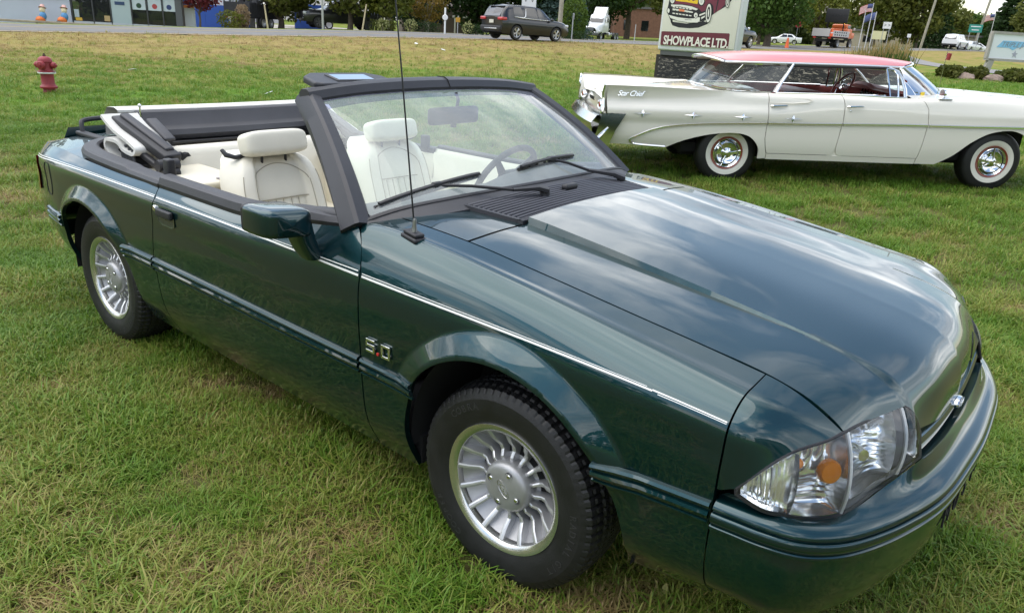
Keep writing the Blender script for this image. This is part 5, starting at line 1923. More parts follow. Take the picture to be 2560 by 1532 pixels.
for s_ in (-1, 1):
    MB().tube([(-2.745, s_ * .83, .935), (-2.68, s_ * .79, 1.04), (-2.60, s_ * .745, 1.15), (-2.545, s_ * .705, 1.235)], [.036, .028, .024, .026], 8, flat=.55).build('rear_pillar', BRIGHT, sed)
    MB().tube([(-1.262, s_ * .83, .930), (-1.272, s_ * .80, 1.02), (-1.295, s_ * .75, 1.12), (-1.34, s_ * .70, 1.20), (-1.44, s_ * .685, 1.236)], [.024, .022, .021, .022, .020], 8, flat=.7).build('front_pillar', BRIGHT, sed)
    # windscreen outer post running from roof to cowl
    MB().tube([(-1.27, s_ * .66, 1.252), (-1.05, s_ * .70, 1.11), (-.86, s_ * .745, .955)], [.016, .012, .010], 8).build('screen_moulding', BRIGHT, sed)
    fr_ = [(-1.475, .705, 1.228), (-1.40, .715, 1.218), (-1.355, .735, 1.17), (-1.340, .775, 1.05), (-1.338, .812, .935), (-1.43, .812, .933), (-1.45, .76, 1.08), (-1.475, .705, 1.228)]
    MB().tube([(x, s_ * y, z) for x, y, z in fr_], .011, 6, cap=False).build('vent_frame', CHROME, wdoors[s_][1])
    MB().add([(x, s_ * y, z) for x, y, z in fr_[:-1]], [tuple(range(7))]).build('vent_glass', OGLASS, wdoors[s_][1], smooth=False)
    MB().tube([(-2.60, s_ * .715, 1.222), (-2.05, s_ * .70, 1.226), (-1.45, s_ * .69, 1.236)], .013, 6).build('window_header', mat('header_black', (.02, .02, .02), rough=.5), sed)
    MB().tube([(-2.76, s_ * .905, .940), (-2.05, s_ * .908, .948), (-1.40, s_ * .898, .936), (-1.28, s_ * .892, .938)], .009, 6).build('belt_trim', CHROME, wdoors[s_][0])
    G = []
    for x in np.linspace(-2.76, -1.20, 14):
        G.append([(x, s_ * .905, .938), (x, s_ * .86, .930), (x, s_ * .84, .88), (x, s_ * .82, .40)])
    MB().grid(np.array(G), flip=(s_ > 0)).build('door_lining', REDVIN, sed)
    MB().tube([(-2.65, s_ * .84, .945), (-1.5, s_ * .84, .945)], .014, 6).build('sill_trim', CHROME, sed)
# cabin
MB().box((-2.0, 0, .40), (1.9, 1.6, .10)).build('cabin_floor', LINER, sed)
for x in (-2.02, -2.80):
    MB().box((x, 0, .72), (.20, 1.46, .44), T=Matrix.Translation((x, 0, .6)) @ rotm(0, radians(-12), 0) @ Matrix.Translation((-x, 0, -.6)), bev=.06).build('seat_back', REDVIN, sed)
    MB().box((x + .28, 0, .52), (.52, 1.46, .16), bev=.05).build('bench_cushion', REDVIN, sed)
MB().box((-3.1, 0, .90), (.42, 1.3, .05), bev=.01).build('parcel_shelf', REDVIN, sed)
G = []
for y in np.linspace(-.76, .76, 30):
    hood_ = .045 * (math.exp(-((y - .38) / .26) ** 4))
    G.append([(-.80, y, .95), (-1.00, y, .975 + hood_ * .5), (-1.16, y, .985 + hood_), (-1.20, y, .955 + hood_), (-1.17, y, .90 + hood_ * .5), (-1.14, y, .80), (-1.10, y, .66)])
MB().grid(np.array(G), flip=True).build('dashboard', REDPAD, sed)
for k in range(4):
    MB().lathe([(0, .02), (.040, .0), (.052, .030), (.056, .02), (.056, -.02)], 20, T=Matrix.Translation((-1.17, -.02 - .15 * k + .3, .905)) @ rotm(0, -pi / 2 + .25, 0)).build('gauge_pod', mat('gauge_black', (.01, .01, .01), rough=.25, coat=.5), sed)
swp = empty('steering_wheel', (-1.43, .36, .965), parent=sed)
swp.rotation_euler = (0, radians(-58), 0)
MB().tube([(.19 * cos(a), .19 * sin(a), 0) for a in np.linspace(0, 2 * pi, 41)], .012, 8, cap=False).build('wheel_rim', REDVIN, swp)
MB().tube([(.125 * cos(a), .125 * sin(a), -.01) for a in np.linspace(pi * .6, pi * 1.4 + pi, 31)], .006, 6, cap=False).build('horn_ring', CHROME, swp)
MB().box((0, 0, -.01), (.05, .36, .02), bev=.008).build('wheel_spoke', REDVIN, swp)
MB().lathe([(0, .02), (.04, .01), (.05, -.03)], 18).build('wheel_boss', CHROME, swp)
# fender mirror, aerial with a tin
mrp = empty('fender_mirror', (0, 0, 0), parent=sed)
MB().box((-.87, -.90, .945), (.15, .10, .014), bev=.006).build('mirror_foot', CHROME, mrp)
MB().tube([(-.87, -.90, .95), (-.875, -.90, .985)], [.018, .014], 10).build('mirror_post', CHROME, mrp)
MB().lathe([(0, -.035), (.03, -.02), (.044, .01), (.048, .03), (0, .03)], 20, T=Matrix.Translation((-.872, -.90, .998)) @ rotm(0, -pi / 2, 0)).build('mirror_head', CHROME, mrp)
MB().lathe([(.020, 0), (.014, .03), (.006, .06)], 12, T=Matrix.Translation((-.955, -.90, .935))).tube([(-.955, -.90, .95), (-.952, -.90, 1.36), (-.948, -.90, 1.50)], [.0035, .003, .002], 6).build('aerial', CHROME, sed)
MB().lathe([(0, -.035), (.024, -.035), (.024, .035), (0, .035)], 14, T=Matrix.Translation((-.925, -.90, 1.385)) @ rotm(.1, .1, 0)).build('aerial_tin', mat('red_tin', (.32, .04, .04), rough=.35), sed)
for k, (x, col) in enumerate(((-1.125, (.10, .12, .10)), (-1.045, (.75, .55, .04)))):
    MB().box((x, -.772 + k * .0, .975), (.045, .006, .050), T=None, bev=.002).build('window_sticker', mat('sticker_%d' % k, col, rough=.5), sed)
# underside and wheels
MB().box((-1.75, 0, .31), (3.9, 1.5, .10)).build('underbody', LINER, sed)
for s_ in (-1, 1): MB().box((-2.02, s_ * .968, .36), (.16, .02, .16)).build('pillar_foot', WPAINT, sed)
for cx, hw_ in ((-3.20, .46), (-.115, .46)):
    for s_ in (-1, 1):
        MB().box((cx, s_ * .55, .42), (hw_ * 2, .16, .42)).build('wheel_well', LINER, sed)
ww = empty('wheel', (0, 0, 0), parent=sed)
MB().lathe([(.17, .09), (.20, .10), (.27, .105), (.315, .095), (.333, .070), (.336, 0), (.333, -.070), (.318, -.093), (.29, -.103), (.238, -.108)], 64, axis='y').build('tyre', RUBBER, ww)
MB().lathe([(.239, -.1085), (.21, -.107), (.190, -.102), (.180, -.096)], 64, axis='y').build('whitewall_band', WWALL, ww)
MB().lathe([(.181, -.097), (.176, -.108), (.168, -.106), (.160, -.095)], 64, axis='y').build('rim_ring', REDRIM, ww)
MB().lathe([(.161, -.096), (.157, -.104), (.150, -.098), (.142, -.103), (.132, -.094), (.118, -.100), (.100, -.086), (.060, -.080), (.050, -.094), (.044, -.106), (.020, -.116), (0, -.118)], 72, axis='y').build('wheel_cover', CHROME, ww)
for k in range(3):
    a = 2 * pi * k / 3 + .4
    MB().tube([(.035 * cos(a), -.108, .035 * sin(a)), (.10 * cos(a), -.108, .10 * sin(a)), (.152 * cos(a), -.104, .152 * sin(a))], [.012, .008, .010], 6, flat=.8).build('cover_bar', CHROME, ww)
rb = MB()
for k in range(72):
    a = 2 * pi * k / 72
    rb.box((.126 * cos(a), -.099, .126 * sin(a)), (.012, .006, .004), T=None)
rb.build('cover_ribs', mat('rib_dark', (.08, .08, .08), rough=.3, metal=.8), ww, smooth=False)
tag(bpy.data.objects[ww.children[-1].name], kind='stuff')
for i, (x, s) in enumerate(((-.115, -1), (-3.20, -1), (-.115, 1), (-3.20, 1))):
    w = ww if i == 0 else copy_tree(ww, sed)
    w.location = (x, s * .775, .275)
    w.rotation_euler = (0, (.9, .2, 0, .4)[i], pi if s > 0 else (-.06 if i == 0 else 0))
# ================================================================ background
def gz(x, y): return float(ground_h(np.array([x]), np.array([y]))[0])


# ---- trees and shrubs
def leaf_mat(name, c0, c1, trans=.35):
    if name in MATS: return MATS[name]
    m = bpy.data.materials.new(name); m.use_nodes = True
    t = m.node_tree; t.nodes.clear()
    out = N(t, 'ShaderNodeOutputMaterial')
    g = N(t, 'ShaderNodeTexCoord')
    n = N(t, 'ShaderNodeTexNoise', ins={'Scale': 1.1, 'Detail': 5.0, 'Roughness': .7})
    LK(t, g.outputs['Object'], n.inputs['Vector'])
    r = N(t, 'ShaderNodeValToRGB'); r.color_ramp.elements[0].position = .32; r.color_ramp.elements[1].position = .68
    r.color_ramp.elements[0].color = (*c0, 1); r.color_ramp.elements[1].color = (*c1, 1)
    LK(t, n.outputs[0], r.inputs[0])
    d = N(t, 'ShaderNodeBsdfPrincipled', ins={'Roughness': .6, 'Specular IOR Level': .25}); tr = N(t, 'ShaderNodeBsdfTranslucent')
    LK(t, r.outputs[0], d.inputs[0]); LK(t, r.outputs[0], tr.inputs[0])
    mx = N(t, 'ShaderNodeMixShader', ins={0: trans}); LK(t, d.outputs[0], mx.inputs[1]); LK(t, tr.outputs[0], mx.inputs[2])
    LK(t, mx.outputs[0], out.inputs[0])
    MATS[name] = m
    return m


BARK = mat('bark', (.11, .085, .065), rough=.95, var=.3, vscale=6, bump=.6, bscale=25)
PALEBARK = mat('pale_bark', (.30, .27, .23), rough=.95, var=.25, vscale=6, bump=.5, bscale=25)


def leaf_quads(P, size, rng, droop=0.0):
    n = len(P)
    a = rng.normal(size=(n, 3)); a[:, 2] -= droop; a /= np.linalg.norm(a, axis=1)[:, None]
    b = np.cross(a, rng.normal(size=(n, 3))); b /= np.linalg.norm(b, axis=1)[:, None] + 1e-9
    s = size * rng.uniform(.6, 1.4, n)[:, None]
    V = np.stack([P - a * s * .5, P + b * s * .32, P + a * s * .55, P - b * s * .32], 1).reshape(-1, 3)
    F = np.arange(4 * n).reshape(-1, 4)
    return V, F


def leafobj(name, P, size, material, parent, seed, droop=0.0):
    V, F = leaf_quads(P, size, np.random.default_rng(seed), droop)
    me = bpy.data.meshes.new(name)
    me.vertices.add(len(V)); me.vertices.foreach_set('co', V.ravel())
    me.loops.add(F.size); me.loops.foreach_set('vertex_index', F.ravel())
    me.polygons.add(len(F)); me.polygons.foreach_set('loop_start', np.arange(0, F.size, 4)); me.polygons.foreach_set('loop_total', np.full(len(F), 4))
    me.materials.append(material)
    me.update(); me.validate()
    o = bpy.data.objects.new(name, me)
    COL.objects.link(o); o.parent = parent
    return o


def tree(label, x, y, h, r, zc, rz, mt, seed, n=3500, leaf=.34, trunk=.16, bark=None, group='trees across the road', name='broadleaf_tree', lumps=26, fork=.35, droop=0.0, cat='tree'):
    rng = np.random.default_rng(seed)
    t = thing(name, label, cat, (x, y, gz(x, y)), 0, group)
    zb = zc - rz
    m = MB()
    m.tube([(0, 0, -.1), (.05, .02, zb * .5), (0, .04, zb), (.05, 0, zc)], [trunk * 1.25, trunk, trunk * .85, trunk * .4], 8)
    L = rng.normal(size=(lumps, 3)); L /= np.linalg.norm(L, axis=1)[:, None]
    L *= rng.uniform(.45, 1.0, lumps)[:, None] ** .5
    C = L * np.array([r, r, rz]) * .80 + np.array([0, 0, zc])
    for c in C[:12]:
        st = np.array([0, 0, lerp(zb * .75, zc, rng.uniform(0, .6))])
        m.tube([tuple(st), tuple((st + c) / 2 + [0, 0, -.1 * r]), tuple(c)], [trunk * .45, trunk * .3, trunk * .1], 5)
    m.build('trunk', bark or BARK, t)
    P = []
    for c in C:
        k = n // lumps
        d = rng.normal(size=(k, 3)); d /= np.linalg.norm(d, axis=1)[:, None]
        lr = r * rng.uniform(.28, .48)
        P.append(c + d * (rng.uniform(.25, 1.0, k) ** .5)[:, None] * np.array([lr, lr, lr * .75]))
    leafobj('crown', np.concatenate(P), leaf, mt, t, seed + 1, droop)
    return t


def conifer(label, x, y, h, r, mt, seed, n=5000, leaf=.30, zb=.3, group='trees across the road', name='conifer_tree'):
    rng = np.random.default_rng(seed)
    t = thing(name, label, 'tree', (x, y, gz(x, y)), 0, group)
    MB().tube([(0, 0, -.1), (0, 0, h * .97)], [h * .022, .02], 7).build('trunk', BARK, t)
    q = rng.uniform(0, 1, n) ** 1.35
    lay = np.floor(q * 16) / 16 + rng.uniform(0, .035, n)
    z = zb + (h - zb) * lay
    rad = r * (1 - lay) ** .85 * rng.uniform(.35, 1.08, n)
    ang = rng.uniform(0, 2 * pi, n); ang = np.where(rng.uniform(size=n) < .6, np.round(ang / (2 * pi) * 13) * 2 * pi / 13 + lay * 9 + rng.normal(size=n) * .10, ang)
    P = np.stack([rad * np.cos(ang), rad * np.sin(ang), z - rad * .22], 1)
    leafobj('crown', P, leaf, mt, t, seed + 1, droop=.8)
    return t


def shrub(label, x, y, rx, rz, mt, seed, n=900, leaf=.16, name='shrub', group='shrubs', ry=None, rot=0, cat='shrub', flat=False):
    rng = np.random.default_rng(seed)
    t = thing(name, label, cat, (x, y, gz(x, y)), rot, group)
    ry = ry or rx
    d = rng.normal(size=(n, 3)); d /= np.linalg.norm(d, axis=1)[:, None]
    if flat: d = np.clip(rng.uniform(-1, 1, (n, 3)) * 1.0, -1, 1)
    d *= (rng.uniform(.3, 1, n) ** .4)[:, None] * (1 + .12 * np.sin(d[:, :1] * 5 + seed))
    P = d * np.array([rx, ry, rz * .55]) + np.array([0, 0, rz * .5])
    P[:, 2] = np.maximum(P[:, 2], .03)
    leafobj('foliage', P, leaf, mt, t, seed + 3)
    MB().tube([(0, 0, -.05), (0, 0, rz * .6)], [.04, .015], 6).build('stem', BARK, t)
    return t


LG = leaf_mat('leaf_green', (.035, .085, .014), (.100, .165, .028))
LY = leaf_mat('leaf_yellow_green', (.070, .100, .016), (.20, .200, .030))
LO = leaf_mat('leaf_golden', (.10, .110, .02), (.34, .19, .035))
LD = leaf_mat('leaf_dark', (.014, .036, .010), (.040, .075, .018))
LR = leaf_mat('leaf_burgundy', (.085, .014, .020), (.22, .035, .040))
LB = leaf_mat('leaf_blue_spruce', (.035, .070, .060), (.095, .145, .125))
LM = leaf_mat('leaf_olive', (.065, .095, .018), (.185, .185, .038))

tree('burgundy-leaved small tree beside the blue-grey shop corner', -43.1, 22.04, 2.6, 1.15, 1.75, 1.0, LR, 11, n=1300, leaf=.20, trunk=.06, group=None, name='ornamental_tree')
tree('olive green street tree with dark forked trunk behind the pale stake', -45.2, 29.0, 6.5, 3.0, 3.1, 2.45, LM, 12, n=5600, leaf=.30, trunk=.20)
tree('yellow-green street tree in front of the dark pickup', -40.4, 31.0, 6, 2.7, 2.9, 2.15, LM, 13, n=5200, leaf=.27, trunk=.17)
tree('yellowing street tree right of the dark pickup tailgate', -37.6, 31.9, 5.5, 2.0, 2.2, 1.6, LY, 14, n=4200, leaf=.24, trunk=.12, bark=PALEBARK)
tree('golden round-topped ornamental tree behind the clipped hedge', -37.32, 35.03, 3.6, 1.55, 1.85, 1.15, LO, 15, n=2600, leaf=.15, trunk=.10, bark=PALEBARK, name='ornamental_tree')
tree('dark green tree behind the golden ornamental tree', -45.5, 40.5, 9, 4.6, 4.6, 4.2, LD, 16, n=5200, leaf=.40, trunk=.25)
tree('dark green tree behind the white marker post', -42.5, 46.0, 9, 4.4, 4.5, 4.1, LD, 17, n=5200, leaf=.40, trunk=.25)
tree('dark green tree directly behind the dark SUV', -38.5, 48.5, 9, 4.2, 4.4, 4.0, LD, 18, n=5200, leaf=.40, trunk=.25)
conifer('blue-green spruce behind the hood of the dark SUV', -35.3, 47.0, 8.5, 2.6, LB, 19, n=7000, leaf=.26, zb=.5)
shrub('tall egg-shaped yellow-green shrub right of the wooden pole', -30.95, 42.87, 1.12, 2.75, leaf_mat('leaf_arborvitae', (.05, .10, .014), (.13, .19, .028)), 20, n=3200, leaf=.15, group=None)
tree('dark tree behind the egg-shaped shrub', -58, 84, 12, 5.2, 6.0, 5.6, LD, 21, n=5200, leaf=.42, trunk=.2)
tree('big drooping green tree over the white semi truck', -55.5, 90.0, 13, 7.2, 8.2, 5.4, LG, 22, n=9000, leaf=.50, trunk=.36, droop=.7)
tree('green tree left of the showplace sign board', -49.0, 92.0, 12, 5.4, 7.2, 5.2, LM, 23, n=6500, leaf=.48, trunk=.2, droop=.5)
tree('large dark green tree right of the showplace sign', -29.95, 75.17, 10, 4.7, 5.0, 3.8, LG, 24, n=8500, leaf=.36, trunk=.36)
tree('dark green tree left of the arrow-board truck', -34.5, 84.0, 9, 4.0, 4.4, 3.6, LD, 25, n=5000, leaf=.40, trunk=.2)
tree('yellowing tree just behind the arrow-board truck', -34.2, 101.5, 8, 3.4, 4.2, 3.0, LY, 26, n=3400, leaf=.40, trunk=.2)
tree('broad green tree behind the flagpoles', -31.8, 119.0, 11, 5.6, 6.2, 5.0, LM, 27, n=6500, leaf=.50, trunk=.28)
tree('broad green tree behind the leaning utility pole', -26.6, 121.0, 10, 5.2, 5.8, 4.8, LM, 28, n=6500, leaf=.50, trunk=.28)
conifer('dark narrow spruce right of the leaning utility pole', -26.8, 132.6, 10.5, 3.0, LD, 29, n=4000, leaf=.45, zb=.8)
for k, (x, y, r, lab) in enumerate(((-30.5, 160, 4.2, 'distant green tree left of the white SUV roof'), (-30.8, 178, 5.0, 'distant yellow-green tree above the white SUV'), (-27.5, 170, 4.4, 'distant green tree right of the white SUV'), (-25.5, 186, 4.6, 'distant green tree behind the green street sign'), (-23.0, 168, 4.2, 'distant tree left of the big pine'))):
    tree(lab, x, y, 7, r, 4.3, 3.2, (LM, LY, LG, LM, LG)[k], 30 + k, n=2600, leaf=.62, trunk=.2, group='distant trees')
conifer('tall ragged pine behind the blue and white sign', -19.17, 145.76, 10.8, 4.4, LD, 40, n=6500, leaf=.55, zb=1.0)
tree('green tree at the far right edge', -14.6, 141.5, 9, 4.0, 5.2, 3.6, LM, 41, n=3600, leaf=.5, trunk=.2)
# the wood that closes the view behind everything
def far_woods():
    rg = np.random.default_rng(77)
    K = np.array([(-150, -30, 13), (-118, 10, 13), (-96, 44, 12), (-84, 80, 11), (-72, 120, 10), (-58, 165, 9), (-40, 215, 8), (-10, 250, 8), (60, 290, 9)])
    C = dense_line(K, 3.4)
    P = []
    for c in C:
        for k in range(3):
            q = c[:2] + rg.normal(size=2) * 3.0
            h = c[2] * rg.uniform(.55, 1.1)
            r = rg.uniform(2.4, 4.2)
            n = 120
            d = rg.normal(size=(n, 3)); d /= np.linalg.norm(d, axis=1)[:, None]
            d *= (rg.uniform(.3, 1, n) ** .4)[:, None]
            P.append(np.stack([q[0] + d[:, 0] * r, q[1] + d[:, 1] * r, 1.6 + h * .5 + d[:, 2] * h * .52], 1))
    o = leafobj('far_woods', np.concatenate(P), 1.15, leaf_mat('leaf_far', (.030, .050, .016), (.085, .105, .030)), None, 78)
    tag(o, 'distant wood of mixed green trees closing the view', 'woods', kind='stuff')
far_woods()
# bare tree above the arrow board
bt = thing('bare_tree', 'pale bare-branched tree rising above the arrow board', 'tree', (-36.5, 112.0, gz(-36.5, 112)), 0)
rng_ = np.random.default_rng(5)
m = MB()
for k in range(7):
    dx, dy = rng_.normal(size=2) * 1.1
    m.tube([(0, 0, 0), (dx * .2, dy * .2, 3.5), (dx * .8, dy * .8, 7), (dx * 2.0, dy * 2, 11)], [.28, .20, .13, .05], 6)
    for j in range(3):
        q = .5 + .2 * j
        m.tube([(dx * q * 1.4, dy * q * 1.4, 5.5 + 2 * j), (dx * 1.6 + rng_.normal() * .8, dy * 1.6 + rng_.normal() * .8, 7.5 + 2 * j)], [.06, .02], 5)
m.build('trunk', PALEBARK, bt)
for k, (lab, x, y, rx, ry) in enumerate((('clipped low hedge left of the golden ornamental tree', -36.9, 30.9, .9, .45), ('clipped low hedge below the golden ornamental tree', -35.6, 33.0, 1.3, .45), ('clipped low hedge behind the rear of the dark SUV', -32.6, 34.7, .95, .45), ('clipped low hedge between the wooden pole and the semi truck', -29.7, 41.2, 1.7, .5))):
    shrub(lab, x, y, rx, .62, LD if k != 0 else LM, 50 + k, n=900, leaf=.10, name='hedge', group='clipped hedges', ry=ry, rot=radians(52), cat='hedge', flat=True)
for k, (lab, x, y) in enumerate((('pale yellow flower clump at the left end of the hedge', -36.6, 30.5), ('pale yellow flower clump right of the antenna', -35.7, 32.0), ('pale yellow flower clump left of the dark SUV bumper', -32.8, 34.2))):
    t = shrub(lab, x, y, .42, .75, leaf_mat('leaf_flower', (.16, .20, .06), (.55, .52, .25)), 55 + k, n=260, leaf=.10, name='flower_clump', group='flower clumps', cat='flowers')
shrub('low green and gold shrub left of the dark trailer', -43.3, 24.2, .85, .95, LY, 60, n=800, leaf=.13, group=None)
shrub('feathery tan ornamental grass beside the dark trailer', -43.3, 25.0, .42, 1.35, leaf_mat('leaf_plume', (.24, .17, .10), (.45, .34, .22)), 61, n=700, leaf=.16, name='ornamental_grass', group=None, cat='grass')
for k, (lab, x, y, r) in enumerate((('grassy shrub left of the reddish rock', -6.75, 41.4, .62), ('grassy shrub right of the reddish rock', -5.75, 42.0, .60), ('grassy shrub at the right frame edge under the sign', -4.2, 42.4, .85))):
    shrub(lab, x, y, r, .62, leaf_mat('leaf_daylily', (.05, .075, .012), (.14, .14, .03)), 62 + k, n=1300, leaf=.20, name='grassy_shrub', group='shrubs below the blue and white sign')
ROCK = mat('reddish_rock', (.27, .20, .17), rough=.9, var=.3, vscale=3, bump=.6, bscale=10)
for k, (lab, x, y, r) in enumerate((('reddish rock between the two grassy shrubs', -6.1, 41.2, .34), ('pale rock beside the right grassy shrub', -4.95, 41.7, .36))):
    rg = np.random.default_rng(70 + k)
    mm = MB().sphere((0, 0, .1), (r * 1.3, r, r * .7), 12, 8)
    mm.V = [tuple(np.array(v) * (1 + .22 * rg.normal() * .5)) for v in mm.V]
    o = mm.build('rock', ROCK, None, smooth=False, loc=(x, y, gz(x, y)))
    tag(o, lab, 'rock', 'garden rocks')
# cattails by the drive: tall green blades with tan tops
def cattails():
    rg = np.random.default_rng(9)
    n = 620
    A = np.array([(-11.2, 39.9), (-8.5, 39.0)])
    V, F, M_ = [], [], []
    for i in range(n):
        q = rg.uniform() ** .8
        c = A[0] + (A[1] - A[0]) * q + rg.normal(size=2) * np.array([.30, .35])
        h = rg.uniform(1.0, 1.75) * (.75 + .35 * q)
        ln = rg.normal(size=2) * .18
        z0 = gz_fast(c)
        b = len(V)
        w = .018
        V += [(c[0] - w, c[1], z0), (c[0] + w, c[1], z0), (c[0] + ln[0] * .5 + w, c[1] + ln[1] * .5, z0 + h * .6), (c[0] + ln[0] * .5 - w, c[1] + ln[1] * .5, z0 + h * .6), (c[0] + ln[0], c[1] + ln[1], z0 + h)]
        F += [(b, b + 1, b + 2, b + 3), (b + 3, b + 2, b + 4)]
        M_ += [0, 1 if rg.uniform() < .75 else 0]
    o = meshobj('cattails', V, F, [leaf_mat('cattail_green', (.05, .10, .02), (.11, .17, .035)), leaf_mat('cattail_tan', (.26, .20, .07), (.42, .30, .13))], None, False)
    o.data.polygons.foreach_set('material_index', M_)
    tag(o, 'tall green and tan reeds beside the drive behind the white sedan', 'reeds', kind='stuff')
_g0 = gz(-9.8, 39.4)
def gz_fast(c): return _g0
cattails()

# ---- building on the left: panelled wall with a shop front
bl = thing('shop_building', 'blue-grey shop building with dark glass front and yellow fascia', 'building', (-50.55, 12.80, .32), math.atan2(21.37 - 13.81, -43.93 + 49.85))
# local: x along the front (0..10.3 m in view), y towards the back, z up
WALLB = mat('blue_grey_siding', (.50, .53, .62), rough=.7, var=.04, vscale=1.0)
DKFR = mat('dark_frame', (.045, .047, .052), rough=.4)
SHGL = glass_mat('shop_glass', (.30, .33, .34), film=.02, ior=1.5)
z_top = 3.6
for k, (x0, x1) in enumerate(((-9, 1.05), (1.09, 4.95))):
    MB().box(((x0 + x1) / 2, .15, z_top / 2 - .2), (x1 - x0, .3, z_top + .4)).build('wall_panel', WALLB, bl, smooth=False)
MB().box((1.07, .16, 1.6), (.10, .26, 4.0)).build('downpipe', mat('pipe_beige', (.55, .52, .47), rough=.6), bl, smooth=False)
MB().box((-2.0, -.05, 2.05), (14.0, .16, 1.25)).build('yellow_fascia', mat('yellow_paint', (.72, .42, .04), rough=.5), bl, smooth=False)
MB().box((7.75, .30, .03), (5.6, .5, .34)).build('plinth', mat('plinth_grey', (.50, .52, .56), rough=.7), bl, smooth=False)
MB().box((7.75, .05, 2.75), (5.6, .4, 1.5)).build('upper_wall', WALLB, bl, smooth=False)
MB().box((7.8, 2.2, 1.2), (6.0, .1, 3.0)).build('shop_back_wall', mat('shop_inside', (.10, .09, .08), rough=.9, var=.4, vscale=1.5), bl, smooth=False)
MB().box((7.8, 1.2, .16), (6.0, 2.2, .06)).build('shop_floor', mat('shop_floor', (.2, .19, .17), rough=.6), bl, smooth=False)
frx = [5.0, 5.95, 6.95, 7.15, 8.05, 8.10, 8.95, 9.85, 10.55]
for x in (5.0, 6.1, 7.05, 8.15, 9.0, 9.85):
    MB().box((x, .12, 1.15), (.07, .14, 2.1)).build('mullion', DKFR, bl, smooth=False)
MB().box((10.72, .12, 1.15), (.36, .16, 2.1)).build('corner_post', mat('corner_dark', (.10, .105, .115), rough=.5), bl, smooth=False)
for x0, x1 in ((5.04, 6.06), (6.14, 7.01), (8.19, 8.96), (9.04, 9.81), (9.89, 10.54)):
    MB().box(((x0 + x1) / 2, .14, 1.15), (x1 - x0, .012, 1.9)).build('pane', SHGL, bl, smooth=False)
dr = MB().box((7.60, .10, 1.12), (1.02, .06, 1.95)).build('shop_door', mat('door_pale', (.42, .50, .52), rough=.25, coat=.4), bl, smooth=False)
MB().box((7.56, .06, 1.28), (.52, .02, .18)).build('door_sign', mat('door_sign_blue', (.03, .06, .14), rough=.5), dr, smooth=False)
BAN = mat('banner_pale', (.55, .62, .66), rough=.6)
for k, (x, c) in enumerate(((8.57, (.02, .06, .03)), (9.42, (.42, .06, .06)), (10.20, (.03, .05, .16)))):
    b_ = MB().box((x, .115, 1.42), (.72, .01, .85)).build('window_banner', BAN, bl, smooth=False)
    MB().lathe([(0, .004), (.14, .004), (.14, 0)], 18, T=Matrix.Translation((x, .105, 1.22)) @ rotm(pi / 2, 0, 0)).build('banner_mark', mat('banner_mark_%d' % k, c, rough=.6), b_, smooth=False)
for k, x in enumerate((8.55, 9.45)):
    MB().box((x, .8, .34), (.66, .5, .28)).build('display_base', mat('display_yellow', (.60, .42, .10), rough=.6), bl, smooth=False)
    m = MB()
    for j in range(5): m.box((x - .24 + .12 * j, .8, .60), (.07, .2, .22))
    m.build('display_goods', mat('display_dark', (.10, .07, .04), rough=.7), bl, smooth=False)
MB().box((5.22, .11, .62), (.24, .01, .42)).build('window_poster', mat('poster_pale', (.45, .52, .55), rough=.6), bl, smooth=False)
MB().box((5.30, .11, .31), (.34, .01, .16)).build('window_poster', mat('poster_yellow', (.68, .42, .05), rough=.6), bl, smooth=False)
MB().box((6.80, .11, .42), (.30, .01, .30)).build('window_poster', mat('poster_tan', (.48, .34, .16), rough=.6), bl, smooth=False)
MB().box((11.2, .8, 1.5), (.55, .3, 3.6)).build('side_pillar', mat('pillar_white', (.58, .60, .64), rough=.6), bl, smooth=False)
MB().box((11.2, .62, 1.34), (.57, .05, .14)).build('stripe_orange', mat('stripe_orange', (.75, .25, .06), rough=.6), bl, smooth=False)
MB().box((11.2, .62, 1.62), (.57, .05, .42)).build('stripe_blue', mat('stripe_blue', (.10, .16, .42), rough=.6), bl, smooth=False)
for k in range(5): MB().box((13.0 + .42 * k, 5.5, 1.6), (.36, .1, 4.0)).build('ribbed_panel', mat('rib_white', (.56, .58, .62), rough=.5), bl, smooth=False)
# parking kerb in front
kb = MB().box((0, 0, .06), (6.2, .18, .12), bev=.02).build('kerb', CONC, None, loc=(-46.2, 15.2, gz(-46.2, 15.2)))
kb.rotation_euler = (0, 0, math.atan2(21.37 - 13.81, -43.93 + 49.85)); tag(kb, kind='structure')


# inflatable figures sitting on pumpkins
def inflatable(x, y, label):
    t = thing('inflatable_figure', label, 'inflatable', (x, y, gz(x, y)), radians(-45), 'inflatables by the shop wall')
    MB().sphere((0, -.05, .20), (.26, .24, .20), 16, 10).build('pumpkin', mat('pumpkin_orange', (.70, .17, .025), rough=.5), t)
    MB().sphere((-.12, .05, .40), (.20, .18, .24), 14, 10).build('body', mat('denim_blue', (.10, .28, .52), rough=.6), t)
    MB().sphere((-.15, .05, .72), (.15, .14, .17), 14, 10).build('head', mat('cream_cloth', (.72, .62, .40), rough=.7), t)
    MB().lathe([(.20, 0), (.13, .03), (.10, .16), (0, .18)], 16, T=Matrix.Translation((-.17, .05, .84)) @ rotm(0, -.35, 0)).build('hat', mat('hat_pink', (.74, .45, .40), rough=.7), t)
    for s in (-1, 1): MB().sphere((s * .30, -.12, .10), (.10, .13, .09), 10, 8).build('boot', mat('boot_black', (.02, .02, .022), rough=.6), t)
inflatable(-47.2, 15.0, 'left of two inflatable figures sitting on an orange pumpkin by the wall')
inflatable(-46.5, 15.85, 'right of two inflatable figures sitting on an orange pumpkin by the wall')


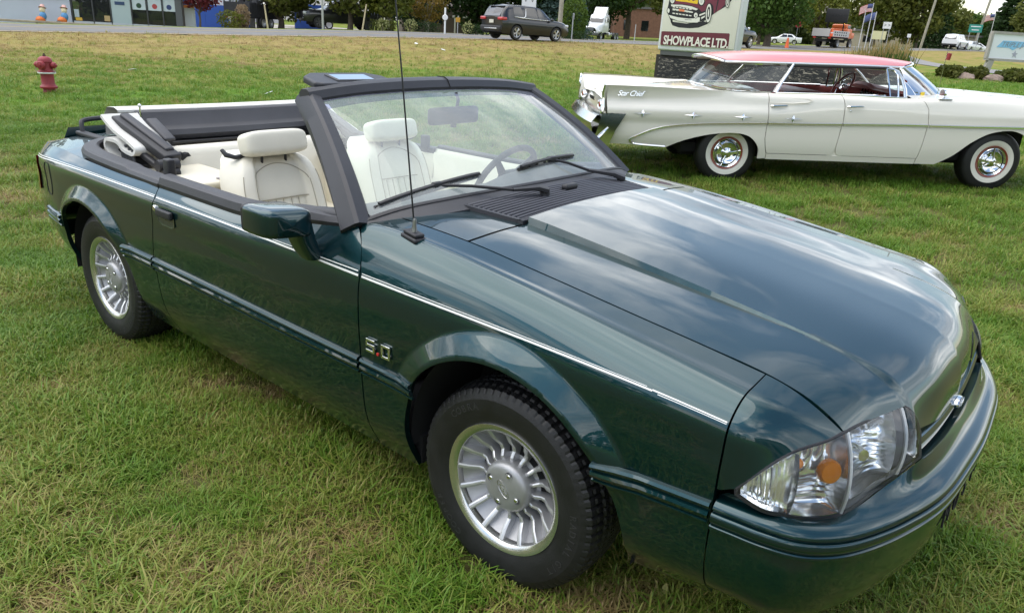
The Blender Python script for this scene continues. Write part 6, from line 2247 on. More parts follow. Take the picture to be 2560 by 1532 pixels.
# ---- vehicles
def vwheel(parent, x, y, r, w, side, spokes=5, rimcol=None):
    wh = empty('wheel', (x, y, r), parent=parent)
    MB().lathe([(r * .62, w / 2), (r * .9, w / 2), (r, w * .3), (r, -w * .3), (r * .92, -w / 2), (r * .66, -w / 2)], 28, axis='y').build('tyre', RUBBER, wh)
    rc = rimcol or mat('car_rim', (.62, .62, .63), rough=.3, metal=.8)
    m = MB()
    m.lathe([(r * .68, -w * .48 * 1), (r * .60, -w * .42), (r * .62, -w * .1)], 28, axis='y')
    m.lathe([(r * .62, -w * .1), (0, -w * .1)], 24, axis='y')
    m.build('rim', mat('rim_shadow', (.03, .03, .03), rough=.6) if spokes else rc, wh)
    if spokes:
        s = MB()
        for k in range(spokes):
            a = 2 * pi * k / spokes
            for da in (-.16, .16):
                s.tube([(r * .1 * cos(a), -w * .40, r * .1 * sin(a)), (r * .64 * cos(a + da), -w * .46, r * .64 * sin(a + da))], [r * .08, r * .075], 5)
        s.lathe([(0, -w * .46), (r * .14, -w * .44), (r * .16, -w * .3)], 14, axis='y')
        s.lathe([(r * .60, -w * .44), (r * .68, -w * .49), (r * .69, -w * .42)], 28, axis='y')
        s.build('spokes', rc, wh)
    wh.rotation_euler = (0, .3, 0 if side < 0 else pi)
    return wh


def vehicle(name, label, cat, x, y, rz, L, W, belt, top, paint, wheels, r, half_roof=.62, sill=.28, windows=(), ends=(.90, .88), group=None, pitch=0.0, spokes=5, glassmat=None, rimcol=None, zoff=0.0):
    """belt / top: (x, z) profiles from tail (x=0) to nose (x=L); windows: list of (x0b,x1b,x0t,x1t) on the flanks"""
    t = thing(name, label, cat, (x, y, gz(x, y) + .03 + zoff), rz, group)
    t.rotation_euler = (0, pitch, rz)
    x_off = -L / 2
    xs = sorted(set([p[0] for p in top] + [p[0] for p in belt] + [0, .12, L - .25, L]))
    fb = pchip([p[0] for p in belt], [p[1] for p in belt]); ftp = pchip([p[0] for p in top], [p[1] for p in top])
    hw = W / 2
    def ends_k(u):
        return 1 - (1 - ends[0]) * smooth01(np.array((.30 - u) / .30)) - (1 - ends[1]) * smooth01(np.array((u - (L - .6)) / .6))
    S_ = [[], [], [], [], [], []]
    for u in xs:
        k = float(ends_k(u))
        zb, zt = float(fb(np.array(u))[0]), float(ftp(np.array(u))[0])
        zt = max(zt, zb + .02)
        cab = min(1.0, max(0.0, (zt - zb) / .35))
        wt = lerp(hw * .90, hw * half_roof / .78 * .95, cab) * k
        ub = u + x_off
        S_[0].append((u, ub, hw * .93 * k, sill + (.08 if (u < .1 or u > L - .1) else 0)))
        S_[1].append((u, ub, hw * 1.0 * k, sill + (zb - sill) * .45))
        S_[2].append((u, ub, hw * .99 * k, zb - .10))
        S_[3].append((u, ub, hw * .95 * k, zb))
        S_[4].append((u, ub, wt, zt - .03 - .0 * cab))
        S_[5].append((u, ub, 0.0, zt + .03 * k))
    sk = Skin(S_, creases=(4,))
    def arc_cut(wx):
        ws_ = np.linspace(pi, 0, 14)
        R = r * 1.14
        X = wx + R * np.cos(ws_); Zz = r + R * np.sin(ws_)
        return list(zip(X, sk.t_at_z(X, np.maximum(Zz, sill + .01), 0, 3)))
    for s in (-1, 1):
        poly = [(0.0, 0.0)]
        for wx in wheels: poly += [(wx - r * 1.14, 0.0)] + arc_cut(wx) + [(wx + r * 1.14, 0.0)]
        poly += [(L, 0.0), (L, 5.0), (0.0, 5.0)]
        panel(sk, poly, 'body_side', paint, t, s, sp=.10, ts=.3, flange=.04)
        for (a0, a1, b0, b1) in windows:
            wp = [(a0, 3.12), (a1, 3.12), (b1, 3.90), (b0, 3.90)]
            class _o: pass
            o = panel(sk, wp, 'side_window', glassmat or mat('car_glass_dark', (.012, .014, .016), rough=.06, coat=.6), t, s, sp=.10, ts=.3, flange=0)
            for v in o.data.vertices: v.co.y += s * .006
    for u, fl in ((0.0, True), (L, False)):
        tt = np.linspace(0, 5, 26)
        P = sk(np.full(26, u), tt)
        loop = [tuple(p) for p in P] + [(p[0], -p[1], p[2]) for p in P[::-1][1:]]
        MB().add(loop, [tuple(range(len(loop)))]).build('body_end', paint, t, smooth=False)
    MB().box((0, 0, sill + .16), (L * .90, W * .80, .30)).build('underbody', LINER, t, smooth=False)
    for wx in wheels:
        MB().box((wx + x_off, 0, r + .12), (r * 2.5, W * .84, r * 1.5)).build('arch_void', LINER, t, smooth=False)
        for s in (-1, 1): vwheel(t, wx + x_off, s * (hw - .11), r, .22, s, spokes, rimcol)
    t['_'] = 0
    del t['_']
    return t, sk, x_off


CGL = mat('car_glass_dark', (.012, .014, .016), rough=.06, coat=.6)
CGP = mat('car_glass_pale', (.20, .27, .29), rough=.06, coat=.6)
REDL = mat('tail_red', (.45, .02, .02), rough=.2, coat=.6)


def end_glass(t, pts, nm, mt=CGL):
    MB().add(pts, [tuple(range(len(pts)))]).build(nm, mt, t, smooth=False)


DPAINT = mat('charcoal_paint', (.010, .011, .015), rough=.35, metal=.3, coat=.8)
GPAINT = mat('grey_metallic', (.024, .025, .030), rough=.35, metal=.4, coat=1.0)
WPT = mat('white_car_paint', (.74, .74, .75), rough=.3, coat=1.0)
# dark SUV on the road
suvL = 4.65
suv, sk_, xo = vehicle('dark_suv', 'dark charcoal SUV driving along the road above the bank', 'car', -25.1, 30.4, radians(80), suvL, 1.84,
    [(0, 1.02), (.4, 1.05), (1.5, 1.02), (3.2, .98), (3.9, .96), (4.5, .80), (suvL, .70)],
    [(0, 1.05), (.12, 1.32), (.42, 1.60), (.9, 1.66), (2.0, 1.66), (2.7, 1.56), (3.45, 1.08), (4.0, 1.02), (4.45, .92), (suvL, .74)],
    DPAINT, (.92, 3.68), .36, windows=((.75, 1.42, .72, 1.25), (1.55, 2.35, 1.50, 2.25), (2.42, 3.25, 2.36, 2.62)))
end_glass(suv, [(xo - .012, -.62, 1.10), (xo - .012, .62, 1.10), (xo + .235, .55, 1.47), (xo + .235, -.55, 1.47)], 'rear_window')
MB().box((xo + .36, 0, 1.565), (.22, 1.16, .05), bev=.02).build('roof_spoiler', DPAINT, suv)
for s in (-1, 1):
    MB().box((xo + .10, s * .70, .98), (.36, .40, .15), T=None, bev=.05).build('tail_lamp', REDL, suv)
    MB().tube([(xo + .75, s * .885, 1.10), (xo + 1.36, s * .90, 1.06), (xo + 1.50, s * .86, 1.16), (xo + 1.60, s * .72, 1.50)], [.012, .035, .032, .022], 6).build('chrome_trim', WPT, suv)
    MB().tube([(xo + 1.36, s * .905, 1.055), (xo + 3.25, s * .90, 1.005)], [.03, .018], 6).build('chrome_trim', mat('soft_chrome', (.6, .6, .62), rough=.2, metal=.8), suv)
    MB().box((xo + 3.22, s * 1.0, 1.06), (.14, .16, .13), bev=.04).build('door_mirror', DPAINT, suv)
    MB().box((xo + suvL - .16, s * .66, .80), (.30, .34, .14), bev=.05).build('headlamp', mat('headlamp_pale', (.6, .62, .64), rough=.1, coat=.8), suv)
MB().box((xo - .035, -.0, .84), (.02, .34, .16)).build('licence_plate', mat('plate_pale', (.60, .58, .50), rough=.5), suv)
MB().box((xo - .05, 0, .52), (.16, 1.64, .24), bev=.06).build('rear_bumper', mat('bumper_black', (.02, .02, .021), rough=.6), suv)
MB().box((xo - .135, -.05, .50), (.02, 1.0, .05), bev=.01).build('bumper_trim', mat('soft_chrome', (.6, .6, .62), rough=.2, metal=.8), suv)
MB().box((xo + 1.0, 0, 1.73), (.18, .05, .07), bev=.02).build('roof_aerial', DPAINT, suv)
# dark pickup parked by the trees
ramL = 5.8
ram, sk_, xo = vehicle('dark_pickup', 'dark grey pickup truck parked by the street trees, facing left', 'truck', -42.6, 32.0, radians(247), ramL, 2.02,
    [(0, 1.28), (1.8, 1.28), (2.0, 1.26), (4.2, 1.22), (5.4, 1.15), (ramL, 1.05)],
    [(0, 1.30), (1.75, 1.30), (1.80, 1.86), (2.2, 1.94), (3.4, 1.92), (4.35, 1.32), (5.4, 1.24), (ramL, 1.08)],
    GPAINT, (1.15, 4.72), .41, windows=((1.95, 2.85, 2.05, 2.80), (2.95, 4.0, 2.9, 3.45)), half_roof=.66, sill=.42, spokes=6, rimcol=mat('rim_dark', (.10, .10, .10), rough=.4))
for s in (-1, 1):
    MB().box((xo + ramL - .10, s * .76, 1.00), (.22, .36, .20), bev=.05).build('headlamp', mat('headlamp_pale', (.6, .62, .64), rough=.1, coat=.8), ram)
MB().box((xo + ramL + .01, 0, .92), (.06, 1.1, .40), bev=.03).build('grille', BLACK, ram)
MB().box((xo + ramL + .04, 0, .62), (.16, 1.9, .20), bev=.05).build('front_bumper', GPAINT, ram)
# dark pickup behind the sign
ram.scale = (.93, .93, .93)
pk, sk_, xo = vehicle('grey_pickup', 'dark grey pickup whose nose shows right of the showplace sign', 'truck', -24.35, 53.4, radians(84), ramL, 2.02,
    [(0, 1.28), (1.8, 1.28), (2.0, 1.26), (4.2, 1.22), (5.4, 1.15), (ramL, 1.0)],
    [(0, 1.30), (1.75, 1.30), (1.80, 1.86), (2.2, 1.94), (3.4, 1.92), (4.35, 1.32), (5.4, 1.22), (ramL, 1.04)],
    GPAINT, (1.15, 4.72), .41, windows=((1.95, 2.85, 2.05, 2.80), (2.95, 4.0, 2.9, 3.45)), half_roof=.66, sill=.42, spokes=6, glassmat=CGP)
MB().box((xo + 4.0, -1.10, 1.34), (.16, .18, .22), bev=.05).build('door_mirror', mat('soft_chrome', (.6, .6, .62), rough=.2, metal=.8), pk)
# white SUV far right and white cars beyond
ws_, sk_, xo = vehicle('white_suv', 'white SUV seen from behind on the rising road at right', 'car', -18.6, 105.0, radians(84), suvL, 1.84,
    [(0, 1.02), (1.5, 1.02), (3.2, .98), (4.5, .80), (suvL, .70)],
    [(0, 1.05), (.12, 1.32), (.42, 1.60), (.9, 1.66), (2.0, 1.66), (2.7, 1.56), (3.45, 1.08), (4.45, .92), (suvL, .74)],
    WPT, (.92, 3.68), .36, windows=((.75, 1.42, .72, 1.25), (1.55, 2.35, 1.50, 2.25), (2.42, 3.25, 2.36, 2.62)), spokes=0, zoff=.12)
end_glass(ws_, [(xo - .012, -.66, 1.10), (xo - .012, .66, 1.10), (xo + .235, .58, 1.47), (xo + .235, -.58, 1.47)], 'rear_window')
MB().box((xo - .04, 0, .46), (.14, 1.66, .22), bev=.05).build('rear_bumper', mat('bumper_black', (.02, .02, .021), rough=.6), ws_)
sedL = 4.7
for k, (lab, x, y, rz) in enumerate((('white sedan beyond the white SUV', -20.3, 124.5, 75), ('white car parked left of the dark green sign post', -21.0, 134.0, 20), ('white car in the trees right of the big dark tree', -42.5, 113.0, 200))):
    vehicle('white_sedan', lab, 'car', x, y, radians(rz), sedL, 1.80, [(0, .95), (1.2, .95), (3.2, .90), (sedL, .70)], [(0, .98), (.7, 1.02), (1.5, 1.40), (2.6, 1.42), (3.5, .96), (4.4, .84), (sedL, .72)],
            WPT, (.95, 3.7), .33, windows=((1.05, 2.0, 1.5, 2.0), (2.1, 3.2, 2.1, 2.7)), spokes=0, group='white cars in the distance', zoff=.05)
# stake-sided dark trailer
tr_ = thing('dark_trailer', 'black high-sided utility trailer beside the blue fence', 'trailer', (-46.0, 27.4, gz(-46, 27.4)), radians(115))
TRB = mat('trailer_black', (.022, .022, .026), rough=.6, var=.3, vscale=3)
MB().box((0, 0, .72), (3.4, 1.9, .12)).build('deck', TRB, tr_, smooth=False)
for s in (-1, 1):
    MB().box((0, s * .95, 1.15), (3.4, .06, .80)).build('side_board', TRB, tr_, smooth=False)
    for q in (-.4, .45): vwheel(tr_, q, s * .95, .40, .24, s, 0)
    for q in np.linspace(-1.6, 1.6, 6): MB().box((q, s * .98, 1.25), (.06, .06, 1.15)).build('stake', TRB, tr_, smooth=False)
MB().box((-1.70, 0, 1.18), (.06, 1.9, .85)).build('tail_board', TRB, tr_, smooth=False)
for s in (-1, 1): MB().box((-1.745, s * .78, .66), (.03, .18, .10)).build('tail_lamp', REDL, tr_, smooth=False)
MB().box((-1.75, .5, .62), (.02, .32, .17)).build('licence_plate', mat('plate_pale', (.60, .58, .50), rough=.5), tr_, smooth=False)
for q in (-.8, -.2, .4): MB().sphere((-.5 + q * .3, q, 1.62), (.35, .3, .22), 8, 6).build('load', TRB, tr_, smooth=False)
# white camper behind the blue fence
rv_ = thing('white_camper', 'white camper trailer standing behind the blue fence panel', 'trailer', (-53.4, 38.6, gz(-53.4, 38.6)), radians(232))
m = MB()
prof = [(-3.2, .55), (3.2, .55), (3.5, 1.4), (2.9, 2.75), (-3.0, 2.75), (-3.4, 2.0)]
m.prism([(a, b) for a, b in prof], 2.3, T=Matrix.Translation((0, 1.15, 0)) @ rotm(pi / 2, 0, 0))
m.build('camper_body', mat('camper_white', (.70, .68, .63), rough=.5), rv_, smooth=False)
for x in (-2.2, -.6, 1.3): MB().box((x, 1.17, 1.75), (.85, .04, .42)).build('camper_window', CGL, rv_, smooth=False)
MB().box((0, 1.17, 1.35), (6.2, .03, .10)).build('camper_stripe', mat('camper_stripe', (.4, .34, .28), rough=.6), rv_, smooth=False)
for x in (-.5, .45): vwheel(rv_, x, 1.05, .34, .2, 1, 0)
van_ = thing('white_van', 'white van roof showing above the blue fence left of the trailer', 'van', (-52.0, 30.3, gz(-52, 30.3)), radians(60))
MB().prism([(-2.6, .5), (2.5, .5), (2.65, 1.1), (1.6, 1.35), (1.2, 2.15), (-2.6, 2.2)], 1.95, T=Matrix.Translation((0, .97, 0)) @ rotm(pi / 2, 0, 0)).build('van_body', WPT, van_, smooth=False)
for q in (-1.6, 1.6): vwheel(van_, q, -.9, .36, .2, -1, 0); vwheel(van_, q, .9, .36, .2, 1, 0)
MB().box((1.45, 0, 1.75), (.06, 1.6, .55), T=Matrix.Translation((0, 0, 0))).build('van_windscreen', CGL, van_, smooth=False)
# blue fence panels
BLUEF = mat('blue_panel', (.025, .085, .36), rough=.5, var=.06, vscale=2)
for lab, a, b, h in (('blue fence panel left of the black trailer', (-50.9, 25.6), (-47.4, 28.4), 1.55), ('blue fence panel in front of the white camper', (-47.9, 32.0), (-46.3, 33.4), 1.75)):
    a, b = np.array(a), np.array(b)
    d = b - a
    t = thing('fence_panel', lab, 'fence', (*((a + b) / 2), gz(*((a + b) / 2)) - .05), math.atan2(d[1], d[0]), 'blue fence panels')
    L_ = np.linalg.norm(d)
    n_ = max(2, int(L_ / .9))
    for k in range(n_): MB().box((-L_ / 2 + L_ * (k + .5) / n_, 0, h / 2), (L_ / n_ - .012, .04, h)).build('panel', BLUEF, t, smooth=False)
    for k in range(n_ + 1): MB().box((-L_ / 2 + L_ * k / n_, .05, h / 2), (.06, .06, h + .06)).build('post', mat('post_grey', (.3, .3, .3), rough=.6), t, smooth=False)
dk = thing('dark_fence', 'dark slatted fence right of the dark pickup', 'fence', (-40.0, 33.2, gz(-40, 33.2)), radians(40))
for k in range(9): MB().box((-.9 + .22 * k, 0, .72), (.16, .03, 1.44)).build('slat', mat('fence_dark', (.06, .065, .07), rough=.7), dk, smooth=False)
# white semi tractor
sm = thing('white_semi', 'white semi tractor parked under the drooping tree', 'truck', (-49.6, 74.6, gz(-49.6, 74.6) - .05), radians(-75))
sm.scale = (.92, .92, .92)
WSM = mat('semi_white', (.76, .76, .76), rough=.3, coat=.8)
body = Skin([[(u, u, w, z) for u, w, z in ((0, 1.02, .95), (1.6, 1.02, .95), (2.6, 1.0, .75), (3.6, .98, .75), (3.95, .78, .80))],
             [(u, u, w, z) for u, w, z in ((0, 1.05, 1.5), (1.6, 1.05, 1.5), (2.6, 1.0, 1.3), (3.6, .95, 1.2), (3.98, .72, 1.15))],
             [(u, u, w, z) for u, w, z in ((0, 1.02, 2.1), (1.6, 1.0, 2.05), (1.9, .95, 1.98), (2.6, .80, 1.82), (3.6, .62, 1.60), (3.95, .5, 1.42))],
             [(u, u, w, z) for u, w, z in ((0, .95, 2.95), (1.3, .92, 2.92), (1.9, .60, 2.03), (2.6, .5, 1.92), (3.6, .4, 1.70), (3.9, .3, 1.5))],
             [(u, u, w, z) for u, w, z in ((0, 0, 3.0), (1.3, 0, 2.98), (1.9, 0, 2.06), (2.6, 0, 1.95), (3.6, 0, 1.72), (3.9, 0, 1.52))]])
us = np.linspace(0, 3.95, 26); ts = np.linspace(0, 4, 20)
U, T = np.meshgrid(us, ts, indexing='ij')
P = body(U.ravel(), T.ravel()).reshape(26, 20, 3); L = P.copy(); L[:, :, 1] *= -1
MB().grid(np.concatenate([L, P[:, ::-1][:, 1:]], 1)).build('cab', WSM, sm, auto=50)
MB().add([(1.40, -.80, 2.80), (1.40, .80, 2.80), (1.93, .85, 2.12), (1.93, -.85, 2.12)], [(0, 1, 2, 3)]).build('windscreen', CGL, sm, smooth=False)
for s in (-1, 1):
    MB().add([(.25, s * 1.03, 2.75), (1.25, s * 1.01, 2.72), (1.6, s * 1.03, 2.15), (.25, s * 1.055, 2.15)], [(0, 1, 2, 3)]).build('side_window', CGL, sm, smooth=False)
    MB().box((3.4, s * 1.02, 1.02), (.5, .3, .26), bev=.08).build('headlamp', mat('headlamp_pale', (.6, .62, .64), rough=.1, coat=.8), sm)
    MB().box((-.9, s * .9, .72), (1.2, .5, .55), bev=.15).build('fuel_tank', mat('soft_chrome', (.6, .6, .62), rough=.2, metal=.8), sm)
    vwheel(sm, 2.95, s * 1.0, .50, .30, s, 0); vwheel(sm, -2.6, s * .95, .50, .45, s, 0); vwheel(sm, -3.7, s * .95, .50, .45, s, 0)
    MB().box((1.75, s * 1.25, 2.35), (.06, .16, .5), bev=.03).build('door_mirror', WSM, sm)
MB().box((3.98, 0, 1.18), (.06, .92, .46), bev=.04).build('grille', mat('semi_grille', (.10, .10, .12), rough=.4), sm)
MB().box((3.95, 0, .72), (.30, 2.2, .36), bev=.09).build('front_bumper', mat('semi_bumper', (.10, .10, .115), rough=.5), sm)
MB().box((-1.8, 0, .85), (4.4, .9, .24)).build('chassis', LINER, sm, smooth=False)
MB().prism([(0, 2.95), (.95, 3.0), (.25, 3.85), (0, 3.9)], 1.6, T=Matrix.Translation((0, .8, 0)) @ rotm(pi / 2, 0, 0)).build('roof_fairing', WSM, sm, smooth=False)
# arrow-board truck
at_ = thing('arrow_board_truck', 'orange road-works truck with raised black arrow board and cones in its bed', 'truck', (-28.0, 88.6, gz(-28, 88.6) + .03), radians(86))
ORG = mat('truck_orange', (.72, .16, .045), rough=.4, coat=.6)
GRB = mat('truck_bed_grey', (.50, .48, .47), rough=.6)
MB().box((-.4, 0, 1.05), (4.4, 2.3, .14)).build('bed_floor', LINER, at_, smooth=False)
MB().box((-2.62, .22, 1.50), (.10, 1.95, .80), bev=.02).build('tail_gate', GRB, at_, smooth=False)
for s in (-1, 1): MB().box((-.4, s * 1.15, 1.45), (4.4, .07, .62)).build('bed_side', GRB, at_, smooth=False)
m = MB()
for r_ in (1.32, 1.58):
    for k in range(6): MB().box((-2.2 + .62 * k, -1.19, r_), (.22, .02, .13)).build('bed_slot', LINER, at_, smooth=False)
MB().box((2.35, 0, 1.55), (1.5, 2.0, 1.05), bev=.15).build('cab', ORG, at_)
MB().box((2.25, 0, 2.25), (1.2, 1.75, .55), bev=.16).build('cab_roof', ORG, at_)
for s in (-1, 1):
    MB().box((2.25, s * .885, 2.22), (.85, .02, .40)).build('side_window', CGL, at_, smooth=False)
    MB().box((2.95, s * 1.22, 2.05), (.08, .20, .30), bev=.04).build('door_mirror', GRB, at_)
    vwheel(at_, 2.9, s * .95, .45, .28, s, 0); vwheel(at_, -.9, s * .95, .45, .45, s, 0)
    MB().box((-2.66, s * .85, .98), (.04, .3, .14)).build('tail_lamp', REDL, at_, smooth=False)
MB().box((3.55, 0, 1.35), (1.0, 1.9, .65), bev=.14).build('bonnet', ORG, at_)
MB().box((-.3, 0, .72), (6.2, .9, .3)).build('chassis', LINER, at_, smooth=False)
MB().box((.65, .1, 3.35), (.12, 2.5, 1.45), bev=.03).build('arrow_board', mat('arrow_board_black', (.018, .018, .021), rough=.5), at_)
for k in range(5): MB().lathe([(.075, -.03), (.075, .012), (.055, .012), (.055, -.0)], 12, T=Matrix.Translation((.58, -.6 + .33 * k, 3.4)) @ rotm(0, -pi / 2, 0)).build('board_lamp', mat('lamp_off', (.045, .045, .05), rough=.4), at_)
for s in (-.8, 1.0): MB().box((.70, s, 2.1), (.10, .10, 1.9)).build('board_post', LINER, at_, smooth=False)
MB().lathe([(0, .08), (.06, .07), (.08, 0)], 12, T=Matrix.Translation((1.9, -.35, 2.56))).build('beacon', mat('beacon_amber', (.9, .45, .03), rough=.3, emit=(1, .5, .05), estr=2.5), at_)
ORC = mat('cone_orange', (.80, .13, .03), rough=.5)
for k in range(7):
    cn = thing('traffic_cone', 'orange traffic cone standing in the bed of the arrow-board truck', 'cone', (0, 0, 0), 0, 'cones in the truck bed')
    a_ = radians(86); lx, ly = -2.0 + .36 * k, (-.75 if k % 2 else -.45)
    cn.location = (-28.0 + lx * cos(a_) - ly * sin(a_), 88.6 + lx * sin(a_) + ly * cos(a_), gz(-28, 88.6) + 1.15)
    MB().lathe([(.17, 0), (.15, .04), (.06, .70), (.03, .74), (0, .74)], 14).build('cone_body', ORC, cn)
    MB().lathe([(.115, .34), (.092, .46)], 14, T=Matrix.Scale(1.02, 4)).build('reflective_band', mat('reflective_white', (.75, .75, .75), rough=.4), cn)
# things at the road side
cn = thing('traffic_cone', 'orange traffic cone under the large tree right of the showplace sign', 'cone', (-27.0, 72.9, gz(-27, 72.9)), 0)
MB().lathe([(.24, 0), (.2, .05), (.08, .92), (.04, .95), (0, .95)], 14).build('cone_body', ORC, cn)
MB().box((0, 0, .02), (.4, .4, .04)).build('cone_foot', BLACK, cn, smooth=False)
POLEW = mat('weathered_pole', (.34, .31, .25), rough=.95, var=.2, vscale=4, bump=.3, bscale=30)
GALV = mat('galvanised', (.42, .43, .44), rough=.5, metal=.5)


def pole(label, x, y, h, r, mt=POLEW, name='utility_pole', cat='pole', lean=(0, 0), arms=(), group=None):
    t = thing(name, label, cat, (x, y, gz(x, y)), 0, group)
    MB().tube([(0, 0, -.2), (lean[0], lean[1], h)], [r * 1.15, r * .8], 12).build('shaft', mt, t)
    for z in arms:
        q = z / h
        MB().box((lean[0] * q, lean[1] * q, z), (.12, 2.2, .12)).build('cross_arm', mt, t, smooth=False)
    return t


pole('weathered wooden pole just right of the dark SUV', -25.32, 33.68, 8, .115)
pole('thin grey wooden pole in front of the dark pickup', -39.0, 27.8, 5.5, .06, mt=mat('grey_pole', (.40, .40, .38), rough=.9))
pole('tall leaning utility pole behind the road sign with arrows', -24.38, 114.17, 13, .15, lean=(1.0, .6), arms=(8.6,))
pole('tall utility pole beside the green street sign', -19.94, 124.6, 14, .15, lean=(1.2, .7), arms=(10.2, 9.0))
for lab, x, y, h, ln in (('pale wooden stake under the olive green street tree', -40.9, 25.2, 1.35, (-.12, -.1)), ('pale wooden stake leaning beside the dark pickup tailgate', -37.5, 29.6, 1.5, (.22, .2))):
    pole(lab, x, y, h, .05, mt=mat('stake_wood', (.55, .46, .30), rough=.9), name='stake', cat='stake', lean=ln, group='wooden stakes')
wp_ = thing('marker_post', 'white marker post with a round plate at the road side', 'post', (-32.61, 31.94, gz(-32.6, 31.9) - .05))
MB().cyl((0, 0, -.1), (0, 0, 1.55), .055, n=12).build('shaft', mat('post_white', (.80, .80, .78), rough=.5), wp_)
MB().lathe([(0, .05), (.15, .05), (.165, .02), (.165, -.03), (0, -.03)], 20, T=Matrix.Translation((.04, -.04, 1.0)) @ rotm(pi / 2, 0, radians(48))).build('round_plate', mat('post_white', (.80, .80, .78), rough=.5), wp_)


def signpost(label, x, y, h, w, hh, mt, rz, two=False, name='road_sign', r=.03, cat='sign', facing=None, sides=None):
    t = thing(name, label, cat, (x, y, gz(x, y)), rz)
    for q in ((-w * .35, w * .35) if two else (0,)):
        MB().cyl((q, 0, -.1), (q, 0, h), r, n=8).build('post', GALV, t)
    if sides: MB().lathe([(0, -.012), (w / 2, -.012), (w / 2, .012), (0, .012)], sides, T=Matrix.Translation((0, -.04, h - hh / 2)) @ rotm(pi / 2, 0, 0) @ rotm(0, 0, pi / sides)).build('plate', mt, t, smooth=False)
    else: MB().box((0, -.045, h - hh / 2), (w, .025, hh), bev=.008).build('plate', mt, t, smooth=False)
    return t


WSG = mat('sign_white', (.72, .72, .72), rough=.5)
signpost('small amber diamond sign left of the dark SUV', -34.0, 34.5, 1.05, .40, .40, mat('sign_amber', (.50, .26, .02), rough=.5), radians(48), sides=4)
sg = signpost('white road sign on two posts above the dark SUV', -31.5, 38.5, 2.75, .95, 1.0, WSG, radians(50), two=True)
for q in (-.22, .22): letters('V', .34, 'sign_mark', BLACK, sg, frame_T((q, -.062, 2.25), (1, 0, 0), (0, 0, 1)), extrude=.001)
signpost('grey sign back on a thin post right of the wooden pole', -26.01, 35.87, 1.55, .36, .34, mat('sign_grey', (.30, .31, .32), rough=.5), radians(130))
pole('thin bare signpost left of the showplace sign', -24.3, 40.15, 1.15, .028, mt=GALV, name='signpost', cat='post')
ag = signpost('white road sign with two arrows on two posts', -23.55, 92.76, 2.9, .85, .70, WSG, radians(18), two=True)
for q in (-.2, .2): letters('>', .5, 'arrow_mark', BLACK, ag, frame_T((q, -.062, 2.55), (1, 0, 0), (0, 0, 1)), extrude=.001)
signpost('pale yellow notice board near the flagpoles', -27.2, 104.0, 1.9, 1.6, 1.0, mat('board_yellow', (.66, .62, .36), rough=.6), radians(18), two=True)
gs = signpost('green street name sign on a tall post', -18.13, 112.36, 3.1, 1.5, .95, mat('sign_green', (.02, .22, .17), rough=.5), radians(10), two=True)
for z, w in ((2.85, 1.1), (2.45, .8)): MB().box((0, -.065, z), (w, .006, .10)).build('text_bar', WSG, gs, smooth=False)
signpost('small pale sign right of the flagpoles', -22.55, 99.1, 1.7, .4, .4, WSG, radians(18))
sp_ = signpost('red octagonal sign left of the arrow-board truck', -31.6, 87.5, 2.75, .80, .80, mat('sign_red', (.38, .02, .03), rough=.5), radians(25), sides=8)
# flags
US = mat('flag_cloth', (.6, .5, .5), rough=.8)
def flagpole(label, x, y, h, kind, fw=1.3, fh=.85, lean=(.0, 0)):
    t = thing('flagpole', label, 'flagpole', (x, y, gz(x, y)), radians(18), 'flagpoles beyond the road')
    MB().tube([(0, 0, -.1), (lean[0], lean[1], h)], [.05, .035], 8).build('shaft', mat('pole_white', (.62, .62, .62), rough=.4), t)
    if kind:
        n, k = 13, 14
        def fp(a, b): return (-.05 - fw * a, .06 * sin(a * 7) * a, h - .1 - fh * b - .45 * a * a)
        fg = MB().add([fp(a, b) for a, b in ((0, 0), (.02, 0), (.02, 1), (0, 1))], [(0, 1, 2, 3)]).build('flag_hem', WSG, t, smooth=False)
        def quad(a0, a1, b0, b1, nm, mt, dy=0.0):
            G = np.array([[np.array(fp(a, b)) + [0, dy, 0] for b in np.linspace(b0, b1, 3)] for a in np.linspace(a0, a1, k)])
            solidify(MB().grid(G).build(nm, mt, t), .006)
        if kind == 'stripes':
            for i in range(n): quad(0, 1, i / n, (i + 1) / n, 'stripe', mat('flag_red', (.45, .08, .09), rough=.8) if i % 2 == 0 else mat('flag_white', (.66, .62, .60), rough=.8))
            quad(0, .42, 0, 7 / 13, 'canton', mat('flag_blue', (.06, .08, .20), rough=.8), -.012)
        else:
            quad(0, 1, 0, 1, 'field', mat('flag_blue2', (.10, .13, .28), rough=.8))
flagpole('flagpole with a striped flag beside the arrow-board truck', -26.3, 95.8, 4.9, 'stripes')
flagpole('flagpole with a plain blue flag', -25.9, 96.2, 4.0, 'blue', 1.1, .8)
flagpole('bare flagpole left of the two flags', -26.9, 95.4, 4.1, None)
flagpole('far flagpole with a striped flag beside the green street sign', -19.2, 131.0, 5.6, 'stripes')
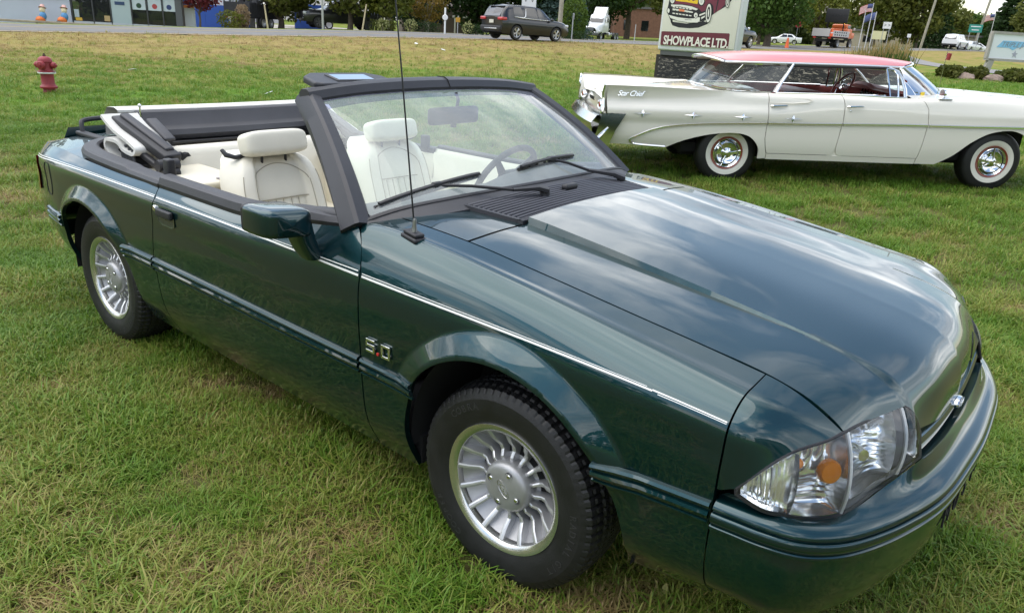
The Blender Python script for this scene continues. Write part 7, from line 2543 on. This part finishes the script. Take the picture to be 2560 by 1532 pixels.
# brick building behind the sign
br = thing('brick_building', 'red-brown brick building behind the trees left of the sign', 'building', (-62.0, 108.0, gz(-62, 108)), radians(38))
BRK = mat('brick_wall', (.22, .11, .075), rough=.9, var=.2, vscale=3)
MB().box((0, 3, 2.0), (12, 6, 4.4)).build('wall', BRK, br, smooth=False)
MB().box((0, 3, 4.3), (12.4, 6.4, .3)).build('roof', mat('roof_grey', (.15, .14, .14), rough=.9), br, smooth=False)
for x in (-4, -1.2, 2.2, 4.6):
    MB().box((x, -.03, 1.7), (1.1, .06, 1.5)).build('window', CGL, br, smooth=False)
hs = thing('distant_building', 'pale low building far behind the flagpoles', 'building', (-33.0, 142.0, gz(-33, 142)), radians(20))
MB().box((0, 3, 1.3), (22, 6, 2.6)).build('wall', mat('beige_wall', (.40, .34, .27), rough=.9), hs, smooth=False)
MB().box((0, 3, 2.7), (22.6, 6.6, .3)).build('roof', mat('roof_grey', (.15, .14, .14), rough=.9), hs, smooth=False)
for x in np.linspace(-9, 9, 7): MB().box((x, -.03, 1.4), (1.2, .06, 1.0)).build('window', CGL, hs, smooth=False)
hs2 = thing('house', 'dark brown house with a pale porch behind the marker post', 'house', (-50.5, 49.5, gz(-50.5, 49.5)), radians(52))
MB().box((0, 2, 1.2), (7, 4, 2.5)).build('wall', mat('house_dark', (.10, .075, .06), rough=.9), hs2, smooth=False)
MB().prism([(-2.4, 2.4), (2.4, 2.4), (0, 3.9)], 7.4, T=Matrix.Translation((-3.7, 2, 0)) @ rotm(pi / 2, 0, pi / 2)).build('roof', mat('roof_brown', (.12, .10, .09), rough=.9), hs2, smooth=False)
MB().box((1.9, -.5, 1.55), (1.7, .8, .16)).build('porch_beam', mat('porch_white', (.55, .53, .48), rough=.7), hs2, smooth=False)
for x in (1.2, 2.6): MB().box((x, -.8, .75), (.12, .12, 1.5)).build('porch_post', mat('porch_white', (.55, .53, .48), rough=.7), hs2, smooth=False)
for x in (-2.2, -.3): MB().box((x, -.03, 1.35), (.9, .06, 1.0)).build('window', CGL, hs2, smooth=False)

# ---- what the green car mirrors: the showroom in front of its nose and a belt of trees behind the viewer
sr = thing('showroom_building', 'low grey showroom mirrored in the nose of the green convertible', 'building', (21.0, -2.0, 0.0), radians(-90))
SRW = mat('showroom_wall', (.22, .21, .20), rough=.8, var=.08, vscale=1)
MB().box((0, 4, 2.3), (34, 8, 4.6)).build('wall', SRW, sr, smooth=False)
MB().box((0, 4, 4.7), (34.8, 8.8, .35)).build('roof', mat('roof_grey', (.15, .14, .14), rough=.9), sr, smooth=False)
for k in range(9):
    wd = MB().box((-14.5 + 3.6 * k, -.04, 1.75), (2.3, .08, 2.2)).build('window', CGL, sr, smooth=False)
    MB().box((-14.5 + 3.6 * k, -.10, 1.75), (.08, .06, 2.2)).build('mullion', WSG, wd, smooth=False)


def tree_belt():
    rg = np.random.default_rng(91)
    P = []
    for x in np.arange(-46, 16, 3.6):
        q = np.array([x, -27.0]) + rg.normal(size=2) * 1.6
        h = rg.uniform(5.0, 8.0); r = rg.uniform(2.2, 3.4); n = 260
        d = rg.normal(size=(n, 3)); d /= np.linalg.norm(d, axis=1)[:, None]
        d *= (rg.uniform(.3, 1, n) ** .4)[:, None]
        P.append(np.stack([q[0] + d[:, 0] * r, q[1] + d[:, 1] * r, h * .52 + d[:, 2] * h * .5], 1))
    o = leafobj('tree_belt', np.concatenate(P), .75, leaf_mat('leaf_belt', (.025, .050, .014), (.070, .095, .026)), None, 92)
    tag(o, 'belt of trees mirrored along the flank of the green convertible', 'trees', kind='stuff')


tree_belt()
# ---- fire hydrant
hy = thing('fire_hydrant', 'weathered red fire hydrant with a white band on the lawn', 'hydrant', (-13.954, 3.074, 0.0), radians(40))
HRED = mat('hydrant_red', (.27, .026, .034), rough=.5, var=.18, vscale=8, bump=.15, bscale=50)
MB().lathe([(.098, 0), (.098, .10), (.094, .105)], 28).build('base', HRED, hy)
MB().lathe([(.094, .105), (.135, .108), (.140, .120), (.140, .140), (.115, .165), (.104, .19), (.103, .33), (.105, .36)], 32).build('barrel', HRED, hy)
MB().lathe([(.105, .360), (.140, .362), (.144, .372), (.144, .384), (.140, .388)], 32).build('white_flange', mat('hydrant_white', (.72, .70, .68), rough=.5), hy)
MB().lathe([(.140, .388), (.140, .402), (.112, .412), (.106, .44), (.106, .55), (.115, .56), (.112, .59), (.092, .625), (.055, .648), (.03, .652)], 32).build('bonnet', HRED, hy)
MB().lathe([(.028, .650), (.028, .672), (.016, .676), (.015, .700), (0, .702)], 6).build('operating_nut', mat('hydrant_rust', (.07, .035, .03), rough=.8), hy)
for a, r_ in ((0, .045), (pi, .045), (-pi / 2, .058)):
    m = MB().lathe([(r_ * .9, .08), (r_, .11), (r_ * 1.25, .125), (r_ * 1.25, .155), (r_ * .95, .175), (r_ * .4, .18), (r_ * .35, .20), (0, .20)], 20, T=Matrix.Translation((0, 0, .505)) @ rotm(0, 0, a) @ rotm(0, pi / 2, 0))
    m.build('outlet_cap', HRED, hy)
for s in (-1, 1):
    MB().tube([(s * .17, 0, .48), (s * .175, -.02, .42), (s * .15, -.03, .385), (s * .13, -.03, .40)], .006, 5).build('chain', mat('chain_steel', (.3, .25, .22), rough=.6, metal=.6), hy)

# ---- showplace sign
fa = radians(10)                                       # the face runs along this heading
sg = thing('showplace_sign', 'big sign with a cartoon hot rod and SHOWPLACE LTD. above a black board', 'sign', (-8.02, 14.20, gz(-8, 14.3)), fa)
zb = 1.29 - gz(-8, 14.3)
CRM = mat('sign_cream', (.70, .67, .57), rough=.45, coat=.2)
SGW = mat('sign_edge_white', (.66, .66, .66), rough=.5, var=.05)
MB().box((.87, .24, zb + 1.10), (1.86, .46, 2.2), bev=.05).build('cabinet', SGW, sg)
MB().box((.87, -.004, zb + 1.14), (1.74, .02, 2.06), bev=.01).build('face', CRM, sg)
MB().box((.87, .20, zb - .05), (1.72, .30, .10)).build('neck', mat('sign_neck', (.10, .10, .10), rough=.7), sg, smooth=False)
brd = MB().box((2.75, .20, (zb - .10) / 2 - .1), (5.70, .16, zb + .10)).build('black_board', mat('board_frame', (.035, .028, .024), rough=.7), sg, smooth=False)


def chalk_mat():
    m = bpy.data.materials.new('chalky_black'); m.use_nodes = True
    t = m.node_tree; b = t.nodes['Principled BSDF']; b.inputs['Roughness'].default_value = .7
    tc = N(t, 'ShaderNodeTexCoord')
    w = N(t, 'ShaderNodeTexNoise', ins={'Scale': 7.0, 'Detail': 8.0, 'Roughness': .75, 'Distortion': 2.2})
    mp = N(t, 'ShaderNodeMapping'); mp.inputs['Scale'].default_value = (.55, 1, 2.4)
    LK(t, tc.outputs['Object'], mp.inputs[0]); LK(t, mp.outputs[0], w.inputs['Vector'])
    r = N(t, 'ShaderNodeValToRGB'); r.color_ramp.elements[0].position = .545; r.color_ramp.elements[1].position = .61
    r.color_ramp.elements[0].color = (.014, .014, .016, 1); r.color_ramp.elements[1].color = (.36, .31, .26, 1)
    LK(t, w.outputs[0], r.inputs[0]); LK(t, r.outputs[0], b.inputs['Base Color'])
    return m


MB().box((2.75, .10, (zb - .10) / 2 - .1), (5.52, .06, zb - .04)).build('message_panel', chalk_mat(), sg, smooth=False)
# artwork: flat painted shapes on the face
SX = 1.70 / 1290.0


def face_xy(px, py):
    """sign artwork drawing units -> metres on the face"""
    sk = (px - 75) * .078
    b = (930 + sk - py)
    a = (px - 75 - (b * .105)) / (1 + b * .00007)
    return a * SX + .02, b * SX * .985


_layer = [0]


def art(pts, col, nm, close=True):
    _layer[0] += 1
    y = -.0150 - .0004 * _layer[0]
    P = [face_xy(*p) for p in pts]
    V = [(a, y, zb + b) for a, b in P]
    # robust fill for concave outlines
    tri = geometry.tessellate_polygon([[Vector((a, b, 0)) for a, b in P]])
    F = []
    for f in tri:
        a, b, c = [Vector((P[i][0], P[i][1])) for i in f]
        F.append(f if (b - a).cross(c - a) > 0 else f[::-1])
    MB().add(V, F).build(nm, mat('art_%s' % nm.split('_')[0] + str(col), col, rough=.5), sg, smooth=False)


BK, MR, CR_, YE, OR_ = (.015, .014, .016), (.16, .025, .045), (.74, .72, .63), (.80, .52, .02), (.75, .22, .09)
MRL = (.20, .035, .06)
def ell(cx, cy, rx, ry, n=28, rot=0.0):
    return [(cx + rx * cos(a) * cos(rot) - ry * sin(a) * sin(rot), cy + rx * cos(a) * sin(rot) + ry * sin(a) * cos(rot)) for a in np.linspace(0, 2 * pi, n, endpoint=False)]
art([(95, 620), (115, 612), (1325, 680), (1338, 700), (1300, 915), (1285, 925), (92, 842), (82, 828)], (.13, .020, .032), 'band_maroon')
art([(262, 455), (300, 425), (560, 480), (880, 470), (960, 420), (1110, 330), (1300, 240), (1430, 110), (1480, -40), (1480, -120), (230, -120), (240, 60), (190, 280), (230, 370), (300, 520), (420, 560), (620, 577), (780, 572), (940, 520), (960, 500), (870, 470), (560, 500)], BK, 'outline_black')
art([(340, -110), (330, 60), (310, 130), (280, 170), (480, 175), (640, 205), (780, 260), (840, 320), (925, 290), (940, 200), (1000, 180), (1050, 230), (1060, 360), (1180, 290), (1290, 200), (1300, 110), (1380, 60), (1400, -110)], MR, 'bodywork_maroon')
art([(350, -100), (380, 0), (352, 120), (560, 150), (760, 190), (775, 120), (700, 130), (690, 60), (760, -60)], YE, 'flames_yellow')
for cx, cy in ((430, 60), (520, 70), (610, 80), (690, 90)):
    art([(cx - 25, cy + 45), (cx - 28, cy + 10), (cx, cy - 40), (cx + 60, cy - 90), (cx + 62, cy - 40), (cx + 30, cy + 10), (cx + 10, cy + 45)], MR, 'flametongue_maroon')
art([(905, 135), (900, 75), (960, 60), (1060, 0), (1040, 70), (980, 100)], YE, 'sideflame_yellow')
art([(1140, -100), (1165, -100), (1150, 150), (1100, 340), (1085, 345), (1128, 150)], BK, 'doorline_black')
for cx, cy, rx, ry in ((290, 90, 52, 78), (835, 135, 58, 82)):
    art(ell(cx, cy, rx + 8, ry + 8), BK, 'lamprim_black'); art(ell(cx, cy, rx - 8, ry - 8), CR_, 'lamp_cream'); art(ell(cx + 2, cy + 5, rx * .42, ry * .5), (.55, .54, .50), 'lamp_grey')
art([(265, 175), (480, 190), (660, 225), (775, 270), (740, 290), (600, 250), (430, 215), (270, 205)], CR_, 'grilletop_cream')
art([(200, 260), (250, 215), (430, 225), (620, 262), (770, 300), (800, 360), (760, 420), (560, 420), (300, 350), (220, 330)], BK, 'grille_black')
for k in range(3):
    for j in range(6):
        x0, y0 = 300 + j * 62, 205 + j * 10 + k * 48 + (8 if k == 2 else 0)
        art([(x0, y0), (x0 + 46, y0 + 8), (x0 + 44, y0 + 26), (x0 - 2, y0 + 18)], CR_, 'grilletooth_cream')
art([(300, 240), (560, 285), (680, 310), (680, 330), (550, 305), (300, 262)], CR_, 'grillebar_cream')
art([(415, 255), (525, 270), (525, 305), (430, 292)], OR_, 'badge_orange')
art(ell(222, 275, 32, 50), BK, 'bulletrim_black'); art(ell(222, 275, 22, 38), CR_, 'bullet_cream')
art([(230, 345), (400, 390), (600, 420), (700, 420), (760, 400), (815, 410), (805, 470), (760, 490), (600, 482), (400, 445), (260, 395)], CR_, 'bumper_cream')
art([(530, 430), (660, 440), (660, 446), (530, 438)], BK, 'bumperline_black')
art(ell(735, 370, 44, 52), BK, 'bulletrim2_black'); art(ell(735, 370, 34, 42), CR_, 'bullet2_cream'); art(ell(738, 378, 10, 18), BK, 'bulletdot_black')
art([(800, 360), (920, 325), (912, 350), (800, 388)], CR_, 'sidebar_cream'); art([(835, 405), (905, 380), (900, 405), (838, 440)], CR_, 'sidebar2_cream')
for cx, cy, rx, ry in ((968, 345, 48, 148), (1312, 180, 30, 85), (1410, 50, 26, 70)):
    art(ell(cx, cy, rx + 10, ry + 10, rot=.10), BK, 'tyre_black'); art(ell(cx, cy, rx, ry, rot=.10), CR_, 'whitewall_cream'); art(ell(cx, cy, rx * .62, ry * .72, rot=.10), BK, 'wheel_black'); art(ell(cx, cy, rx * .25, ry * .45, rot=.10), CR_, 'hub_cream')
Vt, Ft = text_mesh('SHOWPLACE LTD.', .268, .0005, bold=.008, spacing=.92)
xs_ = [v[0] for v in Vt]; wd_ = max(xs_) - min(xs_)
sc_ = 1.52 / wd_
MB().add(Vt, Ft, Matrix.Translation((.845, -.036, zb + .222)) @ frame_T((0, 0, 0), (1, 0, 0), (0, 0, 1)) @ Matrix.Diagonal((sc_, 1.0, 1, 1)).to_4x4()).build('sign_lettering', mat('letter_cream', (.76, .72, .62), rough=.5), sg, smooth=False)

# ---- blue and white sign at the right
tg_ = thing('triple_sign', 'grey-framed white sign with blue brush stroke on angled legs', 'sign', (-6.35, 47.2, gz(-6.3, 47.2)), math.atan2(2.86, 1.85) * .80)
FRM = mat('timber_grey', (.33, .31, .28), rough=.85, var=.15, vscale=4)
MB().box((1.75, .0, 1.62), (3.3, .10, 1.30)).build('panel', mat('panel_white', (.68, .70, .72), rough=.5), tg_, smooth=False)
for z, w_ in ((.94, 3.5), (2.32, 3.44)): MB().box((1.75, 0, z), (w_, .22, .13)).build('rail', FRM, tg_, smooth=False)
for x in (.04, 3.46): MB().box((x, 0, 1.63), (.13, .22, 1.30)).build('stile', FRM, tg_, smooth=False)
for x in (.25, 3.1):
    MB().box((x, 0, .45), (.34, .22, 1.0), T=Matrix.Translation((x, 0, .45)) @ rotm(0, .18, 0) @ Matrix.Translation((-x, 0, -.45))).build('leg', FRM, tg_, smooth=False)
MB().prism([(0, 0), (.3, .35), (2.2, .35), (2.4, .25), (1.2, .02), (1.0, -.12), (.75, .0)], .01, T=Matrix.Translation((.45, -.056, 1.58)) @ rotm(pi / 2, 0, 0)).build('brush_stroke', mat('sky_blue', (.22, .48, .70), rough=.6), tg_, smooth=False)
letters('TRIPLE JAC', .36, 'sign_lettering', mat('sign_text_grey', (.22, .23, .26), rough=.6), tg_, frame_T((1.55, -.072, 1.74), (1, 0, 0), (0, 0, 1)), extrude=.001, shear=.35)
MB().prism([(0, .20), (.05, .06), (.18, .05), (.08, -.03), (.12, -.18), (0, -.08), (-.10, -.18), (-.07, -.03), (-.17, .04), (-.05, .06)], .01, T=Matrix.Translation((1.62, -.058, 1.27)) @ rotm(pi / 2, 0, 0)).build('star_mark', mat('star_grey', (.35, .35, .42), rough=.6), tg_, smooth=False)
# scraps of paper lying on the grass
for k, (x, y) in enumerate(((-23.5, 21.0), (-21.5, 20.6), (-12.9, 8.7), (-12.0, 13.5), (-17.5, 6.2), (-11.9, 6.2))):
    o = MB().box((0, 0, .05), (.16, .10, .012), bev=.004).build('paper_scrap', mat('paper_white', (.75, .75, .72), rough=.8), None, loc=(x, y, gz(x, y)))
    o.rotation_euler = (.3, .2, k)
    tag(o, 'small white paper scrap lying on the grass bank', 'litter', 'paper scraps on the grass')
# ================================================================ grass: blades as instances of a few tuft meshes
def blade_mat():
    m = bpy.data.materials.new('grass_blades'); m.use_nodes = True
    t = m.node_tree; t.nodes.clear()
    out = N(t, 'ShaderNodeOutputMaterial')
    dry = N(t, 'ShaderNodeAttribute', attribute_name='dry', attribute_type='INSTANCER')
    va = N(t, 'ShaderNodeAttribute', attribute_name='blade', attribute_type='GEOMETRY')
    add = N(t, 'ShaderNodeMath', operation='ADD'); LK(t, dry.outputs['Fac'], add.inputs[0])
    s = N(t, 'ShaderNodeMapRange', ins={1: 0, 2: 1, 3: -.30, 4: .30}); LK(t, va.outputs['Fac'], s.inputs[0])
    LK(t, s.outputs[0], add.inputs[1])
    r = N(t, 'ShaderNodeValToRGB'); e = r.color_ramp.elements
    e[0].position = 0.0; e[0].color = (.115, .235, .020, 1)
    e[1].position = 1.0; e[1].color = (.38, .275, .125, 1)
    for p_, c in ((.25, (.180, .275, .034)), (.45, (.27, .310, .058)), (.62, (.36, .315, .100)), (.80, (.36, .285, .110))):
        q = e.new(p_); q.color = (*c, 1)
    LK(t, add.outputs[0], r.inputs[0])
    d = N(t, 'ShaderNodeBsdfPrincipled', ins={'Roughness': .5, 'Specular IOR Level': .35}); tr = N(t, 'ShaderNodeBsdfTranslucent')
    LK(t, r.outputs[0], d.inputs[0]); LK(t, r.outputs[0], tr.inputs[0])
    mx = N(t, 'ShaderNodeMixShader', ins={0: .32}); LK(t, d.outputs[0], mx.inputs[1]); LK(t, tr.outputs[0], mx.inputs[2])
    LK(t, mx.outputs[0], out.inputs[0])
    return m


BLADE = blade_mat()


def tuft(seed, n, hmin, hmax, spread, wid, lean, bias=0.0, broad=0.0):
    rg = np.random.default_rng(seed)
    V, F, A = [], [], []
    for i in range(n):
        c = rg.normal(size=2) * spread
        h = rg.uniform(hmin, hmax)
        a = rg.uniform(0, 2 * pi); ln = abs(rg.normal()) * lean + .1
        d = np.array([cos(a), sin(a)])
        p = np.array([-d[1], d[0]])
        w = wid * rg.uniform(.7, 1.4) * (2.4 if rg.uniform() < broad else 1)
        b = len(V)
        col = np.clip(.5 + bias + rg.normal() * .28, 0, 1)
        pts = []
        for q, ww in ((0, .8), (.45, 1.0), (.8, .7)):
            o = c + d * h * ln * q ** 1.8
            z = h * (q - .25 * min(1.0, ln) * q * q)
            V.append((*(o - p * w * ww), z)); V.append((*(o + p * w * ww), z))
            A += [col, col]
        o = c + d * h * ln
        V.append((*o, h * (1 - .25 * min(1.0, ln) - .12 * ln))); A.append(min(1, col + .12))
        F += [(b, b + 1, b + 3, b + 2), (b + 2, b + 3, b + 5, b + 4), (b + 4, b + 5, b + 6)]
    me = bpy.data.meshes.new('tuft')
    me.from_pydata(V, [], F)
    me.polygons.foreach_set('use_smooth', [True] * len(me.polygons))
    at = me.attributes.new('blade', 'FLOAT', 'POINT'); at.data.foreach_set('value', np.array(A, np.float32))
    me.materials.append(BLADE)
    return bpy.data.objects.new('tuft', me)


TUFTS = bpy.data.collections.new('grass_tufts')          # source meshes, not linked to the scene
for k in range(5): TUFTS.objects.link(tuft(100 + k, 18, .030, .075, .022, .0017, .85, bias=-.05))
for k in range(3): TUFTS.objects.link(tuft(110 + k, 16, .015, .045, .028, .0016, 1.3, bias=.30))
for k in range(2): TUFTS.objects.link(tuft(120 + k, 7, .04, .080, .014, .0028, .8, bias=-.38, broad=.25))
NT = len(TUFTS.objects)


def in_view(x, y, z, mar=.10):
    M = np.array(cam.rotation_euler.to_matrix())
    q = (np.stack([x, y, z], 1) - np.array(cam.location)) @ M
    dep = -q[:, 2]
    f = 1859.2 / 1280.0
    u = q[:, 0] / np.maximum(dep, .01) * f; v = q[:, 1] / np.maximum(dep, .01) * f
    return (dep > .2) & (abs(u) < 1 + mar + .6 / np.maximum(dep, .5)) & (v > -.60 - mar - .9 / np.maximum(dep, .5)) & (v < .62), dep


def noise2(x, y, sc, seed):
    """cheap smooth noise: sum of rotated sines"""
    rg = np.random.default_rng(seed)
    s = 0
    for k in range(7):
        a = rg.uniform(0, 2 * pi); f = sc * rg.uniform(.6, 1.9); ph = rg.uniform(0, 2 * pi)
        s = s + np.sin((x * cos(a) + y * sin(a)) * f + ph + 1.3 * np.sin((x * sin(a) - y * cos(a)) * f * .7 + ph * 2))
    return s / 7 ** .5


def grass_points():
    rg = np.random.default_rng(3)
    out = []
    # (x range, y range, spacing density per m2, scale)
    def field(n, x0, x1, y0, y1, dmin, dmax, scale):
        x = rg.uniform(x0, x1, n); y = rg.uniform(y0, y1, n)
        z = np.zeros(n)
        ok, dep = in_view(x, y, z)
        ok &= (dep >= dmin) & (dep < dmax)
        x, y = x[ok], y[ok]
        # nothing grows under the middle of the cars' shade is still grass: keep it but thinner
        h, d = ground_h(x, y, True)
        dens = .5 + .5 * np.clip(noise2(x, y, 2.2, 5) * .8 + .7, .25, 1.0)
        keep = (d > 5.2) & (rg.uniform(size=len(x)) < dens)
        x, y, h, d = x[keep], y[keep], h[keep], d[keep]
        out.append(np.stack([x, y, h, d, np.full(len(x), scale)], 1))
    field(150000, -6.5, 4.0, -3.2, 5.5, 0, 5.2, 1.0)
    field(110000, -12, 7, -3.0, 14, 5.2, 10.5, 1.2)
    field(90000, -26, 9, -3, 32, 10.5, 22, 1.6)
    field(45000, -34, 8, 0, 62, 22, 42, 2.2)
    P = np.concatenate(out)
    x, y, h, d, sc = P.T
    # keep out of the tyres
    for cx, cy in ((0, -.72), (-2.553, -.72), (0, .72), (-2.553, .72)):
        k = ~((abs(x - cx) < .16) & (abs(y - cy) < .13))
        x, y, h, d, sc = x[k], y[k], h[k], d[k], sc[k]
    tall = np.where(d > 19.5, 1.0, .95)
    dr = dryness(d, y) + .09 * noise2(x, y, 1.1, 8) + .17 * noise2(x, y, 4.2, 9) + .12 * noise2(x, y, 11.0, 19) + .10 * rg.normal(size=len(x))
    near = np.exp(-((x + 1.0) ** 2 + (y + 1.6) ** 2) / 9.0)
    dr = dr + .13 * near
    return x, y, h - .004, sc * rg.uniform(.75, 1.25, len(x)) * tall * np.clip(1.0 + .22 * noise2(x, y, 5.0, 23), .65, 1.5), np.clip(dr, 0, 1), rg.uniform(0, 2 * pi, len(x)), rg


gx_, gy_, gz_, gs_, gd_, ga_, rg_ = grass_points()
gi_ = np.where(gd_ > .52, rg_.integers(5, 8, len(gx_)), rg_.integers(0, 5, len(gx_)))
gi_ = np.where(rg_.uniform(size=len(gx_)) < .04, rg_.integers(8, 10, len(gx_)), gi_)
gm = bpy.data.meshes.new('grass')
gm.vertices.add(len(gx_))
gm.vertices.foreach_set('co', np.stack([gx_, gy_, gz_], 1).astype(np.float32).ravel())
for nm, typ, val in (('dry', 'FLOAT', gd_), ('sc', 'FLOAT', gs_), ('ang', 'FLOAT', ga_)):
    a = gm.attributes.new(nm, typ, 'POINT'); a.data.foreach_set('value', val.astype(np.float32))
a = gm.attributes.new('idx', 'INT', 'POINT'); a.data.foreach_set('value', gi_.astype(np.int32))
grass = bpy.data.objects.new('grass', gm)
COL.objects.link(grass)
tag(grass, 'short mown lawn grass with dry tan patches', 'grass', kind='stuff')
ng = bpy.data.node_groups.new('grass_tufts', 'GeometryNodeTree')
ng.interface.new_socket('Geometry', in_out='INPUT', socket_type='NodeSocketGeometry')
ng.interface.new_socket('Geometry', in_out='OUTPUT', socket_type='NodeSocketGeometry')
gi = ng.nodes.new('NodeGroupInput'); go_ = ng.nodes.new('NodeGroupOutput')
ci = ng.nodes.new('GeometryNodeCollectionInfo'); ci.inputs['Collection'].default_value = TUFTS
ci.inputs['Separate Children'].default_value = True; ci.inputs['Reset Children'].default_value = True
ip = ng.nodes.new('GeometryNodeInstanceOnPoints'); ip.inputs['Pick Instance'].default_value = True


def named(nm, typ):
    n = ng.nodes.new('GeometryNodeInputNamedAttribute'); n.data_type = typ; n.inputs['Name'].default_value = nm
    return next(s for s in n.outputs if s.enabled and s.name == 'Attribute')


cx = ng.nodes.new('ShaderNodeCombineXYZ')
ng.links.new(named('ang', 'FLOAT'), cx.inputs[2])
ng.links.new(gi.outputs[0], ip.inputs['Points']); ng.links.new(ci.outputs[0], ip.inputs['Instance'])
ng.links.new(named('idx', 'INT'), ip.inputs['Instance Index'])
ng.links.new(cx.outputs[0], ip.inputs['Rotation']); ng.links.new(named('sc', 'FLOAT'), ip.inputs['Scale'])
ng.links.new(ip.outputs[0], go_.inputs[0])
md = grass.modifiers.new('tufts', 'NODES'); md.node_group = ng
